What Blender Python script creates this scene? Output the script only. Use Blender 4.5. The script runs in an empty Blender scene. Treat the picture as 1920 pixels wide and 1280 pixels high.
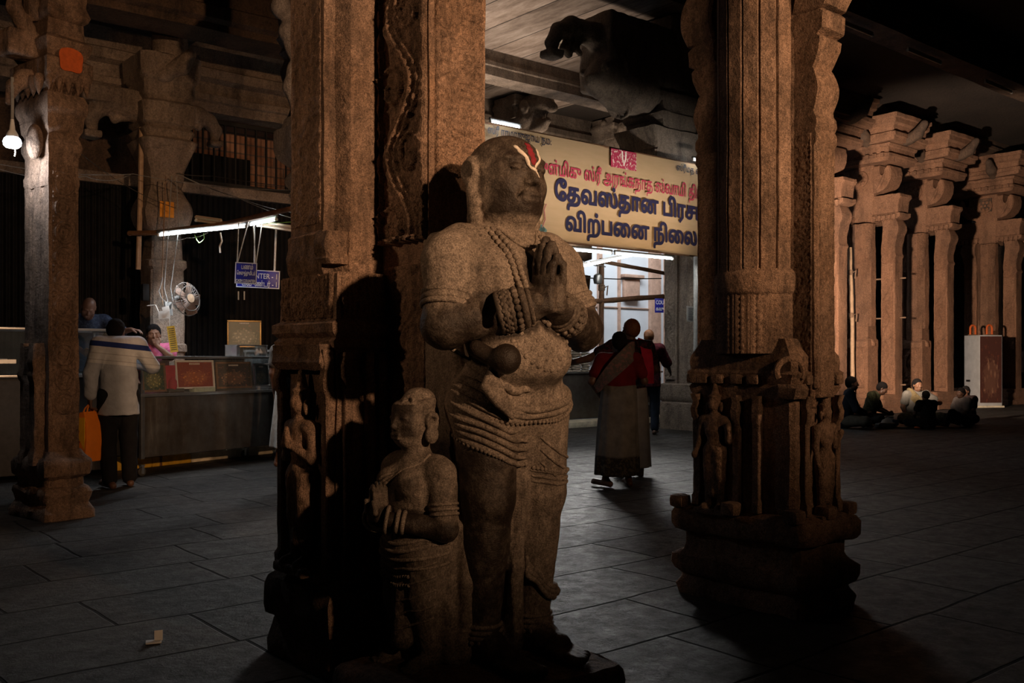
import bpy, bmesh, math, random
import numpy as np
from mathutils import Vector, Matrix, Euler

S = bpy.context.scene
COL = S.collection
R = math.radians
PI = math.pi
random.seed(7)
RNG = np.random.default_rng(11)

# ------------------------------------------------------------------ camera
FPX, CAMH, HORZ = 1800.0, 1.25, 670.0          # focal length in px of the 1920 frame, eye height, horizon row
cam_d = bpy.data.cameras.new('camera')
cam_d.sensor_width = 36.0
cam_d.lens = FPX / 1920 * 36.0
cam_d.shift_y = (HORZ - 640) / 1920
cam_d.clip_start, cam_d.clip_end = 0.05, 200
cam_o = bpy.data.objects.new('camera', cam_d)
COL.objects.link(cam_o)
cam_o.location = (0, 0, CAMH)
cam_o.rotation_euler = (R(90), 0, 0)
S.camera = cam_o

HALL = R(40)                                    # the hall's long direction, against world X
CA, SA = math.cos(HALL), math.sin(HALL)


def hall(a, b, z=0.0):
    """hall coordinates (along the hall, across it) to world"""
    return Vector((a * CA - b * SA, a * SA + b * CA, z))


# ------------------------------------------------------------------ world, exposure, lights
S.view_settings.view_transform = 'Standard'
S.view_settings.look = 'None'
S.view_settings.gamma = 1.0
S.view_settings.exposure = 0.0
S.view_settings.use_curve_mapping = False
w = bpy.data.worlds.new('world')
S.world = w
w.use_nodes = True
w.node_tree.nodes['Background'].inputs[0].default_value = (1.0, 0.80, 0.66, 1)
w.node_tree.nodes['Background'].inputs[1].default_value = 0.0035


def light(name, kind, loc, energy, color, target=None, **kw):
    d = bpy.data.lights.new(name, kind)
    d.energy, d.color = energy, color
    for k, v in kw.items():
        setattr(d, k, v)
    o = bpy.data.objects.new(name, d)
    COL.objects.link(o)
    o.location = loc
    if target is not None:
        o.rotation_euler = (Vector(target) - Vector(loc)).to_track_quat('-Z', 'Y').to_euler()
    return o


WARM, COOL = (1.0, 0.575, 0.31), (0.90, 0.94, 1.0)
# warm lamps high up on the hall's near right side
light('hall lamp', 'SPOT', (4.0, -1.5, 3.3), 1900, WARM, (-.3, 3.9, 2.85), spot_size=R(46), spot_blend=1.0, shadow_soft_size=.12)
light('hall lamp', 'SPOT', (5.6, .4, 3.5), 1050, WARM, (1.4, 5.0, 2.9), spot_size=R(48), spot_blend=1.0, shadow_soft_size=.12)
# weak warm fill added at left for the nearest pillar's dark faces
light('side fill', 'SPOT', (-6.5, 2.2, 3.7), 300, WARM, (-.7, 3.9, 2.9), spot_size=R(42), spot_blend=1.0, shadow_soft_size=.15)
light('aisle fill', 'SPOT', (-1.5, 2.6, 2.9), 170, WARM, (-3.65, 7.6, 3.5), spot_size=R(26), spot_blend=1.0, shadow_soft_size=.1)  # unseen spot added to light the slim left pillar
# lamp glow over the far right pillars
light('row lamp', 'SPOT', (4.4, 13.6, 1.9), 5200, (1.0, .74, .55), (12.2, 25.0, 4.1), spot_size=R(54), spot_blend=.5, shadow_soft_size=.12)
# daylight falling into the open court behind the counter
light('court daylight', 'AREA', hall(21, 18.6, 7.6), 640, (.9, .95, 1.0), hall(22, 22, 2.0), shape='RECTANGLE', size=9.0, size_y=1.5)
light('doorway daylight', 'AREA', hall(12.6, 13.0, 4.0), 34, (1.0, .97, .93), (.75, 6.3, 0), shape='RECTANGLE', size=2.4, size_y=.8, spread=R(44))
# daylight thrown up from the court floor on to the ceiling slabs
light('court bounce fill', 'SPOT', hall(10.6, 13.7, 3.3), 800, (1.0, .82, .66), hall(10.6, 13.4, 7.0), spot_size=R(92), spot_blend=.8, shadow_soft_size=.6)
# white lamps: hanging dome at far left, tubes over the cash counter
light('dome lamp', 'POINT', (-3.80, 7.26, 2.76), 15, COOL, shadow_soft_size=.06)
light('counter tube', 'AREA', (-3.55, 10.95, 2.60), 27, COOL, (-3.3, 10.9, 0), shape='RECTANGLE', size=1.3, size_y=.05, spread=R(135))
# unseen fill added in front to brighten the banner
light('banner fill', 'AREA', hall(10.4, 7.4, 2.2), 24, (1.0, .90, .78), hall(10.5, 10.2, 3.75), shape='RECTANGLE', size=4.0, size_y=.2, spread=R(40))
light('court bounce fill', 'SPOT', hall(14.2, 15.3, 3.4), 420, (1.0, .80, .62), hall(15.3, 16.4, 6.6), spot_size=R(100), spot_blend=.8, shadow_soft_size=.5)  # added fill in place of bounced daylight, brightens the dragon brackets
light('banner tubes', 'AREA', hall(11.2, 10.7, 2.78), 20, (1.0, .97, .92), hall(11.2, 10.7, 0), shape='RECTANGLE', size=3.0, size_y=.05)



# ------------------------------------------------------------------ mesh helpers: every shape is (V, F)
def quads_grid(nu, nv, wrap_u=False):
    i = np.arange(nv - 1)[:, None]
    j = np.arange(nu if wrap_u else nu - 1)[None, :]
    j2 = (j + 1) % nu
    a = i * nu + j
    b = i * nu + j2
    c = (i + 1) * nu + j2
    d = (i + 1) * nu + j
    return np.stack([a, b, c, d], -1).reshape(-1, 4)


class MB:
    """collects shapes and links them as one mesh object"""

    def __init__(self):
        self.V, self.F, self.n = [], [], 0

    def add(self, vf, M=None, t=None):
        v, f = vf
        v = np.asarray(v, float).reshape(-1, 3)
        if M is not None:
            M = np.array(M)
            v = v @ M[:3, :3].T + (M[:3, 3] if M.shape == (4, 4) else 0)
        if t is not None:
            v = v + np.array(t, float)
        self.V.append(v)
        for q in (f if isinstance(f, list) else [f]):
            q = np.asarray(q)
            if q.size:
                self.F.append(q + self.n)
        self.n += len(v)
        return self

    def build(self, name, mat, parent=None, loc=(0, 0, 0), rot=(0, 0, 0), smooth=38, attr=None):
        V = np.concatenate(self.V)
        me = bpy.data.meshes.new(name)
        me.vertices.add(len(V))
        me.vertices.foreach_set('co', V.astype(np.float32).ravel())
        tot = sum(q.shape[0] for q in self.F)
        ls, st, k = [], [], 0
        for q in self.F:
            ls.append(q.ravel())
            st.append(k + np.arange(q.shape[0]) * q.shape[1])
            k += q.size
        me.loops.add(k)
        me.loops.foreach_set('vertex_index', np.concatenate(ls).astype(np.int32))
        me.polygons.add(tot)
        me.polygons.foreach_set('loop_start', np.concatenate(st).astype(np.int32))
        me.polygons.foreach_set('use_smooth', np.ones(tot, bool) if smooth else np.zeros(tot, bool))
        me.update(calc_edges=True)
        me.validate()
        if smooth and smooth < 180:
            me.set_sharp_from_angle(angle=R(smooth))
        if attr is not None:
            for an, vals in attr.items():
                at = me.attributes.new(an, 'FLOAT', 'POINT')
                at.data.foreach_set('value', np.asarray(vals, np.float32))
        if isinstance(mat, (list, tuple)):
            for m_ in mat:
                me.materials.append(m_)
        else:
            me.materials.append(mat)
        o = bpy.data.objects.new(name, me)
        COL.objects.link(o)
        o.location, o.rotation_euler = loc, rot
        if parent is not None:
            o.parent = parent
        return o


def tag(o, label=None, cat=None, group=None, kind=None):
    if label:
        o['label'] = label
    if cat:
        o['category'] = cat
    if group:
        o['group'] = group
    if kind:
        o['kind'] = kind
    return o


def empty(name, loc, rotz=0.0, label=None, cat=None, group=None, kind=None):
    o = bpy.data.objects.new(name, None)
    COL.objects.link(o)
    o.location, o.rotation_euler = loc, (0, 0, rotz)
    return tag(o, label, cat, group, kind)


def dup(root, loc=None, rotz=None, label=None, group=None):
    r = root.copy()
    COL.objects.link(r)
    if loc is not None:
        r.location = loc
    if rotz is not None:
        r.rotation_euler = (0, 0, rotz)
    if label:
        r['label'] = label
    if group:
        r['group'] = group
    for ch in list(root.children):
        c = ch.copy()
        COL.objects.link(c)
        c.parent = r
        for g in list(ch.children):
            d = g.copy()
            COL.objects.link(d)
            d.parent = c
    return r


def box(c, s, bev=0.0, M=None):
    """box with centre c and size s, edges chamfered by bev"""
    hx, hy, hz = s[0] / 2, s[1] / 2, s[2] / 2
    b = min(bev, hx * .9, hy * .9, hz * .9)
    if b <= 0:
        V = np.array([(x, y, z) for z in (-hz, hz) for y in (-hy, hy) for x in (-hx, hx)])
        F = np.array([(0, 2, 3, 1), (4, 5, 7, 6), (0, 1, 5, 4), (2, 6, 7, 3), (0, 4, 6, 2), (1, 3, 7, 5)])
        F = [F]
    else:
        bm = bmesh.new()
        bmesh.ops.create_cube(bm, size=1)
        for v in bm.verts:
            v.co = Vector((v.co.x * 2 * hx, v.co.y * 2 * hy, v.co.z * 2 * hz))
        bmesh.ops.bevel(bm, geom=list(bm.edges), offset=b, segments=2, affect='EDGES', profile=.6)
        V, F = from_bm(bm)
    if M is not None:
        V = V @ np.array(M)[:3, :3].T
    return V + np.array(c, float), F


def from_bm(bm):
    bm.verts.ensure_lookup_table()
    V = np.array([v.co[:] for v in bm.verts])
    by = {}
    for f in bm.faces:
        by.setdefault(len(f.verts), []).append([v.index for v in f.verts])
    bm.verts.index_update()
    bm.free()
    return V, [np.array(q) for q in by.values()]


def loft(rings, cap=True):
    """closed rings with equal counts"""
    rings = np.asarray(rings, float)
    m, n, _ = rings.shape
    V = rings.reshape(-1, 3)
    F = [quads_grid(n, m, True)]
    if cap:
        F.append(np.arange(n)[::-1].reshape(1, n))
        F.append(((m - 1) * n + np.arange(n)).reshape(1, n))
    return V, F


def frames(P):
    P = np.asarray(P, float)
    T = np.gradient(P, axis=0)
    T /= np.linalg.norm(T, axis=1)[:, None] + 1e-12
    up = np.array((0, 0, 1.0)) if abs(T[0][2]) < .9 else np.array((1.0, 0, 0))
    out = []
    for t in T:
        n = up - t * up.dot(t)
        n /= np.linalg.norm(n) + 1e-12
        out.append((n, np.cross(t, n)))
        up = n
    return out


def tube(P, r, n=8, cap=True):
    P = np.asarray(P, float)
    r = np.broadcast_to(np.asarray(r, float), (len(P),))
    a = np.linspace(0, 2 * PI, n, endpoint=False)
    rings = [P[i] + r[i] * (np.cos(a)[:, None] * u + np.sin(a)[:, None] * v) for i, (u, v) in enumerate(frames(P))]
    return loft(rings, cap)


def ribbon(P, wid, thick, nrm):
    """flat strip along P with width across nrm x tangent"""
    P = np.asarray(P, float)
    T = np.gradient(P, axis=0)
    T /= np.linalg.norm(T, axis=1)[:, None]
    N_ = np.broadcast_to(np.asarray(nrm, float), P.shape)
    sd = np.cross(N_, T)
    sd /= np.linalg.norm(sd, axis=1)[:, None]
    wd = np.broadcast_to(np.asarray(wid, float), (len(P),))[:, None] / 2
    rings = np.stack([P - sd * wd, P + sd * wd, P + sd * wd + N_ * thick, P - sd * wd + N_ * thick], 1)
    return loft(rings)


def lathe(prof, n=24, cap=True):
    a = np.linspace(0, 2 * PI, n, endpoint=False)
    rings = [np.stack([r * np.cos(a), r * np.sin(a), np.full(n, z)], 1) for z, r in prof]
    return loft(rings, cap)


def arc(c, r, a0, a1, n=12, plane='xz'):
    t = np.linspace(a0, a1, n)
    p = np.zeros((n, 3))
    i, j = {'xz': (0, 2), 'xy': (0, 1), 'yz': (1, 2)}[plane]
    p[:, i] = r * np.cos(t)
    p[:, j] = r * np.sin(t)
    return p + np.array(c, float)


# ------------------------------------------------------------------ value noise
_H = RNG.random((64, 64, 64)).astype(np.float32)


def vnoise(P, scale):
    p = np.asarray(P, float) * scale + 100.0
    i = np.floor(p).astype(int)
    f = p - i
    f = f * f * (3 - 2 * f)
    i &= 63
    j = (i + 1) & 63
    def g(a, b, c):
        return _H[a, b, c]
    x0, y0, z0, x1, y1, z1 = i[..., 0], i[..., 1], i[..., 2], j[..., 0], j[..., 1], j[..., 2]
    fx, fy, fz = f[..., 0], f[..., 1], f[..., 2]
    a = g(x0, y0, z0) * (1 - fx) + g(x1, y0, z0) * fx
    b = g(x0, y1, z0) * (1 - fx) + g(x1, y1, z0) * fx
    c = g(x0, y0, z1) * (1 - fx) + g(x1, y0, z1) * fx
    d = g(x0, y1, z1) * (1 - fx) + g(x1, y1, z1) * fx
    return (a * (1 - fy) + b * fy) * (1 - fz) + (c * (1 - fy) + d * fy) * fz


def rough(V, amp, scale, off=0.0):
    q = V + off
    d = np.stack([vnoise(q + 3.1, scale), vnoise(q + 17.7, scale), vnoise(q + 41.3, scale)], -1) - .5
    return V + d * 2 * amp


# ------------------------------------------------------------------ stacks: a plan outline scaled along a profile
def resample(poly, step):
    poly = np.asarray(poly, float)
    out = []
    for p, q in zip(poly, np.roll(poly, -1, 0)):
        n = max(1, int(round(np.linalg.norm(q - p) / step)))
        for k in range(n):
            out.append(p + (q - p) * k / n)
    return np.array(out)


def square(h, cham=0.0, hy=None):
    hy = h if hy is None else hy
    if cham <= 0:
        return np.array([(-h, -hy), (h, -hy), (h, hy), (-h, hy)])
    c = cham
    return np.array([(-h + c, -hy), (h - c, -hy), (h, -hy + c), (h, hy - c), (h - c, hy), (-h + c, hy), (-h, hy - c), (-h, -hy + c)])


def ngon(n, r, ph=0.0):
    a = np.linspace(0, 2 * PI, n, endpoint=False) + ph
    return np.stack([r * np.cos(a), r * np.sin(a)], 1)


def redent(h, s1, s2):
    """square with two steps cut at each corner"""
    q = [(h, 0), (h, h - s1 - s2), (h - s1, h - s1 - s2), (h - s1, h - s1), (h - s1 - s2, h - s1), (h - s1 - s2, h)]
    out = []
    for k in range(4):
        c, s = [(1, 0), (0, 1), (-1, 0), (0, -1)][k]
        for x, y in q:
            out.append((x * c - y * s, x * s + y * c))
    return np.array(out)


def stack(poly, prof, step=.05, zstep=.06, amp=0.0, nscale=14, centre=(0, 0)):
    """prof: (z, offset) - the outline is pushed out by offset metres (mitred scale about the centre)"""
    P = resample(poly, step)
    c = np.array(centre, float)
    ext = np.abs(P - c).max()
    rings = []
    z_prev = None
    pr = []
    for z, o in prof:
        if z_prev is not None and z - z_prev[0] > zstep * 1.6:
            n = int((z - z_prev[0]) / zstep)
            for k in range(1, n):
                t = k / n
                pr.append((z_prev[0] + (z - z_prev[0]) * t, z_prev[1] + (o - z_prev[1]) * t))
        pr.append((z, o))
        z_prev = (z, o)
    for z, o in pr:
        Q = c + (P - c) * (1 + o / ext)
        rings.append(np.c_[Q, np.full(len(Q), z)])
    V, F = loft(rings)
    if amp:
        V = rough(V, amp, nscale, off=centre[0] * 7.7 + prof[0][0])
        V = rough(V, amp * .5, nscale * 3)
    return V, F


def cush(z0, z1, o0, bulge, n=6):
    """profile points of a rounded cushion moulding"""
    t = np.linspace(0, 1, n)
    return [(z0 + (z1 - z0) * k, o0 + bulge * math.sin(PI * k)) for k in t]


# ------------------------------------------------------------------ relief panels: grid in XZ facing -Y
def relief(wd, ht, fn, depth, res=.006, back=.03):
    nu, nv = max(4, int(wd / res)), max(4, int(ht / res))
    u = np.linspace(-wd / 2, wd / 2, nu)
    v = np.linspace(0, ht, nv)
    U, Vv = np.meshgrid(u, v)
    H_ = fn(U, Vv) * depth
    X = np.stack([U, -H_, Vv], -1)
    X[0, :, 1] = X[-1, :, 1] = back
    X[:, 0, 1] = X[:, -1, 1] = back
    return X.reshape(-1, 3), [quads_grid(nu, nv)]


def ridge(d, w_):
    return np.exp(-(d / w_) ** 2)


def fn_frame(U, V, wd, ht, b):
    e = np.minimum(wd / 2 - np.abs(U), np.minimum(V, ht - V))
    return (e < b).astype(float) * .8 * (1 - .5 * ridge(e - b * .5, b * .2))


def fn_medal(wd, ht, p):
    def f(U, V):
        v = (V % p) - p / 2
        r = np.hypot(U, v)
        Rr = min(p, wd) * .43
        th = np.arctan2(v, U)
        k = np.floor(V / p) % 2 * 2 - 1
        h = ridge(r - Rr, .012) + .8 * ridge(r - Rr * .62 * (1 + .1 * np.sin(4 * th)), .009)
        sp = ridge(np.sin((k * th + r / Rr * 5.5) / 2 * 1.0), .28) * (r < Rr * .95) * (r > Rr * .15)
        h += .55 * sp + .7 * ridge(r, .014)
        cz = np.hypot(np.abs(U) - wd * .42, np.abs(np.abs(v) - p / 2))
        h += .6 * ridge(cz - .02, .01)
        return np.clip(h, 0, 1.2) + .6 * fn_frame(U, V, wd, ht, .012) + .12 * vnoise(np.stack([U, V, U * 0], -1), 60)
    return f


def fn_vine(wd, ht, period, seed=0.0, fine=1.0):
    def f(U, V):
        ph = 2 * PI * V / period + seed
        stem = wd * .24 * np.sin(ph)
        h = 1.1 * ridge(U - stem, wd * .055) + .8 * ridge(U - stem - wd * .13, wd * .03) + .6 * ridge(U - stem + wd * .12, wd * .03)
        for s in (1, -1):
            k = np.round((V + seed * period / (2 * PI) - s * period / 4) / period)
            v0 = k * period + s * period / 4 - seed * period / (2 * PI)
            x0 = -s * wd * .2
            dx, dv = U - x0, V - v0
            r = np.hypot(dx, dv)
            th = np.arctan2(dv, dx * s)
            rm = wd * .26
            h += .8 * ridge(np.sin((th - r / rm * 7 * fine) / 2), .3) * (r < rm * 1.15) * np.clip(r / rm * 3, 0, 1)
            h += .5 * ridge(r, wd * .05)
        n = vnoise(np.stack([U + seed, V, U * 0 + seed], -1), 26 * fine)
        n2 = vnoise(np.stack([U + seed, V * .6, U * 0 + 5], -1), 55 * fine)
        h += .40 * (1 - np.abs(2 * n - 1)) ** 3 + .15 * n2
        return np.clip(h, 0, 1.25) * .8 + .7 * fn_frame(U, V, wd, ht, wd * .07)
    return f


def fn_scrollwork(wd, ht, sc=30., seed=0.0):
    def f(U, V):
        q = np.stack([U + seed, V, U * 0 + seed], -1)
        a = vnoise(q, sc * .6) * 9 + vnoise(q + 9, sc * 1.1) * 5
        h = (np.sin(a * 2.2) * .5 + .5) ** 1.5
        h2 = vnoise(q, sc * 2.4)
        return np.clip(h * .75 + h2 * .35, 0, 1.1) + .6 * fn_frame(U, V, wd, ht, wd * .06)
    return f


def fn_leaf(wd, ht, n=4):
    def f(U, V):
        c = wd / n
        u = ((U + wd / 2) % c) - c / 2
        t = V / ht
        h = .9 * ridge(np.abs(u) - c * .33 * (1 - .25 * t), c * .07) + .5 * ridge(u, c * .12) * (t > .1)
        beads = .7 * ridge(np.hypot(u, (V % .03) - .015) - .0, .009)
        h += beads * (t > .15)
        tip = ridge(V - .05 - np.abs(u) * .9, .015)
        return np.clip(h + tip, 0, 1.2)
    return f


# ------------------------------------------------------------------ sculpting: smooth-blended solids meshed by surface nets
class Sculpt:
    def __init__(self):
        self.p = []

    def cap(self, a, b, ra, rb=None, k=.02, op='u', sq=None):
        """tapered limb from a to b; sq = (axis vector, factor) flattens it along an axis"""
        self.p.append(('cap', np.array(a, float), np.array(b, float), ra, ra if rb is None else rb, k, op, sq))
        return self

    def ell(self, c, r, k=.02, op='u', rot=None):
        M = np.array(Euler(rot).to_matrix()) if rot is not None else None
        self.p.append(('ell', np.array(c, float), np.array(r, float), M, k, op))
        return self

    def box(self, c, h, rd=.01, k=.01, op='u', rot=None):
        M = np.array(Euler(rot).to_matrix()) if rot is not None else None
        self.p.append(('box', np.array(c, float), np.array(h, float), rd, M, k, op))
        return self

    def tor(self, c, Rr, r, nrm=(0, 0, 1), k=.008, op='u', sc=(1, 1)):
        q = Vector(nrm).to_track_quat('Z', 'Y').to_matrix()
        self.p.append(('tor', np.array(c, float), Rr, r, np.array(q), k, op, sc))
        return self

    def path(self, P, r, k=.015, op='u'):
        r = np.broadcast_to(np.asarray(r, float), (len(P),))
        for i in range(len(P) - 1):
            self.cap(P[i], P[i + 1], r[i], r[i + 1], k, op)
        return self

    def xf(self, M):
        """move everything by a rigid matrix (uniform scale allowed)"""
        M = np.array(M)
        A, t = M[:3, :3], M[:3, 3]
        s = np.cbrt(np.linalg.det(A))
        Q = A / s
        for i, q in enumerate(self.p):
            q = list(q)
            if q[0] == 'cap':
                q[1], q[2], q[3], q[4], q[5] = A @ q[1] + t, A @ q[2] + t, q[3] * s, q[4] * s, q[5] * s
                if q[7] is not None:
                    q[7] = (Q @ np.array(q[7][0], float), q[7][1])
            elif q[0] == 'ell':
                q[1], q[2], q[3], q[4] = A @ q[1] + t, q[2] * s, Q @ (q[3] if q[3] is not None else np.eye(3)), q[4] * s
            elif q[0] == 'box':
                q[1], q[2], q[3], q[4], q[5] = A @ q[1] + t, q[2] * s, q[3] * s, Q @ (q[4] if q[4] is not None else np.eye(3)), q[5] * s
            elif q[0] == 'tor':
                q[1], q[2], q[3], q[4], q[5] = A @ q[1] + t, q[2] * s, q[3] * s, Q @ q[4], q[5] * s
            self.p[i] = tuple(q)
        return self

    def extend(self, other):
        self.p += other.p
        return self

    @staticmethod
    def _bb(q):
        if q[0] == 'cap':
            r = max(q[3], q[4])
            return np.minimum(q[1], q[2]) - r, np.maximum(q[1], q[2]) + r, q[5]
        if q[0] in ('ell', 'box'):
            M = q[3] if q[0] == 'ell' else q[4]
            h = q[2] if M is None else np.abs(M) @ q[2]
            return q[1] - h, q[1] + h, q[4] if q[0] == 'ell' else q[5]
        h = np.full(3, q[2] * max(q[7]) + q[3])
        return q[1] - h, q[1] + h, q[5]

    def mesh(self, vox=.01, disp=0.0, dscale=20, smooth=1):
        lo = np.min([self._bb(q)[0] for q in self.p if q[-2 if q[0] in ('cap', 'tor') else -1] == 'u'], 0) - 3 * vox
        hi = np.max([self._bb(q)[1] for q in self.p if q[-2 if q[0] in ('cap', 'tor') else -1] == 'u'], 0) + 3 * vox
        n = np.ceil((hi - lo) / vox).astype(int) + 1
        ax = [(lo[i] + vox * np.arange(n[i])).astype(np.float32) for i in range(3)]
        D = np.full(n, .5, np.float32)
        for q in self.p:
            b0, b1, k = self._bb(q)
            m = k + 2.5 * vox
            i0 = np.clip(np.floor((b0 - m - lo) / vox).astype(int), 0, n)
            i1 = np.clip(np.ceil((b1 + m - lo) / vox).astype(int) + 1, 0, n)
            if (i1 <= i0).any():
                continue
            sl = tuple(slice(i0[i], i1[i]) for i in range(3))
            X = ax[0][sl[0]][:, None, None]
            Y = ax[1][sl[1]][None, :, None]
            Z = ax[2][sl[2]][None, None, :]
            if q[0] == 'cap':
                a, b, ra, rb = q[1], q[2], q[3], q[4]
                e = b - a
                L = float(e @ e) + 1e-12
                px, py, pz = X - a[0], Y - a[1], Z - a[2]
                t = np.clip((px * e[0] + py * e[1] + pz * e[2]) / L, 0, 1)
                dx, dy, dz = px - t * e[0], py - t * e[1], pz - t * e[2]
                if q[7] is not None:
                    v, f = np.array(q[7][0], float), q[7][1]
                    v = v / np.linalg.norm(v)
                    c = (dx * v[0] + dy * v[1] + dz * v[2]) * (1 / f - 1)
                    dx, dy, dz = dx + c * v[0], dy + c * v[1], dz + c * v[2]
                d = np.sqrt(dx * dx + dy * dy + dz * dz) - (ra + (rb - ra) * t)
                k, op = q[5], q[6]
            else:
                c = q[1]
                px, py, pz = np.broadcast_arrays(X - c[0], Y - c[1], Z - c[2])
                M = {'ell': lambda: q[3], 'box': lambda: q[4], 'tor': lambda: q[4]}[q[0]]()
                if M is not None:
                    px, py, pz = (px * M[0, 0] + py * M[1, 0] + pz * M[2, 0], px * M[0, 1] + py * M[1, 1] + pz * M[2, 1],
                                  px * M[0, 2] + py * M[1, 2] + pz * M[2, 2])
                if q[0] == 'ell':
                    r = q[2]
                    k0 = np.sqrt((px / r[0]) ** 2 + (py / r[1]) ** 2 + (pz / r[2]) ** 2)
                    k1 = np.sqrt((px / r[0] ** 2) ** 2 + (py / r[1] ** 2) ** 2 + (pz / r[2] ** 2) ** 2) + 1e-9
                    d = k0 * (k0 - 1) / k1
                    k, op = q[4], q[5]
                elif q[0] == 'box':
                    h, rd = q[2], q[3]
                    ax_, ay_, az_ = np.abs(px) - h[0] + rd, np.abs(py) - h[1] + rd, np.abs(pz) - h[2] + rd
                    d = np.sqrt(np.maximum(ax_, 0) ** 2 + np.maximum(ay_, 0) ** 2 + np.maximum(az_, 0) ** 2)
                    d = d + np.minimum(np.maximum(ax_, np.maximum(ay_, az_)), 0) - rd
                    k, op = q[5], q[6]
                else:
                    sc = q[7]
                    rr = np.sqrt((px / sc[0]) ** 2 + (py / sc[1]) ** 2) - q[2]
                    d = np.sqrt(rr * rr + pz * pz) - q[3]
                    k, op = q[5], q[6]
            o = D[sl]
            if op == 'u':
                if k > 0:
                    h = np.maximum(k - np.abs(o - d), 0)
                    D[sl] = np.minimum(o, d) - h * h / (4 * k)
                else:
                    D[sl] = np.minimum(o, d)
            else:
                d = -d
                if k > 0:
                    h = np.maximum(k - np.abs(o - d), 0)
                    D[sl] = np.maximum(o, d) + h * h / (4 * k)
                else:
                    D[sl] = np.maximum(o, d)
        V, F = surface_nets(D, lo, vox)
        if disp:
            V = rough(V, disp, dscale)
        return V, [F]


def surface_nets(D, lo, h):
    s = D < 0
    c = [s[i:s.shape[0] - 1 + i, j:s.shape[1] - 1 + j, k:s.shape[2] - 1 + k] for i in (0, 1) for j in (0, 1) for k in (0, 1)]
    cnt = sum(q.astype(np.int8) for q in c)
    act = np.argwhere((cnt > 0) & (cnt < 8))
    cor = np.array([(i, j, k) for i in (0, 1) for j in (0, 1) for k in (0, 1)])
    vals = np.stack([D[act[:, 0] + q[0], act[:, 1] + q[1], act[:, 2] + q[2]] for q in cor], 1)
    acc = np.zeros((len(act), 3))
    m = np.zeros(len(act))
    for i in range(8):
        for j in range(i + 1, 8):
            if np.abs(cor[i] - cor[j]).sum() != 1:
                continue
            vi, vj = vals[:, i], vals[:, j]
            x = (vi < 0) != (vj < 0)
            t = np.where(x, vi / np.where(vi == vj, 1, vi - vj), 0)
            acc += np.where(x[:, None], cor[i] + t[:, None] * (cor[j] - cor[i]), 0)
            m += x
    V = lo + (act + acc / m[:, None]) * h
    idx = np.full(cnt.shape, -1, np.int32)
    idx[act[:, 0], act[:, 1], act[:, 2]] = np.arange(len(act))
    Fs = []
    for a in range(3):
        b, d = (a + 1) % 3, (a + 2) % 3
        lo_ = [slice(None)] * 3
        hi_ = [slice(None)] * 3
        lo_[a], hi_[a] = slice(0, -1), slice(1, None)
        s0, s1 = s[tuple(lo_)], s[tuple(hi_)]
        e = np.argwhere(s0 != s1)
        e = e[(e[:, b] > 0) & (e[:, d] > 0) & (e[:, b] < s.shape[b] - 1) & (e[:, d] < s.shape[d] - 1)]
        flip = s0[e[:, 0], e[:, 1], e[:, 2]]
        q = []
        for ob, od in ((1, 1), (0, 1), (0, 0), (1, 0)):
            t = e.copy()
            t[:, b] -= ob
            t[:, d] -= od
            q.append(idx[t[:, 0], t[:, 1], t[:, 2]])
        q = np.stack(q, 1)
        q[~flip] = q[~flip][:, ::-1]
        Fs.append(q)
    return V, np.concatenate(Fs)


def put(sc, name, mat, parent=None, vox=.01, disp=0.0, dscale=20, loc=(0, 0, 0), rot=(0, 0, 0), attr=None):
    """mesh a Sculpt and link it"""
    V, F = sc.mesh(vox, disp, dscale)
    mb = MB().add((V, F))
    at = {k: f(V) for k, f in attr.items()} if attr else None
    return mb.build(name, mat, parent, loc, rot, smooth=180, attr=at)


def unit(v):
    v = np.array(v, float)
    return v / (np.linalg.norm(v) + 1e-12)


def add_hand(sc, wr, d, n, s=1.0, side=1, curl=.25, spread=.1, fist=False):
    """palm and five fingers: wrist point, direction d, palm normal n (the way the palm faces); side=+1 puts the thumb along n x d"""
    wr, d = np.array(wr, float), unit(d)
    n = unit(np.array(n, float) - d * np.dot(n, d))
    t = np.cross(n, d) * side                    # towards the thumb
    sc.cap(wr, wr + d * .03 * s, .024 * s, .026 * s, .01, sq=(n, .75))
    for q in (-.028, -.010, .010, .028):
        sc.cap(wr + d * .02 * s + t * q * .7 * s, wr + d * .085 * s + t * q * s, .013 * s, .012 * s, .012 * s)
    for i, q in enumerate((.030, .010, -.010, -.029)):
        L = (.068, .078, .072, .056)[i] * s
        c = curl * (1 + .12 * i)
        p0 = wr + d * (.085 - .006 * abs(i - 1)) * s + t * q * s
        dd = unit(d + t * q * spread * 25)
        P = [p0]
        for j, f in enumerate((.45, .32, .25)):
            a = c * (j + (2.0 if fist else .6))
            P.append(P[-1] + (dd * math.cos(a) + n * math.sin(a)) * L * f)
        sc.path(P, [.0098 * s, .0092 * s, .0085 * s, .0072 * s], .004 * s)
    b = wr + d * .025 * s + t * .024 * s
    P = [b, b + unit(t * .9 + d * .75 + n * .25) * .035 * s, b + unit(t * .55 + d + n * .35) * .066 * s,
         b + unit(t * .4 + d * 1.1 + n * .4) * .086 * s]
    sc.path(P, [.015 * s, .0125 * s, .0105 * s, .008 * s], .008 * s)
    return sc


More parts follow.
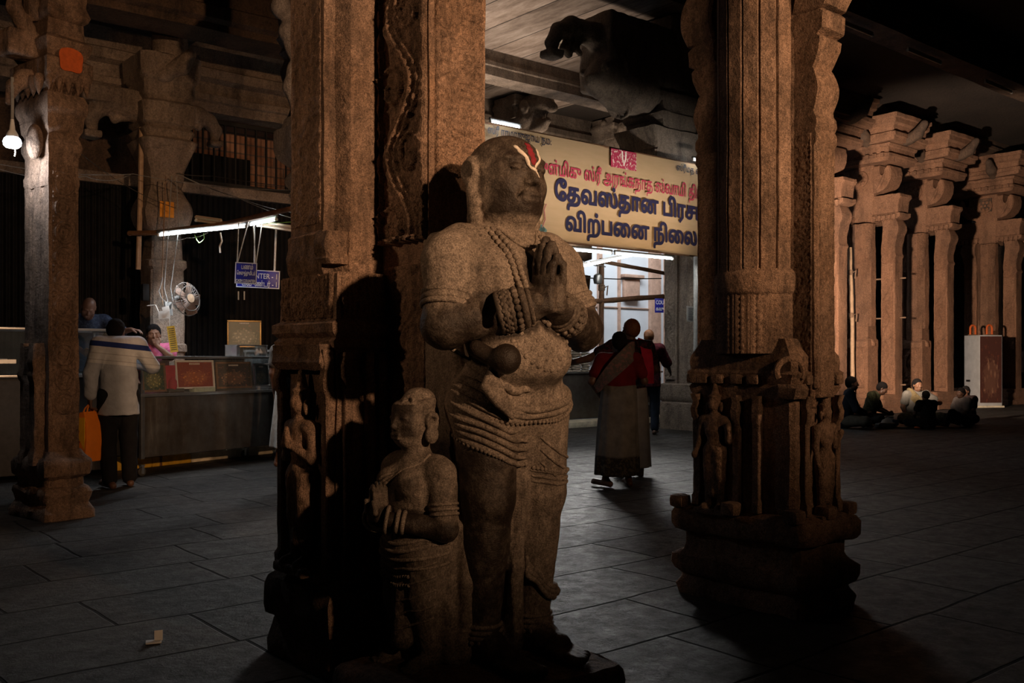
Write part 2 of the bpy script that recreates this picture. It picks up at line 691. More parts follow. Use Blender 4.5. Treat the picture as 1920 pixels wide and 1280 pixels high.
def add_head(sc, c, fwd, up=(0, 0, 1), s=1.0, ears=True, k=.015):
    """head with face: c = head centre, fwd = the way it looks; about .23 m tall at s=1"""
    h = Sculpt()
    h.ell((0, .012, .025), (.074, .092, .088), .02)          # skull
    h.ell((0, -.028, -.035), (.058, .062, .075), .03)        # face
    h.ell((0, -.052, -.088), (.028, .028, .022), .03)        # chin
    h.cap((-.035, -.02, -.075), (.035, -.02, -.075), .03, .03, .03)
    h.cap((0, -.088, .012), (0, -.104, -.026), .008, .013, .012)     # nose
    for x in (-1, 1):
        h.ell((x * .011, -.098, -.032), (.008, .009, .007), .006)
        h.ell((x * .03, -.094, .008), (.017, .012, .010), .012, 's')   # eye socket
        h.ell((x * .03, -.076, .006), (.013, .012, .009), .004)        # eyeball
        h.cap((x * .014, -.088, .026), (x * .046, -.076, .027), .0065, .005, .008)   # brow
        h.ell((x * .045, -.06, -.02), (.02, .02, .018), .02)           # cheek
        if ears:
            h.ell((x * .076, .012, -.008), (.009, .019, .031), .006, rot=(0, 0, x * .35))
            h.ell((x * .084, .006, -.005), (.006, .010, .017), .004, 's')
    h.cap((-.019, -.088, -.058), (.019, -.088, -.058), .0075, .0075, .006)
    h.cap((-.017, -.087, -.069), (.017, -.087, -.069), .0085, .0085, .006)
    h.cap((-.02, -.099, -.0635), (.02, -.099, -.0635), .003, .003, .004, 's')
    f = unit(fwd)
    u = unit(np.array(up, float) - f * np.dot(up, f))
    x = np.cross(-f, u)
    M = np.eye(4)
    M[:3, 0], M[:3, 1], M[:3, 2], M[:3, 3] = x * s, -f * s, u * s, c
    h.xf(M)
    sc.extend(h)
    return M


class Person:
    """joints in metres, local frame: facing -Y, feet on z=0.  One skin mesh; clothes and hair are separate meshes."""

    def __init__(self, h=1.66, **j):
        k = h / 1.7
        J = dict(pel=(0, 0, .93), wst=(0, 0, 1.06), chest=(0, 0, 1.26), nck=(0, .01, 1.43), head=(0, -.015, 1.575),
                 shL=(.18, .01, 1.39), shR=(-.18, .01, 1.39), elL=(.23, .02, 1.12), elR=(-.23, .02, 1.12),
                 wrL=(.24, -.05, .87), wrR=(-.24, -.05, .87), hipL=(.09, 0, .90), hipR=(-.09, 0, .90),
                 knL=(.10, -.02, .49), knR=(-.10, -.02, .49), anL=(.10, .02, .08), anR=(-.10, .02, .08),
                 toL=(.13, -.16, .028), toR=(-.13, -.16, .028))
        J = {q: np.array(v, float) * k for q, v in J.items()}
        self.k = k
        self.look = np.array((0, -1.0, 0))
        self.hdL, self.hdR = None, None
        self.pnL, self.pnR = (-1, 0, 0), (1, 0, 0)
        self.curl = .35
        self.fat = 1.0
        for q, v in j.items():
            if q in J:
                J[q] = np.array(v, float)
            else:
                setattr(self, q, v)
        self.J = J

    def body(self, hands=True):
        J, k, f = self.J, self.k, self.fat
        s = Sculpt()
        s.cap(J['pel'], J['wst'], .125 * k * f, .115 * k * f, .05, sq=(self.dep(), .74))
        s.cap(J['wst'], J['chest'], .115 * k * f, .145 * k * f, .05, sq=(self.dep(), .72))
        s.cap(J['shL'], J['shR'], .062 * k, .062 * k, .06)
        s.cap(J['chest'], J['nck'], .10 * k, .05 * k, .04)
        s.cap(J['nck'], J['head'] + np.array((0, 0, -.03)) * k, .05 * k, .052 * k, .02)
        add_head(s, J['head'], self.look, getattr(self, 'hup', (0, 0, 1)), k * 1.0)
        for d in 'LR':
            s.cap(J['sh' + d], J['el' + d], .052 * k * f, .040 * k * f, .03)
            s.cap(J['el' + d], J['wr' + d], .041 * k * f, .026 * k, .015)
            hd = getattr(self, 'hd' + d)
            hd = unit(J['wr' + d] - J['el' + d]) if hd is None else hd
            if hands:
                add_hand(s, J['wr' + d], hd, getattr(self, 'pn' + d), k, 1 if d == 'L' else -1, self.curl,
                         fist=getattr(self, 'fist' + d, False))
            s.cap(J['hip' + d], J['kn' + d], .085 * k * f, .056 * k * f, .04)
            s.cap(J['kn' + d], J['an' + d], .056 * k * f, .035 * k, .02)
            a, t = J['an' + d], J['to' + d]
            hl = a + (a - t) * np.array((.28, .28, 0)) + np.array((0, 0, -.045 * k))
            hl[2] = t[2] + .006 if abs(a[2] - t[2]) < .2 else hl[2]
            s.cap(a, hl, .034 * k, .03 * k, .02)
            s.cap(hl, a + (t - a) * .7 + np.array((0, 0, .004)), .03 * k, .034 * k, .02)
            fw = unit((t - a) * np.array((1, 1, 0)))
            sd = np.array((-fw[1], fw[0], 0))
            for i, q in enumerate((.030, .012, -.004, -.018, -.030)):
                m = 1 if d == 'L' else -1
                p = a + (t - a) * (.68 - .02 * i) + sd * q * m * -1
                s.cap(p, p + fw * (.055 - .006 * i) + np.array((0, 0, -.012)), (.015, .012, .011, .010, .010)[i] * k, .009 * k, .008)
        return s

    def dep(self):
        """front-back axis of the trunk"""
        x = self.J['shL'] - self.J['shR']
        z = self.J['chest'] - self.J['wst']
        return unit(np.cross(x, z))

    def shirt(self, sleeve=.55, inf=.017, long=.12, cut=None):
        J, k, f = self.J, self.k, self.fat
        s = Sculpt()
        d = unit(J['pel'] - J['wst'])
        cut = long > .04 if cut is None else cut
        s.cap(J['pel'] + d * (long + (.14 if cut else 0)), J['wst'], (.182 if cut else .135) * k * f + inf, .146 * k * f + inf, .05, sq=(self.dep(), .84 if cut else .76))
        s.cap(J['wst'], J['chest'], .140 * k * f + inf, .150 * k * f + inf, .05, sq=(self.dep(), .75))
        s.cap(J['shL'], J['shR'], .062 * k + inf, .062 * k + inf, .06)
        s.cap(J['chest'], J['nck'] + (J['chest'] - J['nck']) * .12, .10 * k + inf, .05 * k + inf, .04)
        for q in 'LR':
            a, b, c = J['sh' + q], J['el' + q], J['wr' + q]
            if sleeve <= 1:
                s.cap(a, a + (b - a) * sleeve, .054 * k * f + inf, .05 * k * f + inf * 1.2, .03)
            else:
                s.cap(a, b, .054 * k * f + inf, .046 * k * f + inf, .03)
                s.cap(b, b + (c - b) * (sleeve - 1), .046 * k * f + inf, .036 * k * f + inf, .015)
        if cut:
            e = Vector(-d).to_track_quat('Z', 'Y').to_euler()
            s.box(J['pel'] + d * (long + .2), (.235 * k, .3, .2), .0, .004, 's', tuple(e))
        return s

    def trousers(self, inf=.016, to=.93):
        J, k, f = self.J, self.k, self.fat
        s = Sculpt()
        s.cap(J['pel'], J['pel'] + (J['wst'] - J['pel']) * .35, .128 * k * f + inf, .118 * k * f + inf, .05, sq=(self.dep(), .8))
        for q in 'LR':
            a, b, c = J['hip' + q], J['kn' + q], J['an' + q]
            s.cap(a, b, .09 * k * f + inf, .062 * k * f + inf, .03)
            s.cap(b, b + (c - b) * to, .062 * k * f + inf, .047 * k * f + inf, .02)
        return s

    def hair(self, length=0.0, bald=False):
        k = self.k
        s = Sculpt()
        s.ell((0, .022, .038), (.082, .098, .088), .02)
        s.ell((0, .045, -.005), (.078, .072, .075), .03)
        if length:
            s.cap((0, .07, -.02), (0, .085, -.02 - length), .06, .035, .03)
        s.box((0, -.125, -.06), (.12, .07, .105), .03, .02, 's')
        f = unit(self.look)
        u = unit(np.array(getattr(self, 'hup', (0, 0, 1)), float) - f * np.dot(getattr(self, 'hup', (0, 0, 1)), f))
        M = np.eye(4)
        M[:3, 0], M[:3, 1], M[:3, 2], M[:3, 3] = np.cross(-f, u) * k, -f * k, u * k, self.J['head']
        return s.xf(M)


# ------------------------------------------------------------------ materials
class NT:
    def __init__(self, name):
        self.m = bpy.data.materials.new(name)
        self.m.use_nodes = True
        self.t = self.m.node_tree
        self.b = self.t.nodes['Principled BSDF']

    def n(self, kind, ins=None, **kw):
        q = self.t.nodes.new(kind)
        for k, v in kw.items():
            setattr(q, k, v)
        for k, v in (ins or {}).items():
            self.link(v, q.inputs[k])
        return q

    def link(self, v, sock):
        if hasattr(v, 'outputs'):
            v = v.outputs[0]
        if hasattr(v, 'is_output'):
            self.t.links.new(v, sock)
        else:
            if isinstance(v, (tuple, list)) and len(v) == 3 and sock.type == 'RGBA':
                v = (*v, 1)
            sock.default_value = v

    def noise(self, vec, scale, detail=6, rough=.6):
        return self.n('ShaderNodeTexNoise', {'Vector': vec, 'Scale': scale, 'Detail': detail, 'Roughness': rough}).outputs[0]

    def ramp(self, fac, stops):
        q = self.n('ShaderNodeValToRGB', {'Fac': fac})
        el = q.color_ramp.elements
        while len(el) < len(stops):
            el.new(.5)
        for e, (p, c) in zip(el, stops):
            e.position = p
            e.color = (*c, 1) if isinstance(c, (tuple, list)) else (c, c, c, 1)
        return q.outputs[0]

    def mix(self, f, a, b, blend='MIX'):
        q = self.n('ShaderNodeMix', data_type='RGBA', blend_type=blend)
        self.link(f, q.inputs[0])
        self.link(a, q.inputs[6])
        self.link(b, q.inputs[7])
        return q.outputs[2]

    def math(self, op, a, b=0.0, c=0.0):
        q = self.n('ShaderNodeMath', operation=op)
        self.link(a, q.inputs[0])
        self.link(b, q.inputs[1])
        self.link(c, q.inputs[2])
        return q.outputs[0]

    def obj(self):
        return self.n('ShaderNodeTexCoord').outputs['Object']

    def bump(self, h, strength=.5, dist=.01):
        q = self.n('ShaderNodeBump', {'Height': h, 'Strength': strength, 'Distance': dist})
        self.link(q.outputs[0], self.b.inputs['Normal'])
        return q

    def out(self, color=None, rough=None, metal=None, spec=None):
        for k, v in (('Base Color', color), ('Roughness', rough), ('Metallic', metal), ('Specular IOR Level', spec)):
            if v is not None:
                self.link(v, self.b.inputs[k])
        return self.m


def stone(name, c1, c2, dark=(.035, .025, .02), scale=2.5, stain=.5, bump=.9, attr=False, rough=.8, dist=.014):
    t = NT(name)
    v = t.obj()
    big = t.noise(v, scale, 5, .6)
    col = t.ramp(big, [(.32, c1), (.68, c2)])
    st = t.noise(t.n('ShaderNodeMapping', {'Vector': v, 'Scale': (1.6, 1.6, .5)}), scale * 1.3, 9, .75)
    col = t.mix(t.ramp(st, [(.44, 0.), (.62, stain)]), col, dark)
    pt = t.noise(v, scale * 9, 8, .8)
    col = t.mix(t.ramp(pt, [(.55, 0.), (.66, stain * .9)]), col, dark)
    gr = t.noise(v, 170, 3, .8)
    col = t.mix(1.0, col, t.ramp(gr, [(.32, .35), (.70, 1.65)]), 'MULTIPLY')
    sp = t.noise(v, 42, 4, .75)
    col = t.mix(1.0, col, t.ramp(sp, [(.3, .6), (.7, 1.3)]), 'MULTIPLY')
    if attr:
        a = t.n('ShaderNodeAttribute', attribute_name='patina_shade').outputs['Fac']
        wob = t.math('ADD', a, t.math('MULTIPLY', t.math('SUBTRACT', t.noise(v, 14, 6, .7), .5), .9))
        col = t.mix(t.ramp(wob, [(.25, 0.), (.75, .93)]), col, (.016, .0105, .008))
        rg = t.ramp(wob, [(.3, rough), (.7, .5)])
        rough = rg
    h = t.math('ADD', t.math('MULTIPLY', gr, .35), t.math('ADD', sp, t.math('MULTIPLY', t.noise(v, 11, 5, .6), 1.6)))
    t.bump(h, bump, dist)
    return t.out(col, rough, 0.0, .35)


def plain(name, c, rough=.6, metal=0.0, var=.25, sc=30, bump=0.0, spec=None):
    t = NT(name)
    v = t.obj()
    n = t.noise(v, sc, 5, .65)
    col = t.mix(1.0, c, t.ramp(n, [(.25, 1 - var), (.75, 1 + var)]), 'MULTIPLY')
    if bump:
        t.bump(n, bump, .006)
    return t.out(col, rough, metal, spec)


def cloth(name, c, c2=None, weave=0.0, var=.3):
    t = NT(name)
    v = t.obj()
    n = t.noise(v, 9, 4, .6)
    f = t.noise(v, 260, 2, .7)
    col = t.mix(1.0, c, t.ramp(n, [(.25, 1 - var), (.75, 1 + var)]), 'MULTIPLY')
    if c2:
        col = t.mix(t.ramp(t.noise(v, 32, 3, .7), [(.5, 0.), (.58, .8)]), col, c2)
    t.bump(t.math('ADD', t.math('MULTIPLY', f, .3), t.math('MULTIPLY', n, 2.0)), .5, .01)
    return t.out(col, .9, 0, .15)


def glow(name, c, strength):
    t = NT(name)
    t.link((0.8, 0.8, 0.8), t.b.inputs['Base Color'])
    t.link(c, t.b.inputs['Emission Color'])
    t.b.inputs['Emission Strength'].default_value = strength
    return t.m


def glass(name, c=(.8, .9, .88), rough=.08, alpha=.07):
    t = NT(name)
    t.b.inputs['Alpha'].default_value = alpha
    n = t.noise(t.obj(), 6, 5, .7)
    return t.out(t.mix(n, c, (.25, .28, .27)), rough, 0, .6)


M = {}
M['stone_main'] = stone('carved granite', (.25, .155, .10), (.38, .265, .20), scale=2.2, stain=.75)
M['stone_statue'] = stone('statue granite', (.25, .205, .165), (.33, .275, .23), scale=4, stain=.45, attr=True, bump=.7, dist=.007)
M['stone_red'] = stone('reddish granite', (.30, .15, .085), (.40, .22, .135), scale=.8, stain=.5, dist=.03)
M['stone_grey'] = stone('grey granite', (.20, .16, .13), (.28, .22, .17), scale=1.5, stain=.6)
M['stone_brown'] = stone('brown granite', (.24, .18, .135), (.35, .275, .215), scale=1.2, stain=.6)
M['stone_dark'] = stone('dark granite', (.10, .065, .045), (.17, .11, .075), scale=1.2, stain=.8)  # dark stone; puts shade into the aisle beam
M['stone_unlit'] = stone('unlit ceiling granite', (.022, .017, .014), (.045, .034, .027), scale=1.0, stain=.8)  # shade of the unlit hall ceiling put into the colour
M['stone_lintel'] = stone('shaded lintel granite', (.10, .075, .06), (.20, .15, .12), scale=1.6, stain=.8)  # unused; lintel stone darkened in place of shade
M['stone_pale'] = stone('whitewashed granite', (.38, .33, .30), (.46, .41, .39), scale=2.2, stain=.35)


def floor_mat():
    t = NT('worn stone paving')
    v = t.obj()
    # floor object is laid in hall axes; slabs of about .95 x .62 m with irregular courses
    w_ = t.n('ShaderNodeVectorMath', {0: v, 1: t.n('ShaderNodeVectorMath', {0: t.n('ShaderNodeTexNoise', {'Vector': v, 'Scale': 1.3, 'Detail': 2.0}).outputs[1], 1: (.08, .08, .0)}, operation='MULTIPLY')}, operation='ADD').outputs[0]
    br = t.n('ShaderNodeTexBrick', {'Vector': w_, 'Color1': (.6, .6, .6), 'Color2': (1.25, 1.25, 1.25), 'Mortar': (0.08, 0.08, 0.08), 'Scale': 1.0, 'Mortar Size': .011,
                                    'Mortar Smooth': .45, 'Brick Width': .92, 'Row Height': .58}, offset=.37, squash=1.25, squash_frequency=3)
    n = t.noise(v, 3.2, 7, .65)
    g = t.noise(v, 130, 3, .8)
    col = t.ramp(n, [(.3, (.026, .024, .021)), (.7, (.072, .066, .058))])
    col = t.mix(1.0, col, t.ramp(g, [(.3, .5), (.72, 1.45)]), 'MULTIPLY')
    col = t.mix(1.0, col, br.outputs[0], 'MULTIPLY')
    jt = br.outputs[1]
    ro = t.ramp(t.noise(v, 9, 8, .8), [(.3, .34), (.7, .82)])
    ro = t.math('MAXIMUM', ro, t.math('MULTIPLY', jt, .95))
    wear = t.ramp(t.noise(v, 2.3, 6, .75), [(.35, .6), (.65, 1.35)])
    col = t.mix(1.0, col, wear, 'MULTIPLY')
    h = t.math('ADD', t.math('MULTIPLY', jt, -3.5), t.math('ADD', t.math('MULTIPLY', g, .5), t.math('ADD', t.math('MULTIPLY', t.noise(v, 22, 8, .75), 1.6), t.math('MULTIPLY', t.noise(v, 5, 4, .6), 1.5))))
    t.bump(h, 1.0, .024)
    return t.out(col, ro, 0, .35)


M['floor'] = floor_mat()
def plank_mat():
    t = NT('ceiling slabs of granite')
    v = t.obj()
    br = t.n('ShaderNodeTexBrick', {'Vector': v, 'Color1': (.75, .75, .75), 'Color2': (1.15, 1.15, 1.15), 'Mortar': (.12, .12, .12), 'Scale': 1.0, 'Mortar Size': .012,
                                    'Brick Width': .75, 'Row Height': 9.0}, offset=0.0)
    n = t.noise(t.n('ShaderNodeMapping', {'Vector': v, 'Scale': (2.4, .5, 1)}), 2.2, 9, .72)
    col = t.ramp(n, [(.3, (.10, .07, .052)), (.5, (.24, .185, .15)), (.72, (.40, .33, .28))])
    col = t.mix(1.0, col, br.outputs[0], 'MULTIPLY')
    t.bump(t.math('ADD', t.math('MULTIPLY', br.outputs[1], -1.0), n), .6, .03)
    return t.out(col, .85, 0, .2)


M['planks'] = plank_mat()
M['steel'] = plain('scuffed steel', (.33, .33, .32), .34, .85, .35, 5)
M['steel_edge'] = plain('bright steel edge', (.62, .63, .62), .28, .9, .15, 12)
def panel_mat():
    t = NT('dull steel sheet with stains')
    v = t.obj()
    n = t.noise(v, 2.6, 8, .7)
    s = t.noise(t.n('ShaderNodeMapping', {'Vector': v, 'Scale': (7, 7, .8)}), 2.2, 6, .7)
    col = t.ramp(n, [(.3, (.10, .075, .055)), (.55, (.17, .16, .145)), (.75, (.23, .23, .22))])
    col = t.mix(t.ramp(s, [(.6, 0.), (.72, .5)]), col, (.30, .30, .28))
    t.bump(n, .12, .02)
    return t.out(col, t.ramp(s, [(.3, .32), (.7, .6)]), .75, .5)


M['panel'] = panel_mat()
M['shutter'] = plain('black painted corrugated sheet', (.010, .0095, .0095), .8, 0, .6, 8, 0, .15)
M['iron'] = plain('black iron', (.012, .011, .010), .6, .4, .3, 20)
M['glass'] = glass('dusty counter glass')
M['wood'] = plain('brown timber pole', (.16, .075, .035), .8, 0, .4, 18, .4)
M['bamboo'] = plain('weathered bamboo', (.40, .27, .17), .7, 0, .3, 14, .3)
M['rope'] = plain('old rope', (.22, .14, .09), .9, 0, .4, 60, .5)
M['string'] = plain('pale twine', (.62, .60, .55), .9, 0, .2, 60)
M['cable'] = plain('grey electric cable', (.26, .26, .25), .6, 0, .3, 20)
M['cable_dark'] = plain('dark electric cable', (.05, .045, .04), .6, 0, .3, 20)
M['cable_green'] = plain('green electric cable', (.25, .62, .12), .5, 0, .1, 20)
M['white_plastic'] = plain('white plastic', (.70, .71, .70), .45, 0, .1, 20)
M['tube'] = glow('lit fluorescent tube', (.90, .96, 1.0), 26.0)
M['tube_off'] = plain('unlit tube lamp', (.50, .40, .30), .35, 0, .1, 10)
M['bulb'] = glow('lit lamp dome', (.86, .92, 1.0), 4.5)
M['blue_sign'] = plain('blue sign enamel', (.018, .022, .30), .4, 0, .12, 6)
M['white_ink'] = plain('white sign paint', (.78, .78, .80), .5, 0, .05, 10)
M['paper'] = plain('white paper', (.72, .72, .70), .8, 0, .1, 12)
M['yellow_paint'] = plain('yellow floor paint', (.62, .36, .03), .7, 0, .4, 7)
M['cream_paint'] = plain('cream floor paint', (.62, .56, .42), .7, 0, .4, 7)
M['mark_orange'] = plain('orange ochre mark', (.52, .10, .018), .85, 0, .25, 25)
M['mark_yellow'] = plain('turmeric mark', (.72, .29, .03), .85, 0, .2, 25)
M['mark_white'] = plain('white clay mark', (.80, .74, .66), .85, 0, .25, 60)
M['mark_red'] = plain('crimson mark', (.26, .016, .03), .8, 0, .3, 60)
M['mark_rust'] = plain('rust red wash', (.34, .085, .04), .85, 0, .4, 6)
M['skin'] = plain('brown skin', (.17, .085, .05), .55, 0, .2, 12, spec=.4)
M['skin_dark'] = plain('dark brown skin', (.10, .05, .032), .5, 0, .2, 12, spec=.4)
M['hair'] = plain('black hair', (.008, .007, .007), .95, 0, .4, 80, .5, .08)
M['hair_grey'] = plain('greying hair', (.10, .095, .09), .7, 0, .5, 80, .5)
M['bag_orange'] = plain('orange carrier bag', (.80, .22, .012), .55, 0, .12, 8, .3)
M['bag_yellow'] = plain('yellow carrier bag side', (.80, .42, .02), .55, 0, .1, 8, .2)
M['banner'] = None
def banner_mat():
    t = NT('cream printed banner cloth')
    v = t.obj()
    n = t.noise(t.n('ShaderNodeMapping', {'Vector': v, 'Scale': (1, 1, 5)}), 2, 5, .6)
    col = t.ramp(n, [(.3, (.56, .40, .235)), (.7, (.64, .465, .285))])
    t.out(col, .6, 0, .3)
    tr = t.n('ShaderNodeBsdfTranslucent', {'Color': col})
    mx = t.n('ShaderNodeMixShader', {0: .45, 1: t.b.outputs[0], 2: tr})
    t.link(mx, t.t.nodes['Material Output'].inputs[0])
    return t.m


M['banner'] = banner_mat()
M['ink_blue'] = plain('navy banner ink', (.010, .007, .038), .6, 0, .05, 5)
M['ink_pink'] = plain('crimson banner ink', (.36, .025, .06), .6, 0, .05, 5)
M['ink_black'] = plain('black ink', (.02, .02, .035), .6, 0, .05, 5)
M['gold'] = plain('gilt frame', (.45, .30, .12), .4, .6, .3, 40, .3)
M['courtyard'] = plain('pale blue limewash', (.78, .83, .88), .9, 0, .07, 1.5)
M['court_trim'] = plain('rosy limewashed brick', (.55, .36, .27), .9, 0, .3, 5)
def brick_mat():
    t = NT('soot-stained brickwork')
    v = t.obj()
    br = t.n('ShaderNodeTexBrick', {'Vector': t.n('ShaderNodeMapping', {'Vector': v, 'Rotation': (R(90), 0, 0)}), 'Color1': (.26, .12, .07), 'Color2': (.36, .20, .13), 'Mortar': (.14, .10, .08), 'Scale': 1.0,
                                    'Mortar Size': .012, 'Brick Width': .30, 'Row Height': .14})
    n = t.noise(v, 2.5, 6, .7)
    return t.out(t.mix(t.ramp(n, [(.45, 0.), (.7, .8)]), br.outputs[0], (.05, .035, .03)), .9, 0, .2)


M['brick'] = brick_mat()


def icon_mat(name, c_bg, c_fig, seed, sc=9.0):
    """a devotional print: a broad golden heap of small shapes on a dark ground"""
    t = NT(name)
    g = t.n('ShaderNodeTexCoord').outputs['Generated']
    sx = t.n('ShaderNodeSeparateXYZ', {0: g})
    dx = t.math('MULTIPLY', t.math('ABSOLUTE', t.math('SUBTRACT', sx.outputs[0], .5)), 1.5)
    dz = t.math('MULTIPLY', t.math('ABSOLUTE', t.math('SUBTRACT', sx.outputs[2], .38)), 1.9)
    hgt = t.math('SUBTRACT', .62, t.math('SQRT', t.math('ADD', t.math('MULTIPLY', dx, dx), t.math('MULTIPLY', dz, dz))))
    v = t.n('ShaderNodeTexVoronoi', {'Vector': t.n('ShaderNodeMapping', {'Vector': g, 'Location': (seed, seed, seed), 'Scale': (1.3, 1, 1)}), 'Scale': sc})
    n = t.noise(t.n('ShaderNodeMapping', {'Vector': g, 'Location': (seed * 3, 0, 0)}), 14, 5, .7)
    f = t.math('MULTIPLY', t.ramp(t.math('ADD', hgt, t.math('MULTIPLY', t.math('SUBTRACT', n, .5), 1.5)), [(.05, 0.), (.16, 1.)]), t.ramp(v.outputs[0], [(.15, 1.), (.42, .25)]))
    spot = t.ramp(t.noise(t.n('ShaderNodeMapping', {'Vector': g, 'Location': (seed, 4, 0)}), 9, 3, .6), [(.60, 0.), (.66, .55)])
    col = t.mix(f, t.mix(spot, c_bg, (c_fig[0] * .8, c_fig[1] * .45, c_fig[2] * .4)), c_fig)
    return t.out(col, .35, 0, .5)


# ------------------------------------------------------------------ the setting
HROT = (0, 0, HALL)


def struct(name, mb, mat, loc=(0, 0, 0), rot=(0, 0, 0), smooth=38):
    o = mb.build(name, mat, None, loc, rot, smooth)
    return tag(o, kind='structure')


# floor: one gently uneven sheet laid in hall axes
def make_floor():
    a0, a1, b0, b1 = -8.0, 46.0, -12.0, 24.0
    nu, nv = 271, 181
    A_, B_ = np.meshgrid(np.linspace(a0, a1, nu), np.linspace(b0, b1, nv))
    Z = (vnoise(np.stack([A_, B_, A_ * 0], -1), .9) - .5) * .012
    struct('floor', MB().add((np.stack([A_, B_, Z], -1).reshape(-1, 3), quads_grid(nu, nv))), M['floor'], rot=HROT, smooth=180)


make_floor()

CEIL = 7.0
# high ceiling of long slabs over the main hall; lower over the aisle at the left
struct('ceiling', MB().add(box((9.0, 12.6, CEIL + .2), (12.2, 9.2, .4))), M['planks'], rot=HROT)
struct('ceiling_hall', MB().add(box((31.6, 4.6, CEIL + .2), (33, 25.2, .4))).add(box((1.6, -.0, CEIL + .2), (27, 16, .4))), M['stone_unlit'], rot=HROT)  # near-black stone stands in for the unlit ceiling
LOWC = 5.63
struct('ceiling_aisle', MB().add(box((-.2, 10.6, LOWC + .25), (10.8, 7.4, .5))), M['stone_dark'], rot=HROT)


def beam(name, a0, a1, b, z0, z1, wd, mat, mould=.0):
    mb = MB()
    L = a1 - a0
    prof = [(-wd / 2, z0), (wd / 2, z0), (wd / 2, z0 + (z1 - z0) * .35), (wd / 2 + mould, z0 + (z1 - z0) * .4), (wd / 2 + mould, z0 + (z1 - z0) * .55),
            (wd / 2, z0 + (z1 - z0) * .6), (wd / 2, z1), (-wd / 2, z1), (-wd / 2, z0 + (z1 - z0) * .6), (-wd / 2 - mould, z0 + (z1 - z0) * .55),
            (-wd / 2 - mould, z0 + (z1 - z0) * .4), (-wd / 2, z0 + (z1 - z0) * .35)]
    n = max(2, int(L / .5))
    rings = [[(a0 + L * k / n, y + b, z) for y, z in prof] for k in range(n + 1)]
    V, F = loft(rings)
    mb.add((rough(V, .012, 3), F))
    return struct(name, mb, mat, rot=HROT)


# long beams along the hall, seen in the gap above the banner
beam('ceiling_beam', 5.6, 30, 14.25, 6.53, CEIL, .5, M['stone_brown'], .02)
beam('ceiling_beam', 5.6, 30, 16.95, 6.2, CEIL, .5, M['stone_brown'], .04)
beam('ceiling_beam', -2, 30, 3.3, 6.31, CEIL, .6, M['stone_dark'], .05)
beam('ceiling_beam', 15.5, 46, 11.75, 6.61, CEIL, .9, M['stone_dark'], .05)
# wall above the hall's far side, beyond the banner bay
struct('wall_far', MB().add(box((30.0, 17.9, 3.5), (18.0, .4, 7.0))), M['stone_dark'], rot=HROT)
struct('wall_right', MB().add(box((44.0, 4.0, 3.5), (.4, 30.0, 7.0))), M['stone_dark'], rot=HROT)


# left side: corrugated shutter wall, lintel with mouldings, barred opening with brick behind
WB = 12.55                                       # the wall's distance across the hall
def left_wall():
    a0, a1 = -3.0, 7.9
    n = int((a1 - a0) / .075)
    a = np.linspace(a0, a1, n * 4 + 1)
    off = np.where((np.arange(len(a)) // 2) % 2 == 0, 0.0, .035)
    V = np.concatenate([np.c_[a, WB + off, np.zeros(len(a))], np.c_[a, WB + off, np.full(len(a), 3.44)]])
    struct('wall_left', MB().add((V, quads_grid(len(a), 2))), M['shutter'], rot=HROT, smooth=0)
    # rail across the top of the sheet, the barred strip above it
    struct('trim_1', MB().add(box(((a0 + a1) / 2, WB - .02, 3.50), (a1 - a0, .12, .14), .01)), M['stone_brown'], rot=HROT)
    struct('wall_left_upper', MB().add(box((6.45, WB + .75, 4.1), (3.0, .25, 1.5))), M['brick'], rot=HROT)
    struct('wall_left_inner', MB().add(box((2.0, WB + .9, 4.1), (6.0, .25, 1.5))), M['stone_dark'], rot=HROT)
    struct('trim_2', MB().add(box((5.55, WB + .55, 3.82), (.95, .08, .56), .01)).add(box((6.72, WB + .55, 3.75), (.22, .08, .40), .01)), M['shutter'], rot=HROT)
    g = tag(bpy.data.objects.new('window_grille', None), 'iron bars across the opening above the black shutter wall', 'grille')
    COL.objects.link(g)
    g.location, g.rotation_euler = hall(6.1, WB), HROT
    for k in range(24):
        MB().add(tube([(-1.75 + k * .152, 0, 3.56), (-1.75 + k * .152, 0, 4.46)], .016, 6)).build('bar', M['iron'], g)
    MB().add(box((0, 0, 3.60), (3.6, .05, .05))).add(box((0, 0, 4.44), (3.6, .05, .05))).build('frame', M['iron'], g)
    # lintel: a stack of stone mouldings
    mb = MB()
    prof = [(-.32, 4.48), (-.32, 4.60), (-.36, 4.62), (-.36, 4.70), (-.30, 4.72), (-.30, 4.86), (-.40, 4.90), (-.40, 5.02), (-.34, 5.05), (-.34, 5.30), (.35, 5.30), (.35, 4.48)]
    n = 34
    rings = [[(a0 + (a1 - a0) * k / n, WB + y, z) for y, z in prof[::-1]] for k in range(n + 1)]
    V, F = loft(rings)
    mb.add((rough(V, .012, 4), F))
    struct('trim_3', mb, M['stone_brown'], rot=HROT)
    # nearer beam running over the aisle
    mb = MB()
    prof = [(-.25, 5.02), (-.25, 5.10), (-.32, 5.14), (-.32, 5.28), (-.25, 5.32), (-.25, 5.7), (.25, 5.7), (.25, 5.02)]
    rings = [[(a0 + (a1 - a0) * k / n, 10.95 + y, z) for y, z in prof[::-1]] for k in range(n + 1)]
    V, F = loft(rings)
    mb.add((rough(V, .015, 3), F))
    struct('ceiling_beam_aisle', mb, M['stone_dark'], rot=HROT)  # darker stone here stands in for shade over the aisle
    struct('wall_left_end', MB().add(box((8.0, WB + .9, 2.6), (.3, 2.2, 5.2))), M['stone_dark'], rot=HROT)


left_wall()


# painted kerb along the foot of the counters
def kerb(name, a0, a1, b, mats):
    n = max(1, len(mats))
    for i in range(n):
        x0 = a0 + (a1 - a0) * i / n
        x1 = a0 + (a1 - a0) * (i + 1) / n
        struct(name, MB().add(box(((x0 + x1) / 2, b, .05), (x1 - x0 - .005, .5, .11), .012)), mats[i], rot=HROT)


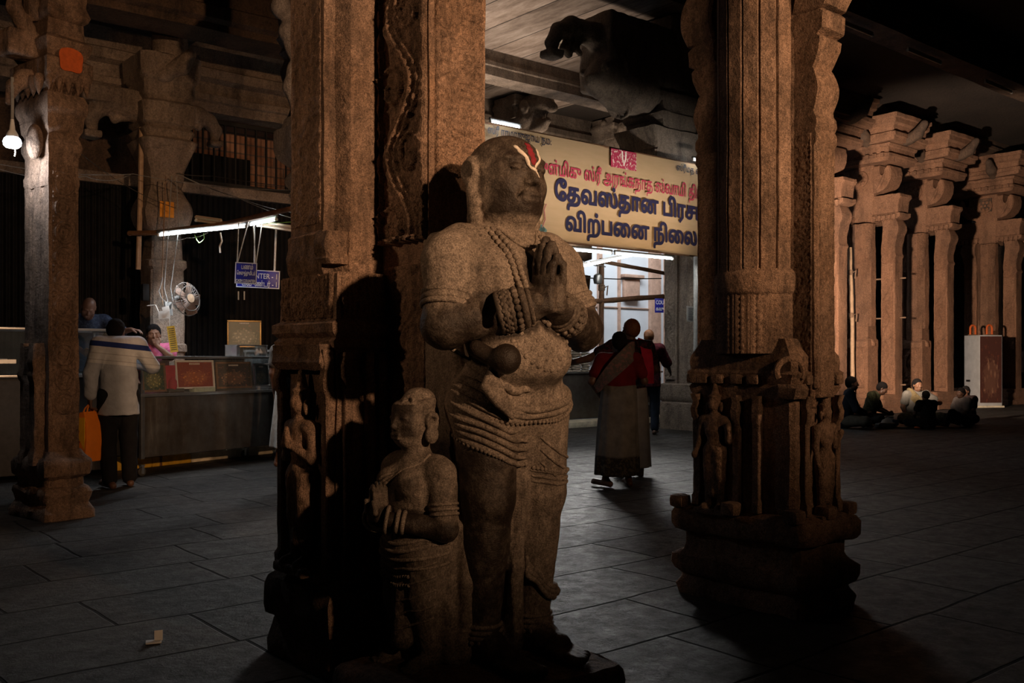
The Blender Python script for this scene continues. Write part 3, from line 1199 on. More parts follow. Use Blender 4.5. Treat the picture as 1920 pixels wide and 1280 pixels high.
kerb('trim_5', 10.4, 16.5, 12.58, [M['cream_paint'], M['cream_paint'], M['cream_paint']])


# the sunlit courtyard behind the middle counter
def courtyard():
    b = 22.0
    struct('wall_courtyard', MB().add(box((24.0, b + .2, 4.0), (16, .4, 8.0))), M['courtyard'], rot=HROT)
    mb = MB()
    for a, w_, z0, z1 in ((22.1, .12, 0, 7), (24.75, .5, 0, 7), (25.4, .25, 0, 7), (23.0, .02, 0, 6), ):
        mb.add(box((a, b - .06, (z0 + z1) / 2), (w_, .16, z1 - z0), .01))
    struct('trim_6', mb, M['court_trim'], rot=HROT)
    mb = MB()
    mb.add(box((23.6, b - .05, 3.55), (.75, .1, .62), .01)).add(box((23.6, b - .12, 3.95), (.95, .2, .10), .01))
    mb.add(box((23.6, b - .12, 3.22), (.75, .16, .06), .01))
    struct('window_1', mb, M['court_trim'], rot=HROT)
    struct('trim_7', MB().add(box((24.0, b - .1, 1.35), (12, .2, .05), .01)).add(box((24.0, b - .03, 2.9), (12, .03, .03))), M['court_trim'], rot=HROT)
    struct('wall_courtyard_side', MB().add(box((27.3, 20.0, 3.5), (.3, 4.6, 7.0))), M['court_trim'], rot=HROT)


courtyard()


# ------------------------------------------------------------------ pillars
def off(poly, d):
    return np.asarray(poly, float) + np.array(d, float)


def panel(parent, name, mat, wd, ht, fn, depth, at, face, res=.006):
    """carved relief panel set on a face of a pillar: at = centre-bottom point, face = turn about z of the -Y side"""
    V, F = relief(wd, ht, fn, depth, res)
    return MB().add((V, F)).build(name, mat, parent, at, (0, 0, face), smooth=180)


def relief_figure(h=.72, crown=True, seed=0, hands='pray'):
    """a small standing deity figure in high relief, back on the XZ plane, facing -Y"""
    s = Sculpt()
    k = h / .72
    s.ell((0, -.035, .60), (.036, .038, .045), .01)
    if crown:
        s.cap((0, -.03, .63), (0, -.03, .71), .030, .012, .012)
        s.tor((0, -.03, .645), .03, .007)
    s.cap((0, -.03, .53), (0, -.03, .57), .026, .02, .015)
    s.cap((-.065, -.03, .51), (.065, -.03, .51), .03, .03, .03)
    s.ell((0, -.035, .46), (.062, .04, .07), .02)
    s.ell((0, -.03, .36), (.056, .04, .05), .03)
    s.tor((0, -.02, .355), .06, .009, sc=(1, .7))
    for x in (-1, 1):
        s.cap((x * .085, -.03, .51), (x * .10, -.035, .40), .024, .02, .012)
        if hands == 'pray':
            s.cap((x * .10, -.035, .40), (x * .015, -.085, .45), .019, .014, .012)
            s.cap((x * .012, -.09, .45), (x * .004, -.09, .51), .014, .007, .008)
        else:
            s.cap((x * .10, -.035, .40), (x * .115, -.06, .32 + (.14 if x > 0 else 0)), .018, .014, .012)
            s.ell((x * .117, -.065, .31 + (.17 if x > 0 else 0)), (.018, .016, .022), .01)
        s.cap((x * .034, -.03, .33), (x * .038, -.035, .19), .042, .030, .02)
        s.cap((x * .038, -.035, .19), (x * .04, -.03, .05), .028, .020, .015)
        s.cap((x * .04, -.03, .035), (x * .05, -.075, .025), .02, .016, .01)
        s.ell((x * .047, -.035, .585), (.010, .012, .03), .006)
    s.cap((0, -.035, .32), (0, -.04, .10), .02, .026, .02)
    s.box((0, -.03, .0), (.11, .06, .018), .006, .01)
    M_ = np.eye(4) * k
    M_[3, 3] = 1
    return s.xf(M_)


def main_pillar():
    P = empty('stone_pillar', Vector((-.01, 3.5, 0)) + Vector((.01 * CA - .86 * SA, .01 * SA + .86 * CA, 0)), HALL,
              'nearest massive carved pillar of brown stone behind the praying statue', 'pillar', kind='thing')
    m = M['stone_main']
    core = [(.15, -.195), (.28, -.195), (.32, -.14), (.37, -.14), (.37, .14), (.32, .14), (.28, .195), (.14, .195), (.14, .3), (-.135, .3),
            (-.135, .195), (-.28, .195), (-.32, .14), (-.37, .14), (-.37, -.14), (-.32, -.14), (-.28, -.195), (-.135, -.195)]
    mb = MB()
    mb.add(stack(core, [(1.66, .0), (5.0, 0)], .03, .07, .004, 9))
    mb.build('shaft', m, P)
    mb = MB()
    mb.add(stack([(-.135, -.53), (.14, -.53), (.14, -.18), (-.135, -.18)], [(.2, 0), (5.0, 0)], .03, .07, .004, 9))
    mb.build('pilaster', m, P)
    mb = MB()
    mb.add(stack(core, [(1.58, .0), (1.60, .012), (1.66, .018), (1.70, .012), (1.745, .015), (1.76, .0)], .03, .05, .004, 16))
    mb.add(stack(off(square(.05, .01), (-.335, -.15)), [(1.62, 0), (1.64, .012), *cush(1.65, 1.73, .008, .01), (1.75, 0)], .02, .03, .003, 20))
    mb.build('band', m, P)
    lb = [(.15, -.24), (.37, -.24), (.37, .24), (-.37, .24), (-.37, -.24), (-.135, -.24)]
    mb = MB()
    mb.add(stack(lb, [(.36, 0), (1.28, 0), (1.29, .018), (1.315, .022), (1.33, .005), (1.35, .028), (1.385, .03), (1.40, 0), (1.58, 0)], .03, .06, .005, 9))
    mb.build('lower_block', m, P)
    bs = [(.17, -.56), (.17, -.24), (.37, -.24), (.37, .24), (-.37, .24), (-.37, -.24), (-.16, -.24), (-.16, -.56)]
    mb = MB()
    mb.add(stack(bs, [(0, .07), (.05, .075), (.09, .05), (.11, .04), (.15, .03), (.165, .075), (.20, .088), (.29, .088), (.325, .07), (.34, .02), (.38, .0)], .03, .04, .008, 13))
    mb.build('base', m, P)
    mb = MB()
    mb.add(stack(core, [(4.7, 0), (4.78, .08), (4.9, .1), (4.95, .04), (5.2, .15), (5.5, .3), (5.6, .3), (6.3, .3)], .06, .1, .006, 6))
    mb.build('capital', m, P)
    # carved faces
    panel(P, 'vine_carving', m, .325, 2.9, fn_vine(.325, 2.9, .56, .9, 1.1), .036, (-.136, -.36, 1.70), R(-90), .007)
    panel(P, 'scroll_carving', m, .235, 2.6, fn_scrollwork(.235, 2.6, 24, 3.), .018, (.005, -.531, 1.95), 0, .006)
    panel(P, 'scroll_carving', m, .25, 2.9, fn_scrollwork(.25, 2.9, 16, 8.), .008, (-.371, 0, 1.78), R(-90), .008)
    panel(P, 'leaf_carving', m, .21, .19, fn_leaf(.21, .19, 3), .012, (-.25, -.241, 1.40), 0, .005)
    panel(P, 'leaf_carving', m, .44, .19, fn_leaf(.44, .19, 5), .012, (-.371, 0, 1.40), R(-90), .006)
    panel(P, 'scroll_carving', m, .30, .9, fn_vine(.30, .9, .34, .3), .014, (-.136, -.37, .72), R(-90), .008)
    # niche and relief figure on the left face
    f = relief_figure(.80, True)
    V, F = f.mesh(.006, .002, 30)
    MB().add((V, F)).build('relief_figure', m, P, (-.372, -.02, .40), (0, 0, R(-90)), 180)
    mb = MB()
    for y in (-.205, .175):
        mb.add(stack(off(square(.022, .005), (-.385, y)), [(.38, .01), (.43, .012), (.45, 0), (1.1, 0), (1.12, .012), (1.16, .018), (1.2, .006), (1.28, .02)], .015, .05, .002, 30))
    mb.add(stack(off(square(.03, .006, .2), (-.385, -.015)), [(1.2, 0), (1.23, .02), (1.27, .012), (1.30, .02)], .03, .02, .003, 25))
    mb.add(stack(off(square(.03, .004, .19), (-.385, -.015)), [(.36, .0), (.37, .015), (.40, .01), (.405, 0)], .03, .02, .003, 25))
    mb.build('niche_frame', m, P)
    mb = MB()
    for x in (-.33, -.23, -.17):
        mb.add(stack(off(square(.018, .004), (x, -.25)), [(.44, .012), (.48, .01), (.5, 0), (1.15, 0), (1.17, .01), (1.22, .014), (1.27, .005)], .015, .05, .002, 30))
    mb.add(box((-.25, -.255, .40), (.22, .06, .07), .012))
    mb.build('pilaster_carving', m, P)


main_pillar()


def second_pillar():
    C = Vector((1.306, 5.0, 0))
    P = empty('stone_pillar', C, HALL, 'dark brown carved pillar on the right with fluted shaft and flanking columns', 'pillar', kind='thing')
    m = M['stone_main']
    # core: sixteen-sided fluted shaft facing the camera
    pts = []
    for k in range(16):
        a = 2 * PI * (k + .5) / 16
        pts.append((.215 * math.cos(a), .215 * math.sin(a)))
    flute = []
    for k in range(16):
        for da, rr in ((-.47, .213), (-.40, .219), (.40, .219), (.47, .213), (.5, .203)):
            a = 2 * PI * (k + da) / 16
            flute.append((rr * math.cos(a) - .06, rr * math.sin(a) - .03))
    flute = np.array(flute)
    mb = MB()
    mb.add(stack(flute, [(1.66, .0), (5.0, 0)], .04, .08, .003, 9))
    mb.add(stack(off(square(.17, 0, .22), (.12, 0)), [(1.0, .0), (5.0, 0)], .05, .1, .004, 9))
    mb.build('shaft', m, P)
    mb = MB()
    mb.add(stack(off(pts, (-.06, -.03)), [(1.28, 0), (1.56, .0), (1.57, .012), (1.585, .02), (1.66, .02), (1.675, .012), (1.69, 0)], .03, .03, .003, 22))
    mb.build('band', m, P)
    for s in (-1, 1):
        q = off(square(.085, .012), (.0, s * .285))
        mb = MB()
        mb.add(stack(q, [(1.1, 0), (2.28, 0), (2.30, .012), (2.34, .012), (2.36, .002), (2.38, .014), (2.42, .012), (2.44, -.002), *cush(2.46, 2.66, -.004, .028, 8), (2.67, -.012),
                         (2.70, .004), (2.76, .03), (2.80, .035), (2.82, .012), (2.84, .05), (2.92, .055), (2.94, .03)], .025, .04, .003, 14))
        mb.build('colonnette', m, P)
        mb = MB()
        mb.add(stack(q, [(2.94, .02), *cush(2.95, 3.22, .06, .045, 10), (3.24, .02), (3.5, .02), (3.7, .10), (4.2, .10), (6.3, .12)], .025, .05, .004, 10))
        mb.build('colonnette_capital', m, P)
        panel(P, 'scroll_carving', m, .13, 1.35, fn_scrollwork(.13, 1.35, 40, 2. + s), .007, (-.086, s * .285, 1.0), R(-90), .006)
        if s < 0:
            panel(P, 'scroll_carving', m, .13, 1.2, fn_scrollwork(.13, 1.2, 40, 6.), .007, (0, -.371, 1.05), 0, .006)
    # hanging leaf fringe below the band
    mb = MB()
    n, nz = 128, 50
    a = np.linspace(0, 2 * PI, n, endpoint=False)
    z = np.linspace(1.27, 1.57, nz)
    A_, Z_ = np.meshgrid(a, z)
    u = (A_ / (2 * PI) * 16 + .0) % 1 - .5
    h = .9 * ridge(np.abs(u) - .34, .07) + .6 * ridge(u, .1) + .5 * ridge(np.hypot(u * .085, (Z_ % .03) - .015), .008)
    rr = .213 + .012 * np.clip(h, 0, 1.2)
    mb.add((np.stack([rr * np.cos(A_) - .06, rr * np.sin(A_) - .03, Z_], -1).reshape(-1, 3), quads_grid(n, nz, True)))
    mb.build('leaf_carving', m, P, smooth=180)
    # figure block, cornice above it and base
    lb = off(square(.20, .02, .315), (.0, .0))
    mb = MB()
    mb.add(stack(lb, [(.44, 0.0), (1.06, 0.0), (1.08, .012), (1.10, .02), (1.115, .006), (1.15, .022), (1.17, .03), (1.185, .01), (1.22, .016), (1.25, .012), (1.30, -.02), (1.34, -.04)], .03, .05, .006, 10))
    mb.build('figure_block', m, P)
    mb = MB()
    mb.add(stack(lb, [(0, .07), (.05, .085), (.08, .06), (.10, .05), (.12, .08), (.16, .10), (.21, .095), (.24, .045), (.27, .035), (.33, .035), (.345, .085), (.37, .10), (.43, .10), (.455, .085), (.47, .04), (.48, .0)], .03, .03, .009, 12))
    for x, y in ((-.25, -.36), (.22, -.36), (-.25, .36), (0, -.38), (-.27, 0)):
        mb.add(box((x * .97, y * .97, .49), (.09, .09, .07), .025))
    mb.build('base', m, P)
    f = relief_figure(.66, True, hands='down')
    V, F = f.mesh(.006, .002, 30)
    MB().add((V, F)).build('relief_figure', m, P, (-.201, .13, .46), (0, 0, R(-90)), 180)
    f = relief_figure(.62, True, hands='other')
    V, F = f.mesh(.006, .002, 30)
    MB().add((V, F)).build('relief_figure', m, P, (.03, -.316, .46), (0, 0, 0), 180)
    # round-headed niche shrine at the corner, posts beside the figures
    mb = MB()
    mb.add(tube(arc((0, 0, 1.18), .062, R(-30), R(210), 18), .016, 8), M=Matrix.Rotation(R(-45), 3, 'Z'), t=(-.205, -.30, 0))
    mb.add(stack(off(square(.05, .008), (-.18, -.29)), [(1.05, .01), (1.07, .025), (1.1, .03), (1.12, .01)], .02, .02, .003, 25))
    mb.build('niche_arch', m, P)
    mb = MB()
    for x, y in ((-.212, -.0), (-.212, .245), (-.212, -.12), (-.12, -.327), (.15, -.327)):
        mb.add(stack(off(square(.02, .004), (x, y)), [(.48, .012), (.53, .01), (.55, 0), (.92, 0), (.94, .012), (.98, .018), (1.02, .006), (1.06, .018)], .015, .05, .002, 30))
    for y in (.22, .12, .0, -.1, .28):
        mb.add(box((-.212, y, 1.14), (.05, .07, .05), .012))
    for x in (-.1, .05, .16):
        mb.add(box((x, -.327, 1.14), (.07, .05, .05), .012))
    mb.build('pilaster_carving', m, P)


second_pillar()


def left_pillar():
    C = Vector((-3.655, 7.62, 0))
    P = empty('stone_pillar', C, R(52), 'slim pillar at far left with carved medallions and an orange painted patch', 'pillar', kind='thing')
    P.scale = (.88, .88, 1)
    m = M['stone_main']
    sq = square(.135, .0, .22)
    mb = MB()
    # slightly channelled sides
    poly = [(-.135, -.22), (.135, -.22), (.135, .22), (-.135, .22), (-.135, .12), (-.125, .11), (-.125, .05), (-.135, .04), (-.135, -.06), (-.125, -.07), (-.125, -.13), (-.135, -.14)]
    mb.add(stack(poly, [(1.35, .0), (2.60, .0)], .03, .06, .004, 9))
    mb.add(stack(poly, [(.45, .004), (1.36, .006), (1.40, 0)], .03, .06, .006, 9))
    mb.build('shaft', m, P)
    mb = MB()
    mb.add(stack(sq, [(2.58, 0), (2.61, .012), (2.66, .012), (2.68, 0), (2.8, .0), *cush(2.82, 2.98, .0, .03, 7), (3.0, .01), (3.02, .03), (3.1, .045)], .03, .04, .004, 12))
    mb.add(stack(sq, [(3.10, .045), *cush(3.12, 3.30, .045, .04, 8), (3.31, .0)], .03, .04, .004, 12))
    mb.build('necking', m, P)
    mb = MB()
    mb.add(stack(sq, [(3.30, 0), (3.33, .01), (3.36, .05), (3.40, .10), (3.44, .12), (3.55, .12), (3.58, .06), (3.64, .10), (3.7, .12), (3.74, .05), (3.86, .04), (3.88, .08), (3.92, .10), (4.0, .06), (4.2, .08), (4.4, .2), (4.9, .25), (5.6, .25)], .03, .05, .006, 9))
    # scalloped petals hanging under the abacus
    for k in range(-2, 3):
        mb.add(lathe([(3.30, .004), (3.34, .022), (3.39, .032), (3.42, .02)], 10), t=(k * .085, -.30, 0))
        mb.add(lathe([(3.26, .004), (3.32, .03), (3.38, .045), (3.42, .03)], 10), t=(-.225, k * .10 - .03, 0))
    mb.build('capital', m, P)
    # long corbel with hanging lily bud towards the lamp, twisted dragon scroll over it
    s = Sculpt()
    s.box((-.27, -.02, 3.66), (.16, .11, .10), .02, .02)
    s.path([(-.15, -.04, 3.42), (-.27, -.04, 3.40), (-.36, -.05, 3.32), (-.40, -.05, 3.20)], [.075, .07, .055, .03], .03)
    s.path([(-.24, -.05, 3.78), (-.36, -.07, 3.92), (-.36, -.08, 4.1), (-.44, -.10, 4.22), (-.55, -.12, 4.2)], [.07, .06, .055, .05, .02], .03)
    s.path([(-.20, -.1, 3.9), (-.22, -.1, 4.1), (-.2, -.1, 4.4)], [.05, .05, .05], .02)
    s.ell((-.20, -.1, 2.92), (.06, .10, .14), .03)
    put(s, 'corbel', m, P, .012, .004, 20)
    panel(P, 'medallion_carving', m, .215, 1.9, fn_medal(.215, 1.9, .19), .024, (0, -.221, .80), 0, .006)
    panel(P, 'rib_carving', m, .2, .42, lambda U, V: .8 * ridge(np.sin(U * 95), .5) + .4 * (V > .36), .008, (0, -.221, 2.66 - .42 - .02 + .12), 0, .006)
    # small engaged column on the lower left face
    mb = MB()
    mb.add(stack(off(square(.055, .01), (-.17, -.10)), [(.42, .02), (.5, .01), (.52, 0), (1.06, 0), (1.08, .012), (1.12, .02), (1.16, .006), (1.2, .02), (1.3, .012), (1.36, .0)], .02, .04, .004, 16))
    mb.add(stack(off(square(.04, .01), (-.16, .14)), [(.42, .02), (.5, .01), (.52, 0), (1.06, 0), (1.08, .012), (1.12, .02), (1.16, .006), (1.36, .0)], .02, .04, .004, 16))
    mb.build('engaged_column', m, P)
    mb = MB()
    mb.add(stack(square(.16, .02, .25), [(0, .11), (.05, .11), (.09, .075), (.12, .05), (.17, .075), (.20, .085), (.235, .06), (.25, .025), (.30, .02), (.33, .075), (.36, .085), (.43, .085), (.455, .07), (.48, .02), (.52, -.01)], .03, .03, .012, 11))
    mb.build('base', m, P)
    # painted ochre patch on the capital's front
    a = np.linspace(0, 2 * PI, 40, endpoint=False)
    rr = .105 * (1 / np.maximum(np.abs(np.cos(a)) ** 4 + np.abs(np.sin(a)) ** 4, .01)) ** .25 * (1 + .04 * np.sin(5 * a))
    ring = np.stack([rr * np.cos(a), np.full(40, -.3495), 3.55 + .09 / .105 * rr * np.sin(a)], 1)
    mb = MB()
    mb.add(loft([ring, ring - np.array((0, .004, 0))]))
    tag(mb.build('painted_patch', M['mark_orange'], P), 'orange ochre patch painted on the stone')


left_pillar()


def lily_bracket(s, x, sg, z, y=0.0, sc=1.0):
    """hanging lily corbel curling outwards along x"""
    P = [(x, y, z), (x + sg * .18 * sc, y, z + .03 * sc), (x + sg * .33 * sc, y, z - .02 * sc), (x + sg * .42 * sc, y, z - .13 * sc), (x + sg * .40 * sc, y, z - .25 * sc)]
    s.path(P, [.13 * sc, .11 * sc, .09 * sc, .075 * sc, .05 * sc], .03)
    s.box((x + sg * .41 * sc, y, z - .30 * sc), (.08 * sc, .09 * sc, .035 * sc), .01, .02)
    s.path([(x + sg * .1 * sc, y, z - .08 * sc), (x + sg * .2 * sc, y, z - .12 * sc), (x + sg * .25 * sc, y, z - .05 * sc)], [.05 * sc, .04 * sc, .03 * sc], .02)


def aisle_pillar(a, b, label, mat, full=True):
    P = empty('stone_pillar', hall(a, b), HALL, label, 'pillar', kind='thing')
    m = mat
    mb = MB()
    sq = square(.21, .03)
    mb.add(stack(sq, [(0, .09), (.12, .09), (.16, .05), (.3, .08), (.42, .08), (.46, .0), (1.3, 0), (1.32, .02), (1.4, .02), (1.42, 0), (2.3, -.01), (2.34, .02), (2.42, .02), (2.44, -.02), (2.74, -.03), (2.78, .02)], .06, .08, .008, 8))
    mb.build('shaft', m, P)
    mb = MB()
    mb.add(stack(sq, [(2.78, .0), *cush(2.82, 3.18, .03, .05, 8), (3.2, .02), (3.3, -.02), (3.5, .0), (3.72, .07), (3.86, .12), (3.9, .06), (3.94, .08), (3.98, .1), (4.02, .06), (4.06, .1), (4.3, .12), (4.34, .06),
                          (4.4, .1), (4.55, .1), (4.6, .14), (4.86, .16)], .06, .06, .01, 7))
    mb.build('capital', m, P)
    s = Sculpt()
    lily_bracket(s, .24, 1, 4.24, -.05, 1.0)
    lily_bracket(s, -.30, -1, 4.24, .05, 1.25)
    s.box((-.45, .05, 4.34), (.5, .16, .10), .02, .02)
    put(s, 'bracket', m, P, .02, .006, 12)
    s = Sculpt()
    s.path([(-.1, -.28, 4.62), (.1, -.36, 4.75), (.2, -.40, 4.9)], [.10, .10, .07], .05)
    s.path([(.05, -.1, 4.8), (.06, -.1, 5.1), (.02, -.1, 5.38)], [.22, .2, .18], .05)
    put(s, 'upper_corbel', m, P, .025, .01, 10)
    return P


mid = aisle_pillar(4.27, 11.75, 'brown pillar behind the cash counter with a yellow patch and lily brackets', M['stone_brown'])
mb = MB()
mb.add(box((0, 0, 0), (.17, .012, .19), .004))
tag(mb.build('painted_patch', M['mark_yellow'], mid, (-.05, -.296, 3.02), (0, 0, 0)), 'yellow turmeric patch painted on the stone')
mb = MB()
mb.add(tube([(-.32, -.1, 2.3), (-.30, -.12, 3.2), (-.28, -.1, 4.0)], .03, 8))
tag(mb.build('conduit', M['bamboo'], mid), 'straight wooden pole strapped up the face')


def hidden_pillar():
    """pale pillar directly behind the nearest one: only its capital and brackets show at the left edge"""
    P = empty('stone_pillar', hall(4.32, 8.0), HALL, 'pale whitewashed pillar whose stepped capital shows just left of the nearest pillar', 'pillar', kind='thing')
    m = M['stone_pale']
    sq = square(.15, .0, .17)
    mb = MB()
    mb.add(stack(sq, [(0, .06), (.3, .06), (.34, 0), (2.72, 0), (2.76, .02), *cush(2.8, 2.98, .0, .05, 8), (3.0, .0), (3.1, .10), (3.14, .12), (3.18, .13), (3.36, .13), (3.38, .07), (3.46, .05), (3.5, .02), (3.6, 0.0), (3.76, .05),
                          (3.92, .08), (4.02, .05), (4.08, .09), (4.14, .06), (4.2, .08)], .05, .05, .006, 10))
    mb.build('shaft', m, P)
    mb = MB()
    mb.add(stack(sq, [(4.1, .05), (4.22, .11), (4.26, .08), (4.5, .10), (4.56, .13), (4.66, .13), (4.7, .2), (5.0, .2), (5.6, .25)], .05, .06, .01, 8))
    mb.build('capital', m, P)
    s = Sculpt()
    s.path([(-.18, 0, 3.52), (-.24, 0, 3.72), (-.22, 0, 3.9)], [.05, .07, .05], .03)
    s.path([(-.2, 0, 4.0), (-.28, -.02, 4.2), (-.25, -.02, 4.36)], [.06, .08, .06], .03)
    s.ell((-.34, 0, 4.42), (.09, .1, .11), .03)
    s.ell((-.38, 0, 4.66), (.10, .11, .12), .03)
    put(s, 'bracket', m, P, .015, .006, 14)


hidden_pillar()


def grey_pillar():
    P = empty('stone_pillar', hall(13.28, 10.82), HALL, 'grey carved pillar standing at the right end of the banner', 'pillar', kind='thing')
    m = M['stone_grey']
    mb = MB()
    poly = [(-.36, -.40), (-.1, -.40), (-.1, -.34), (.1, -.34), (.1, -.40), (.36, -.40), (.36, .40), (-.36, .40), (-.36, .12), (-.30, .12), (-.30, -.12), (-.36, -.12)]
    mb.add(stack(poly, [(.78, 0), (4.1, 0)], .06, .1, .008, 6))
    mb.build('shaft', m, P)
    mb = MB()
    mb.add(stack(square(.38, .02, .42), [(0, .05), (.45, .05), (.48, .02), (.52, .05), (.78, .05), (.8, 0)], .08, .06, .01, 6))
    mb.build('base', m, P)
    panel(P, 'scroll_carving', m, .26, 3.1, fn_vine(.26, 3.1, .5, 2.), .03, (-.361, -.26, .85), R(-90), .014)
    panel(P, 'scroll_carving', m, .24, 3.1, fn_vine(.24, 3.1, .5, 1.), .03, (-.361, .26, .85), R(-90), .014)
    mb = MB()
    mb.add(stack(square(.40, .02, .44), [(4.0, 0), (4.1, .05), (4.2, .02), (4.5, .08), (4.62, .02), (4.7, .0), (4.9, .05), (5.0, .13), (5.05, .05)], .08, .08, .012, 6))
    mb.build('neck_block', m, P)
    # wide entablature stack reaching to the left
    mb = MB()
    mb.add(stack(off(square(.75, .03, .42), (-.75, 0)), [(4.45, 0), (4.62, .03), (4.66, 0), (4.8, .02), (4.95, .1), (5.0, .12), (5.02, 0)], .1, .06, .012, 6))
    mb.add(stack(off(square(.55, .03, .42), (-.75, 0)), [(5.0, 0), (5.16, .03), (5.2, .08), (5.26, .1), (5.3, .0), (5.46, .02), (5.52, .1), (5.6, .08), (5.62, 0)], .1, .06, .012, 6))
    mb.build('entablature', m, P)
    # lion bracket with reaching trunk
    s = Sculpt()
    s.box((-.15, 0, 6.3), (.75, .36, .6), .06, .05)
    s.ell((-.15, -.05, 5.75), (.66, .42, .34), .08)
    s.ell((-.80, -.05, 5.86), (.26, .28, .30), .06)                       # lion's head
    s.ell((-1.02, -.08, 5.80), (.15, .18, .13), .06)
    s.cap((-1.12, -.1, 5.72), (-.92, -.1, 5.64), .06, .05, .04)
    for y in (-.30, .2):
        s.ell((-.95, y, 6.0), (.07, .06, .06), .02)
        s.ell((-.78, y * 1.1, 6.22), (.09, .05, .12), .03)
    for k in range(6):                                                   # mane waves
        z = 6.05 - k * .1
        s.tor((-.55 + .03 * k, -.05, z), .34 - .02 * k, .03, (1, 0, .45), .03)
    s.path([(-.6, -.05, 6.45), (-1.0, -.05, 6.52), (-1.45, -.06, 6.55), (-1.72, -.06, 6.44), (-1.86, -.06, 6.22), (-1.84, -.06, 6.08)], [.24, .19, .15, .125, .10, .07], .05)
    s.box((-1.86, -.06, 6.04), (.14, .14, .06), .02, .03)
    s.path([(-1.15, -.06, 6.45), (-1.34, -.08, 6.36), (-1.42, -.1, 6.22), (-1.32, -.1, 6.16)], [.08, .07, .06, .05], .03)
    s.path([(-1.5, -.05, 6.35), (-1.6, -.05, 6.2), (-1.5, -.05, 6.12)], [.08, .07, .06], .03)
    s.xf(Matrix.Translation((-1.6, 0, -.2)))
    s.box((-.3, .0, 6.3), (.7, .36, .68), .06, .05)
    put(s, 'lion_bracket', M['stone_grey'], P, .028, .012, 9)
    s = Sculpt()                                                          # second bracket towards the hall
    s.path([(.2, -.4, 5.5), (.25, -.8, 5.75), (.28, -1.1, 6.0), (.3, -1.25, 6.3)], [.3, .27, .24, .2], .08)
    s.ell((.3, -1.15, 5.98), (.22, .28, .22), .06)
    s.path([(.3, -1.2, 6.25), (.3, -1.5, 6.45), (.3, -1.7, 6.35), (.3, -1.72, 6.2)], [.16, .14, .11, .08], .05)
    s.path([(.3, -.9, 5.62), (.3, -1.05, 5.48), (.3, -1.0, 5.32)], [.2, .17, .1], .05)
    for k in range(4):
        s.tor((.3, -1.02, 5.58 - k * .07), .17 - .02 * k, .022, (0, .3, 1), .02)
    put(s, 'bracket', M['stone_dark'], P, .028, .012, 9)
    mb = MB()
    mb.add(stack(off(square(.3, .03, .3), (.3, -.85)), [(4.75, 0), (4.82, .04), (4.95, .05), (5.0, .0), (5.12, .02), (5.2, .06), (5.25, 0), (5.5, -.05)], .08, .06, .012, 6))
    mb.build('bracket_block', M['stone_grey'], P)


grey_pillar()


def makara_bracket(a, b, z, label):
    P = empty('stone_bracket', hall(a, b, z), HALL, label, 'bracket', 'dragon-head brackets above the banner')
    P.scale = (1.25, 1.25, 1.25)
    m = M['stone_brown']
    s = Sculpt()
    s.ell((0, -.45, -.28), (.25, .36, .27), .06)                          # head
    s.path([(0, -.6, -.12), (0, -.95, -.10), (0, -1.12, -.2)], [.18, .14, .09], .05)   # upper jaw
    s.path([(0, -.55, -.50), (0, -.85, -.46), (0, -1.0, -.40)], [.13, .10, .06], .04)  # lower jaw
    for x in (-.2, .2):
        s.ell((x, -.62, -.12), (.07, .09, .09), .02)
        s.tor((x * 1.05, -.62, -.12), .10, .025, (1, 0, 0), .02)
        s.path([(x, -.35, -.1), (x * 1.2, -.2, .05), (x * 1.1, -.1, -.05)], [.08, .07, .05], .03)
    for k in range(5):
        s.cap((0, -.7 - k * .07, -.25), (0, -.7 - k * .07, -.33), .03, .012, .01)
    for k in range(6):
        s.tor((0, -.2 - k * .05, -.36), .26 - .01 * k, .022, (0, 1, .25), .02)
    put(s, 'dragon_head', m, P, .022, .008, 12)
    mb = MB()
    mb.add(stack(square(.27, .02, .30), [(-.3, -.05), (-.28, 0), (-.1, .0), (-.06, .03), (.0, .03), (.04, 0), (.13, .0)], .1, .06, .01, 7), t=(0, -.16, 0))
    mb.build('corbel_block', m, P)
    s = Sculpt()
    s.path([(0, -.3, .02), (0, -.75, .05), (0, -.85, -.0)], [.10, .10, .08], .04)
    s.ell((0, -.92, -.03), (.15, .13, .08), .03)
    put(s, 'bud', m, P, .022, .006, 12)
    return P


makara_bracket(13.75, 16.45, 6.80, 'open-mouthed dragon-head bracket above the left half of the banner')
makara_bracket(16.8, 16.45, 6.80, 'open-mouthed dragon-head bracket above the banner crest, left of the grey pillar')


# ---- the row of tall pillars on the right
def lily_corbel(P, m, sg):
    """crisp scooped lily corbel either side of the flower block"""
    q = np.array([(0, 0), (.12, .01), (.25, .06), (.36, .16), (.43, .30), (.45, .45), (.42, .58), (.36, .60), (.31, .54), (.29, .44), (.235, .38), (.18, .42), (.16, .52), (.17, .62), (0, .62)])
    c = q.mean(0)
    rings = []
    for x, f in ((-.40, .90), (-.375, 1.0), (.12, 1.0), (.14, .9)):
        k = c + (q - c) * f
        rings.append(np.c_[np.full(len(q), x), sg * (.27 + k[:, 0]), 4.98 + k[:, 1]])
    V, F = loft(rings)
    mb = MB().add((rough(V, .008, 7), F))
    # raised petal on the cheek
    t = np.linspace(0, 1, 14)
    L = np.c_[np.full(14, -.405), sg * (.33 + .26 * t ** .8), 5.05 + .40 * t ** 1.6]
    mb.add(tube(L, .035 * np.sin(np.pi * np.clip(t, .08, .97)) + .01, 8))
    mb.build('lily_corbel', m, P, smooth=30)


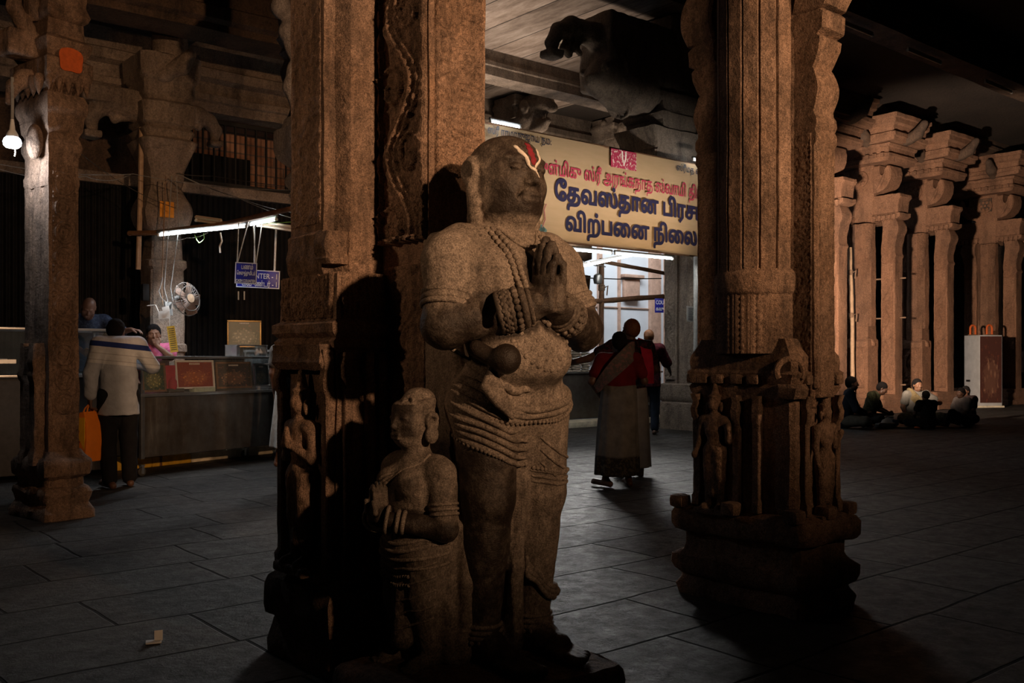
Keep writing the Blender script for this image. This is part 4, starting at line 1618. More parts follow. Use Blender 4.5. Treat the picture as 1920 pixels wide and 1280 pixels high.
def row_pillar(a, b, label):
    P = empty('stone_pillar', hall(a, b), HALL, label, 'pillar', 'tall lit pillars in the right-hand row', kind='thing')
    m = M['stone_red']
    mb = MB()
    pts = ngon(8, .25, PI / 8)
    mb.add(stack(off(pts, (-.34, -.03)), [(1.95, 0), (2.0, .01), (4.3, 0)], .08, .1, .012, 5))
    mb.add(stack(off(square(.2, .02), (-.34, -.03)), [(1.5, -.0), (2.3, -.02), (2.34, -.05)], .08, .1, .01, 5))
    mb.build('shaft', m, P)
    mb = MB()
    mb.add(stack(off(square(.22, .0, .30), (-.46, -.02)), [(.40, .0), (1.62, 0), (1.66, -.04)], .06, .1, .01, 6))
    for s in (-1, 1):
        mb.add(tube(arc((-.5, -.02 + s * .24, 1.55), .09, R(-60), R(200), 10, 'yz'), .05, 8))
    mb.build('lion_block', m, P)
    panel(P, 'lion_carving', m, .44, .95, fn_vine(.44, .95, .95, 1.), .05, (-.681, -.02, .55), R(-90), .014)
    for s in (-1, 1):
        q = off(square(.17, .01), (0, s * .52))
        mb = MB()
        mb.add(stack(q, [(.35, 0), (3.5, 0), (3.55, .03), (3.62, .0), (3.75, .0), (3.95, .04), *cush(4.0, 4.36, .04, .06, 6), (4.4, .0)], .07, .1, .008, 6))
        mb.build('colonnette', m, P)
        panel(P, 'scroll_carving', m, .28, 2.9, fn_vine(.28, 2.9, .75, 1.5 + s), .03, (-.171, s * .52, .5), R(-90), .016)
        mb = MB()
        mb.add(stack(off(square(.24, .01, .30), (-.06, s * .52)), [(4.38, 0), (4.42, .06), (4.5, .06), (4.52, .0), (4.8, .03), (4.86, .08), (4.93, .06)], .08, .06, .01, 6))
        for k in range(5):
            mb.add(lathe([(4.34, .01), (4.40, .05), (4.46, .06)], 8), t=(-.34, s * .52 - .24 + k * .12, 0))
        mb.build('abacus', m, P)
        lily_corbel(P, m, s)
    mb = MB()
    mb.add(stack(off(square(.30, .02, .30), (-.1, 0)), [(4.3, -.1), (4.9, -.05), (5.0, 0), (5.62, 0)], .08, .1, .01, 6))
    mb.add(lathe([(0, .18), (.04, .18), (.05, .14), (.03, .10), (.05, .06), (.06, .0)], 18), M=Matrix.Rotation(R(-90), 3, 'Y'), t=(-.40, 0, 5.34))
    for k in range(6):
        mb.add(lathe([(0, .06), (.05, .05), (.07, .01)], 8), M=Matrix.Rotation(R(-90), 3, 'Y'), t=(-.40, .10 * math.cos(k * PI / 3), 5.34 + .10 * math.sin(k * PI / 3)))
    mb.build('flower_block', m, P)
    mb = MB()
    mb.add(stack(off(square(.60, .02, .82), (-.12, 0)), [(5.62, 0), (5.70, .02), (5.72, .05), (5.78, .05), (5.80, .0), (5.92, .0), (5.94, .04), (6.0, .06), (6.02, .02)], .08, .05, .010, 5))
    for k in range(9):
        mb.add(box((-.78, -.72 + k * .18, 5.75), (.05, .09, .09), .015))
    mb.add(stack(off(square(.72, .02, 1.02), (-.12, 0)), [(6.02, 0), (6.1, .02), (6.12, .06), (6.2, .06), (6.22, .0), (6.36, .02), (6.40, .08), (6.5, .08), (6.52, .12), (6.6, .12)], .1, .05, .012, 5))
    mb.build('entablature', m, P)
    for pth in ([(-.75, -.35, 6.1), (-1.0, -.4, 6.18), (-1.18, -.42, 6.36)], [(-.75, .4, 6.1), (-1.05, .42, 6.22), (-1.2, .42, 6.42)], [(-.2, -1.0, 6.1), (-.2, -1.25, 6.2), (-.2, -1.4, 6.4)]):
        sc = Sculpt()
        sc.path(pth, [.13, .12, .08], .05)
        put(sc, 'beast_bracket', M['stone_dark'], P, .03, .01, 7)
    mb = MB()
    mb.add(stack(off(square(.62, .03, .74), (-.15, 0)), [(0, .06), (.12, .06), (.15, .0), (.24, .04), (.3, .04), (.34, -.02), (.42, -.03)], .1, .06, .012, 6))
    mb.build('base', m, P)
    return P


RW = 11.75
r1 = row_pillar(20.75, RW, 'nearest fully visible tall reddish pillar, with a flower block and a bamboo pole tied on')
r2 = dup(r1, hall(23.35, RW + .05), None, 'middle tall reddish pillar, between the bamboo-tied pillar and the white cabinet')
r3 = dup(r1, hall(26.9, RW - .1), None, 'tall reddish pillar with a dark square plaque, behind the white cabinet')
r0 = dup(r1, hall(18.0, RW - .25), None, 'tall reddish pillar almost hidden behind the dark fluted pillar')
r5 = dup(r1, hall(31.4, RW), None, 'farthest tall pillar, cut by the right edge of the picture')
mb = MB()
mb.add(box((0, 0, 0), (.03, .34, .36), .01)).add(box((-.02, 0, 0), (.03, .24, .26), .01))
tag(mb.build('plaque', M['stone_dark'], r3, (-.42, 0, 5.36)), 'dark square carved plaque')
mb = MB()
mb.add(box((-.172 - .01, 0, .9), (.012, .26, .7), .004))
tag(mb.build('painted_patch', M['mark_rust'], r2, (0, .52, .45 - .55)), 'rust red wash on the left colonnette')


# ------------------------------------------------------------------ the praying monk statue
from mathutils.bvhtree import BVHTree


class Surf:
    """drops points onto a sculpted surface"""

    def __init__(self, V, F):
        self.t = BVHTree.FromPolygons([tuple(v) for v in V], [tuple(f) for f in F[0]])

    def front(self, x, z, y0=-2.0, d=(0, 1, 0)):
        h = self.t.ray_cast(Vector((x, y0, z)), Vector(d))
        return (np.array(h[0]), np.array(h[1])) if h[0] is not None else None

    def near(self, p):
        h = self.t.find_nearest(Vector(p))
        return np.array(h[0]), np.array(h[1])

    def line(self, pts, n=40, lift=.0):
        """polyline resampled and pulled to the surface"""
        pts = np.array(pts, float)
        t = np.linspace(0, len(pts) - 1, n)
        i = np.minimum(t.astype(int), len(pts) - 2)
        P = pts[i] + (pts[i + 1] - pts[i]) * (t - i)[:, None]
        for _ in range(2):                                   # smooth the corners
            P[1:-1] = (P[:-2] + 2 * P[1:-1] + P[2:]) / 4
        out = []
        for p in P:
            q, nn = self.near(p)
            out.append(q + nn * lift)
        out = np.array(out)
        for _ in range(2):
            out[1:-1] = (out[:-2] + 2 * out[1:-1] + out[2:]) / 4
        return out


def seg_d(V, a, b):
    a, b = np.array(a, float), np.array(b, float)
    t = np.clip(((V - a) @ (b - a)) / ((b - a) @ (b - a)), 0, 1)
    return np.linalg.norm(V - a - t[:, None] * (b - a), axis=1)


def bead(c, r, n=8):
    V, F = lathe([(-r, r * .05), (-r * .7, r * .71), (0, r), (r * .7, r * .71), (r, r * .05)], n)
    return V + np.array(c), F


def ring_around(a, b, t, rad, r, n=24, tilt=0.0):
    """closed ring tube round a limb from a to b"""
    a, b = np.array(a, float), np.array(b, float)
    d = unit(b - a)
    u = unit(np.cross(d, (0, 0, 1) if abs(d[2]) < .8 else (1, 0, 0)))
    v = np.cross(d, u)
    th = np.linspace(0, 2 * PI, n, endpoint=False)
    c = a + (b - a) * t
    al = np.linspace(0, 2 * PI, 8, endpoint=False)
    rings = []
    for q in th:
        o = np.cos(q) * u + np.sin(q) * v
        rings.append(np.array([c + o * (rad + r * np.cos(k)) + d * r * np.sin(k) for k in al]))
    rings = np.array(rings)
    V = rings.reshape(-1, 3)
    m, k8 = n, 8
    i = np.arange(m)[:, None]
    j = np.arange(k8)[None, :]
    i2, j2 = (i + 1) % m, (j + 1) % k8
    F = np.stack([i * k8 + j, i * k8 + j2, i2 * k8 + j2, i2 * k8 + j], -1).reshape(-1, 4)
    return V, [F]


def big_statue():
    P = empty('stone_statue', (-.01, 3.5, 0), HALL, 'large stone statue of a standing monk with palms pressed together, against the nearest pillar', 'statue')
    ms = M['stone_statue']
    elR, wrR = (-.30, -.015, 1.360), (-.075, -.19, 1.425)
    elL, wrL = (.315, -.05, 1.355), (.075, -.19, 1.415)
    shR, shL = (-.255, .02, 1.585), (.255, .02, 1.585)
    s = Sculpt()
    # trunk
    s.ell((0, .0, 1.50), (.23, .135, .20), .05)
    s.ell((-.105, -.075, 1.53), (.115, .065, .105), .06)
    s.ell((.105, -.075, 1.53), (.115, .065, .105), .06)
    s.ell((0, -.02, 1.32), (.195, .15, .16), .07)
    s.ell((0, -.075, 1.245), (.195, .15, .115), .06)          # belly
    s.cap((-.2, .02, 1.665), (.2, .02, 1.665), .06, .06, .08)
    s.ell((0, .02, 1.09), (.245, .165, .16), .06)             # hips
    s.cap((0, .035, 1.60), (0, .03, 1.80), .090, .080, .05)    # neck
    # head
    hc = np.array((0, .015, 1.905))
    s.ell(hc + (0, .01, .035), (.131, .150, .118), .03)
    s.ell(hc + (0, -.015, -.060), (.119, .128, .125), .05)
    s.ell(hc + (0, -.050, -.120), (.078, .080, .060), .05)
    s.cap(hc + (-.06, -.02, -.105), hc + (.06, -.02, -.105), .060, .060, .05)
    s.cap(hc + (0, -.138, .012), hc + (0, -.160, -.030), .011, .017, .022)     # nose
    for x in (-1, 1):
        s.ell(hc + (x * .022, -.145, -.036), (.015, .015, .012), .010)
        s.ell(hc + (x * .052, -.146, .022), (.032, .016, .016), .02, 's')
        s.ell(hc + (x * .052, -.118, .017), (.029, .020, .016), .008)
        s.cap(hc + (x * .020, -.136, .050), hc + (x * .088, -.105, .050), .010, .007, .016)
        s.ell(hc + (x * .07, -.088, -.045), (.034, .03, .034), .03)
        s.cap(hc + (x * .03, -.135, .012), hc + (x * .078, -.115, .010), .0035, .003, .004, 's')
        s.cap(hc + (x * .040, -.136, -.062), hc + (x * .053, -.118, -.088), .006, .004, .012, 's')
        # long ears with pendants down to the shoulders
        s.ell(hc + (x * .135, .04, .012), (.020, .042, .060), .012)
        s.tor(hc + (x * .148, .035, .015), .032, .010, (1, 0, 0), .006, 'u', (1, 1))
        s.cap(hc + (x * .138, .03, -.03), hc + (x * .135, .02, -.135), .021, .024, .012)
        s.ell(hc + (x * .140, .012, -.10), (.022, .030, .030), .006)
        s.ell(hc + (x * .140, .010, -.155), (.024, .032, .032), .006)
    s.cap(hc + (-.030, -.140, -.079), hc + (.030, -.140, -.079), .011, .011, .012)
    s.cap(hc + (-.026, -.136, -.097), hc + (.026, -.136, -.097), .013, .013, .012)
    s.cap(hc + (-.034, -.150, -.088), hc + (.034, -.150, -.088), .004, .004, .006, 's')
        # shoulders, arms
    for sh, el, wr in ((shR, elR, wrR), (shL, elL, wrL)):
        s.ell(sh, (.095, .095, .10), .06)
        s.cap(sh, el, .088, .078, .04)
        s.cap(el, wr, .080, .055, .025)
    # the gap between arm and trunk
    for x in (-1, 1):
        s.path([(x * .205, -.15, 1.56), (x * .195, -.15, 1.47), (x * .205, -.12, 1.38)], [.018, .03, .03], .03, 's')
    # pressed hands: two palms back to back along x, four long fingers each
    for x in (-1, 1):
        s.box((x * .024, -.215, 1.470), (.022, .050, .070), .020, .02)
        for i, (y, zt, r_) in enumerate(((-.262, 1.602, .0125), (-.232, 1.646, .0140), (-.203, 1.662, .0145), (-.174, 1.640, .0135))):
            p = [(x * .026, -.215 + (y + .215) * .9, 1.51), (x * .022, y, 1.57), (x * .012, y * .995, zt - .025), (x * .006, y * .99, zt)]
            s.path(p, [r_ * 1.15, r_ * 1.08, r_, r_ * .72], .004)
        s.path([(x * .045, -.185, 1.455), (x * .058, -.150, 1.50), (x * .048, -.135, 1.555)], [.022, .019, .013], .012)
        s.cap(wrL if x > 0 else wrR, (x * .026, -.21, 1.445), .05, .036, .03)
    # legs
    for x, sh in ((-.115, 0), (.125, 0)):
        s.cap((x, -.005, 1.06), (x * 1.02, -.02, .76), .125, .098, .05)
        s.cap((x * 1.02, -.02, .76), (x, .015, .27), .092, .062, .03)
        s.ell((x, .02, .60), (.078, .085, .14), .04)
        s.ell((x * 1.02, -.075, .745), (.055, .035, .06), .03)
        # feet with toes
        s.cap((x, .045, .215), (x * 1.02, -.13, .205), .055, .046, .03)
        s.cap((x, .02, .27), (x, -.05, .225), .06, .05, .03)
        m = 1 if x > 0 else -1
        for i in range(5):
            tx = x * 1.02 + m * (-.042 + i * .0215)
            L = (.165, .168, .155, .14, .122)[i] + .12
            s.cap((tx, -.13, .195), (tx, -L + .02, .188), .017 if i else .022, .0145 if i else .019, .010)
            s.ell((tx, -L + .018, .188), (.013 if i else .018, .018, .014), .006)
    # stone web joining back and pillar, strip between the legs
    s.box((0, .26, .95), (.13, .12, .78), .03, .05)
    s.box((-.0, .10, .62), (.10, .06, .42), .02, .03)
    s.path([(.02, -.06, 1.0), (.012, -.05, .8), (.0, -.04, .5), (-.01, -.03, .22)], [.03, .028, .026, .04], .03)

    segs = [(elR, wrR, .085), (elL, wrL, .085)]

    def patina_shade(V):  # oil stain on face, forearms and hands; shade painted in on the legs
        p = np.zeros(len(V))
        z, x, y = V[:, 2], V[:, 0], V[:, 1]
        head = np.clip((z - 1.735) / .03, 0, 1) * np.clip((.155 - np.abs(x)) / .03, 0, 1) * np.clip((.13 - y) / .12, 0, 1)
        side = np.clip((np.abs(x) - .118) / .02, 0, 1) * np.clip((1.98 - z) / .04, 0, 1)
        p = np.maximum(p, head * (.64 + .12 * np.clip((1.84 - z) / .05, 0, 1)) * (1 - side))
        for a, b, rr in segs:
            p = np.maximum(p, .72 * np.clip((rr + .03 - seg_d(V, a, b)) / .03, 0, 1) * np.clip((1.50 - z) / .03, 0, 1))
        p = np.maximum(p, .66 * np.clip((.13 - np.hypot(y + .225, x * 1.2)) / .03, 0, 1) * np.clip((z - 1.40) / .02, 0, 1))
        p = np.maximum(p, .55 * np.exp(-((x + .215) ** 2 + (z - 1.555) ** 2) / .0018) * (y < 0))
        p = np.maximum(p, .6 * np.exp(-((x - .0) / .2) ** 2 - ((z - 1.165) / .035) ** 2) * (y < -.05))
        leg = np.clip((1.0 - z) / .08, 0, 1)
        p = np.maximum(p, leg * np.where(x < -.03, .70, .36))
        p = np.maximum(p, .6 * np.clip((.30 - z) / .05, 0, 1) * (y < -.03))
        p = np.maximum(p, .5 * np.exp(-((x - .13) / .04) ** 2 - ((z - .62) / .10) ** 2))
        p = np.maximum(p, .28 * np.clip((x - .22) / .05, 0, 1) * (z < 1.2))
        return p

    V, F = s.mesh(.0055, .0012, 40)
    surf = Surf(V, F)
    MB().add((V, F)).build('body', ms, P, smooth=180, attr={'patina_shade': patina_shade(V)})

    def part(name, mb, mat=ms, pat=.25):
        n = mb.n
        return mb.build(name, mat, P, smooth=180, attr={'patina_shade': np.full(n, pat)})

    # bead garland from both sides of the neck to the palms
    mb = MB()
    for sg in (-1, 1):
        for row in (0, 1):
            L = surf.line([(sg * (.10 + row * .028), .06, 1.70), (sg * (.095 + row * .03), -.08, 1.66), (sg * (.075 + row * .028), -.15, 1.56),
                           (sg * (.055 + row * .026), -.17, 1.46), (sg * (.02 + row * .03), -.17, 1.38)], 23, .003)
            for q in L:
                mb.add(bead(q, .0125, 8))
    part('bead_garland', mb, pat=.05)
    # necklace line at the throat, sacred thread
    mb = MB()
    L = surf.line([(-.10, .06, 1.715), (-.06, -.10, 1.672), (0, -.14, 1.655), (.06, -.10, 1.672), (.10, .06, 1.715)], 30, .002)
    mb.add(tube(L, .006, 6))
    part('necklace', mb, pat=.1)
    # armlets, bracelets, anklets
    for nm, a, b, ts, rad, r_ in (('armlet', shR, elR, (.52, .62, .70), .083, .011), ('armlet', shL, elL, (.52, .62, .70), .083, .011)):
        mb = MB()
        for t in ts:
            mb.add(ring_around(a, b, t, rad, r_))
        for t in (.57, .66):
            mb.add(ring_around(a, b, t, rad - .006, .012))
        part(nm, mb, pat=.35)
    for a, b in ((elR, wrR), (elL, wrL)):
        a_, b_ = np.array(a), np.array(b)
        mb = MB()
        for t, rr, r_ in ((.66, .066, .011), (.73, .066, .013), (.80, .064, .011), (.95, .060, .014), (1.02, .056, .010)):
            mb.add(ring_around(a, b, t, rr, r_))
        d = unit(b_ - a_)
        u = unit(np.cross(d, (0, 0, 1)))
        v = np.cross(d, u)
        for t, rr in ((.70, .072), (.765, .072), (.87, .069)):
            for k in range(18):
                o = u * math.cos(k * PI / 9) + v * math.sin(k * PI / 9)
                mb.add(bead(a_ + (b_ - a_) * t + o * rr, .0085 if t < .8 else .013, 6))
        mb.add(bead(b_ + np.array((0, -.045, .02)), .026, 12))
        part('bracelet', mb, pat=.5)
    for x in (-.115, .125):
        mb = MB()
        for z, rr in ((.300, .068), (.280, .072), (.262, .074)):
            mb.add(ring_around((x, .016, .2), (x, .016, .4), (z - .2) / .2, rr, .0085))
        for k in range(16):
            mb.add(bead((x + .074 * math.cos(k * PI / 8), .016 + .074 * math.sin(k * PI / 8), .247), .010, 6))
        part('anklet', mb, pat=.35)
    # pendant rows carved across the belly
    mb = MB()
    for rr, n, b_ in ((.135, 15, .0125), (.098, 11, .011), (.06, 7, .011)):
        for k in range(n):
            t = PI + PI * k / (n - 1)
            q = surf.front(.015 + rr * math.cos(t) * 1.05, 1.335 + rr * math.sin(t) * .95)
            if q:
                mb.add(bead(q[0] - q[1] * b_ * .45, b_, 7))
    part('belly_pendants', mb, pat=.15)
    # dhoti: waist roll, folds across the hips, beaded hems on the thighs
    waist = MB()
    def fold(pts, r_, n=36, lift=.0, mbx=None):
        L = surf.line(pts, n, lift)
        rr = r_ * (1 - .55 * np.abs(np.linspace(-1, 1, n)) ** 4)
        (mbx or waist).add(tube(L, rr, 8))
        return L
    fold([(-.25, .05, 1.17), (-.2, -.14, 1.10), (0, -.2, 1.055), (.2, -.14, 1.10), (.25, .05, 1.17)], .016)
    fold([(-.25, .05, 1.145), (-.2, -.14, 1.07), (0, -.2, 1.020), (.2, -.14, 1.07), (.25, .05, 1.145)], .012)
    for k in range(5):
        z = 1.19 - k * .036
        fold([(-.24, .02, z + .05), (-.21, -.10, z), (-.12, -.17, z - .055), (-.04, -.19, z - .075)], .017 - .0015 * k)
    for k in range(4):
        z = .985 - k * .026
        fold([(-.24, .03, z + .075), (-.2, -.10, z + .03), (-.10, -.15, z - .02), (.0, -.12, z - .045)], .011)
    for k in range(3):
        z = .93 - k * .045
        fold([(.05, -.12, z + .03), (.12, -.15, z - .02), (.2, -.08, z - .05), (.235, .02, z - .05)], .007)
    for z in (.835, .815, .797):
        fold([(.03, -.06, z + .01), (.07, -.12, z + .004), (.13, -.14, z - .006), (.2, -.10, z - .006), (.23, .0, z)], .0075)
    part('dhoti_folds', waist, pat=.22)
    for pts, n in (([(-.24, .03, .975), (-.2, -.10, .93), (-.10, -.15, .885), (.0, -.12, .865)], 26),
                   ([(.04, -.09, .852), (.09, -.13, .842), (.14, -.14, .835), (.2, -.09, .836)], 14),
                   ([(-.2, -.15, 1.035), (0, -.2, .990), (.13, -.17, 1.02), (.22, -.1, 1.075), (.25, .03, 1.12)], 34)):
        hems = MB()
        for q in surf.line(pts, n, .003):
            hems.add(bead(q, .0088, 7))
        part('beaded_hem', hems, pat=.2)
    # sash end crossing the left shin
    sash = MB()
    for k in range(3):
        fold([(.03, -.07, .50 + k * .018), (.06, -.10, .425 + k * .018), (.12, -.11, .375 + k * .018), (.18, -.06, .360 + k * .018), (.19, .02, .37 + k * .018)], .014, 26, .008, sash)
    sash.add(bead((.198, -.03, .375), .022, 8))
    part('sash', sash, pat=.3)
    # knotted ball at the right hip, with its tails
    kn = Sculpt()
    kn.ell((-.185, -.205, 1.245), (.052, .05, .052), .01)
    kn.cap((-.2, -.17, 1.24), (-.23, -.1, 1.28), .03, .03, .02)
    for k in range(3):
        kn.path([(-.215, -.165, 1.215), (-.235 + .028 * k, -.155, 1.15), (-.185 + .02 * k, -.165, 1.09), (-.13, -.17, 1.045)], [.014, .017, .013, .008], .003)
    put(kn, 'waist_knot', ms, P, .005, attr={'patina_shade': lambda V: np.where(V[:, 2] > 1.19, .85, .3)})
    # forehead mark: two white arms meeting on the nose, red stroke between
    def mark(name, mat, pts, wd):
        mb = MB()
        for ps, w0 in zip(pts, wd):
            n = 14
            ps = np.array(ps, float)
            t = np.linspace(0, len(ps) - 1, n)
            i = np.minimum(t.astype(int), len(ps) - 2)
            q2 = ps[i] + (ps[i + 1] - ps[i]) * (t - i)[:, None]
            L = np.array([surf.front(a, b)[0] for a, b in q2])
            N_ = np.array([surf.front(a, b)[1] for a, b in q2])
            wv = w0 * (1 + .25 * np.sin(np.arange(n) * 1.9)) * (1 - .4 * np.abs(np.linspace(-1, 1, n)) ** 3)
            sd = np.tile(np.array((1.0, 0, 0)), (n, 1))
            sd -= N_ * (sd * N_).sum(1)[:, None]
            rings = np.stack([L - sd * wv[:, None] - N_ * .003, L + sd * wv[:, None] - N_ * .003, L + sd * wv[:, None] * .9 + N_ * .0025, L - sd * wv[:, None] * .9 + N_ * .0025], 1)
            mb.add(loft(rings))
        return mb.build(name, mat, P, smooth=180)
    tag(mark('forehead_mark', M['mark_white'], [[(-.052, 2.000), (-.040, 1.975), (-.012, 1.925), (.003, 1.908)], [(.052, 2.000), (.044, 1.970), (.018, 1.925), (.003, 1.908)], [(.003, 1.912), (.012, 1.895), (.014, 1.885)]], [.0095, .0095, .005]),
        'white V-shaped mark on the forehead')
    tag(mark('forehead_stroke', M['mark_red'], [[(.002, 2.015), (.003, 1.98), (.004, 1.932)]], [.0135]), 'crimson stroke between the white arms')
    # plinth under the feet
    mb = MB()
    mb.add(stack(np.array([(-.52, -.33), (.235, -.33), (.25, -.30), (.25, .33), (-.52, .33)]), [(.0, .015), (.11, .02), (.15, .01), (.165, -.01)], .04, .04, .008, 11))
    mb.build('plinth', M['stone_main'], P)


big_statue()


def small_statue():
    th = R(-46)
    P = empty('stone_statue', (-.345, 3.44, .155), th, 'small stone attendant statue with folded hands, at the knee of the large monk', 'statue')
    ms = M['stone_statue']
    s = Sculpt()
    # 1.0 m tall figure, feet at z = 0
    s.ell((0, -.01, .62), (.125, .09, .12), .04)
    for x in (-1, 1):
        s.ell((x * .055, -.075, .655), (.052, .045, .05), .025)
    s.ell((0, -.01, .50), (.095, .08, .10), .05)
    s.ell((0, .0, .415), (.135, .105, .09), .05)
    s.cap((-.105, .01, .715), (.105, .01, .715), .04, .04, .05)
    s.cap((0, .01, .70), (0, .0, .82), .05, .046, .03)
    hc = np.array((0, -.005, .872))
    s.ell(hc + (0, .005, .02), (.078, .088, .072), .02)
    s.ell(hc + (0, -.015, -.03), (.066, .072, .066), .03)
    s.ell(hc + (0, -.035, -.062), (.04, .04, .03), .03)
    s.cap(hc + (0, -.082, .008), hc + (0, -.096, -.02), .007, .010, .012)
    for x in (-1, 1):
        s.ell(hc + (x * .031, -.088, .012), (.018, .010, .010), .010, 's')
        s.ell(hc + (x * .031, -.071, .010), (.016, .012, .010), .004)
        s.tor(hc + (x * .082, .015, .0), .022, .010, (1, 0, 0), .006)
        s.ell(hc + (x * .085, .01, -.05), (.016, .028, .032), .008)
        s.cap(hc + (x * .08, .015, -.02), hc + (x * .082, .01, -.05), .016, .018, .01)
    s.cap(hc + (-.018, -.086, -.048), hc + (.018, -.086, -.048), .007, .007, .006)
    s.cap(hc + (-.016, -.084, -.060), hc + (.016, -.084, -.060), .007, .007, .006)
    s.cap(hc + (-.02, -.094, -.054), hc + (.02, -.094, -.054), .003, .003, .003, 's')
    # hair roll and bun
    s.tor(hc + (0, .0, .055), .062, .02, (0, -.25, 1), .01)
    s.ell(hc + (0, .02, .085), (.05, .055, .03), .015)
    s.tor(hc + (.03, -.05, .065), .020, .009, (.3, -1, .3), .004)
    el = {-1: (-.165, .0, .50), 1: (.165, .0, .50)}
    wr = {-1: (-.03, -.15, .535), 1: (.03, -.15, .535)}
    for x in (-1, 1):
        s.cap((x * .135, .01, .69), el[x], .052, .043, .025)
        s.cap(el[x], wr[x], .043, .028, .015)
        s.box((x * .012, -.165, .565), (.012, .028, .04), .01, .012)
        for i in range(4):
            y = -.188 + i * .016
            s.path([(x * .012, y, .59), (x * .007, y, .64), (x * .003, y, .665 - abs(i - 1.3) * .008)], [.0085, .0078, .005], .003)
        s.path([(x * .024, -.192, .56), (x * .02, -.20, .60)], [.011, .008], .006)
        s.cap((x * .065, .0, .40), (x * .07, -.015, .24), .085, .062, .03)
        s.cap((x * .07, -.015, .24), (x * .07, .01, .06), .060, .040, .02)
        s.cap((x * .07, .02, .03), (x * .08, -.075, .022), .033, .026, .015)
        for i in range(5):
            s.cap((x * .08 + (i - 2) * .0125, -.075, .018), (x * .085 + (i - 2) * .0135, -.115 + abs(i - 2) * .005, .014), .0095, .008, .004)
    s.cap((0, -.05, .36), (0, -.06, .10), .03, .04, .03)
    # robe fall at the back and web to the pillar
    s.box((0, .075, .34), (.15, .05, .33), .03, .03)
    s.path([(.15, .09, .50), (.165, .10, .30), (.15, .10, .05)], [.02, .03, .03], .02)
    s.box((0, .12, .06), (.16, .06, .06), .02, .02)

    def patina_shade(V):
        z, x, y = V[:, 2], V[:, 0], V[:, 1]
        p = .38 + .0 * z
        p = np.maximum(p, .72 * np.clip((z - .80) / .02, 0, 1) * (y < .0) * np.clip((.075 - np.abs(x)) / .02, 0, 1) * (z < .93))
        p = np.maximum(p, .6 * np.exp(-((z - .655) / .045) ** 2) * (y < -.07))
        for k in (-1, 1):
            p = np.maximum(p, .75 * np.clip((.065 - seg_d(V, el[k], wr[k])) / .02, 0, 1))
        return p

    V, F = s.mesh(.0045, .001, 50)
    surf = Surf(V, F)
    MB().add((V, F)).build('body', ms, P, smooth=180, attr={'patina_shade': patina_shade(V)})

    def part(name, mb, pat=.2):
        return mb.build(name, ms, P, smooth=180, attr={'patina_shade': np.full(mb.n, pat)})
    for x in (-1, 1):
        mb = MB()
        for t in (.55, .64, .73):
            mb.add(ring_around((x * .135, .01, .69), el[x], t, .047, .006))
        part('armlet', mb)
        mb = MB()
        for t in (.72, .82):
            mb.add(ring_around(el[x], wr[x], t, .036, .008))
        mb.add(ring_around(el[x], wr[x], 1.0, .045, .007))
        part('bracelet', mb)
    mb = MB()
    for k in range(3):
        mb.add(tube(surf.line([(.09, .0, .745 - .012 * k), (.03, -.09, .715 - .014 * k), (-.05, -.11, .67 - .014 * k), (-.11, -.05, .61 - .014 * k)], 24), .006, 6))
    part('shoulder_sash', mb)
    mb = MB()
    for z, r_ in ((.46, .008), (.43, .009), (.395, .008), (.36, .007)):
        mb.add(tube(surf.line([(-.15, .03, z + .02), (-.09, -.10, z), (0, -.12, z - .02), (.09, -.10, z), (.15, .03, z + .02)], 30), r_, 6))
    for k in range(5):
        z = .34 - k * .05
        mb.add(tube(surf.line([(.0, -.09, z), (.07, -.1, z + .015), (.14, -.02, z + .05)], 18), .0045, 6))
    for z in (.30, .33):
        for q in surf.line([(-.12, -.06, z + .02), (-.06, -.10, z), (0, -.11, z - .01), (.06, -.10, z)], 16, .002):
            mb.add(bead(q, .007, 6))
    part('skirt_folds', mb)
    mb = MB()
    mb.add(stack(np.array([(-.19, -.15), (.19, -.15), (.19, .14), (-.19, .14)]), [(-.05, .01), (-.02, .014), (.0, -.004)], .04, .03, .006, 14))
    mb.build('plinth', M['stone_main'], P)


small_statue()


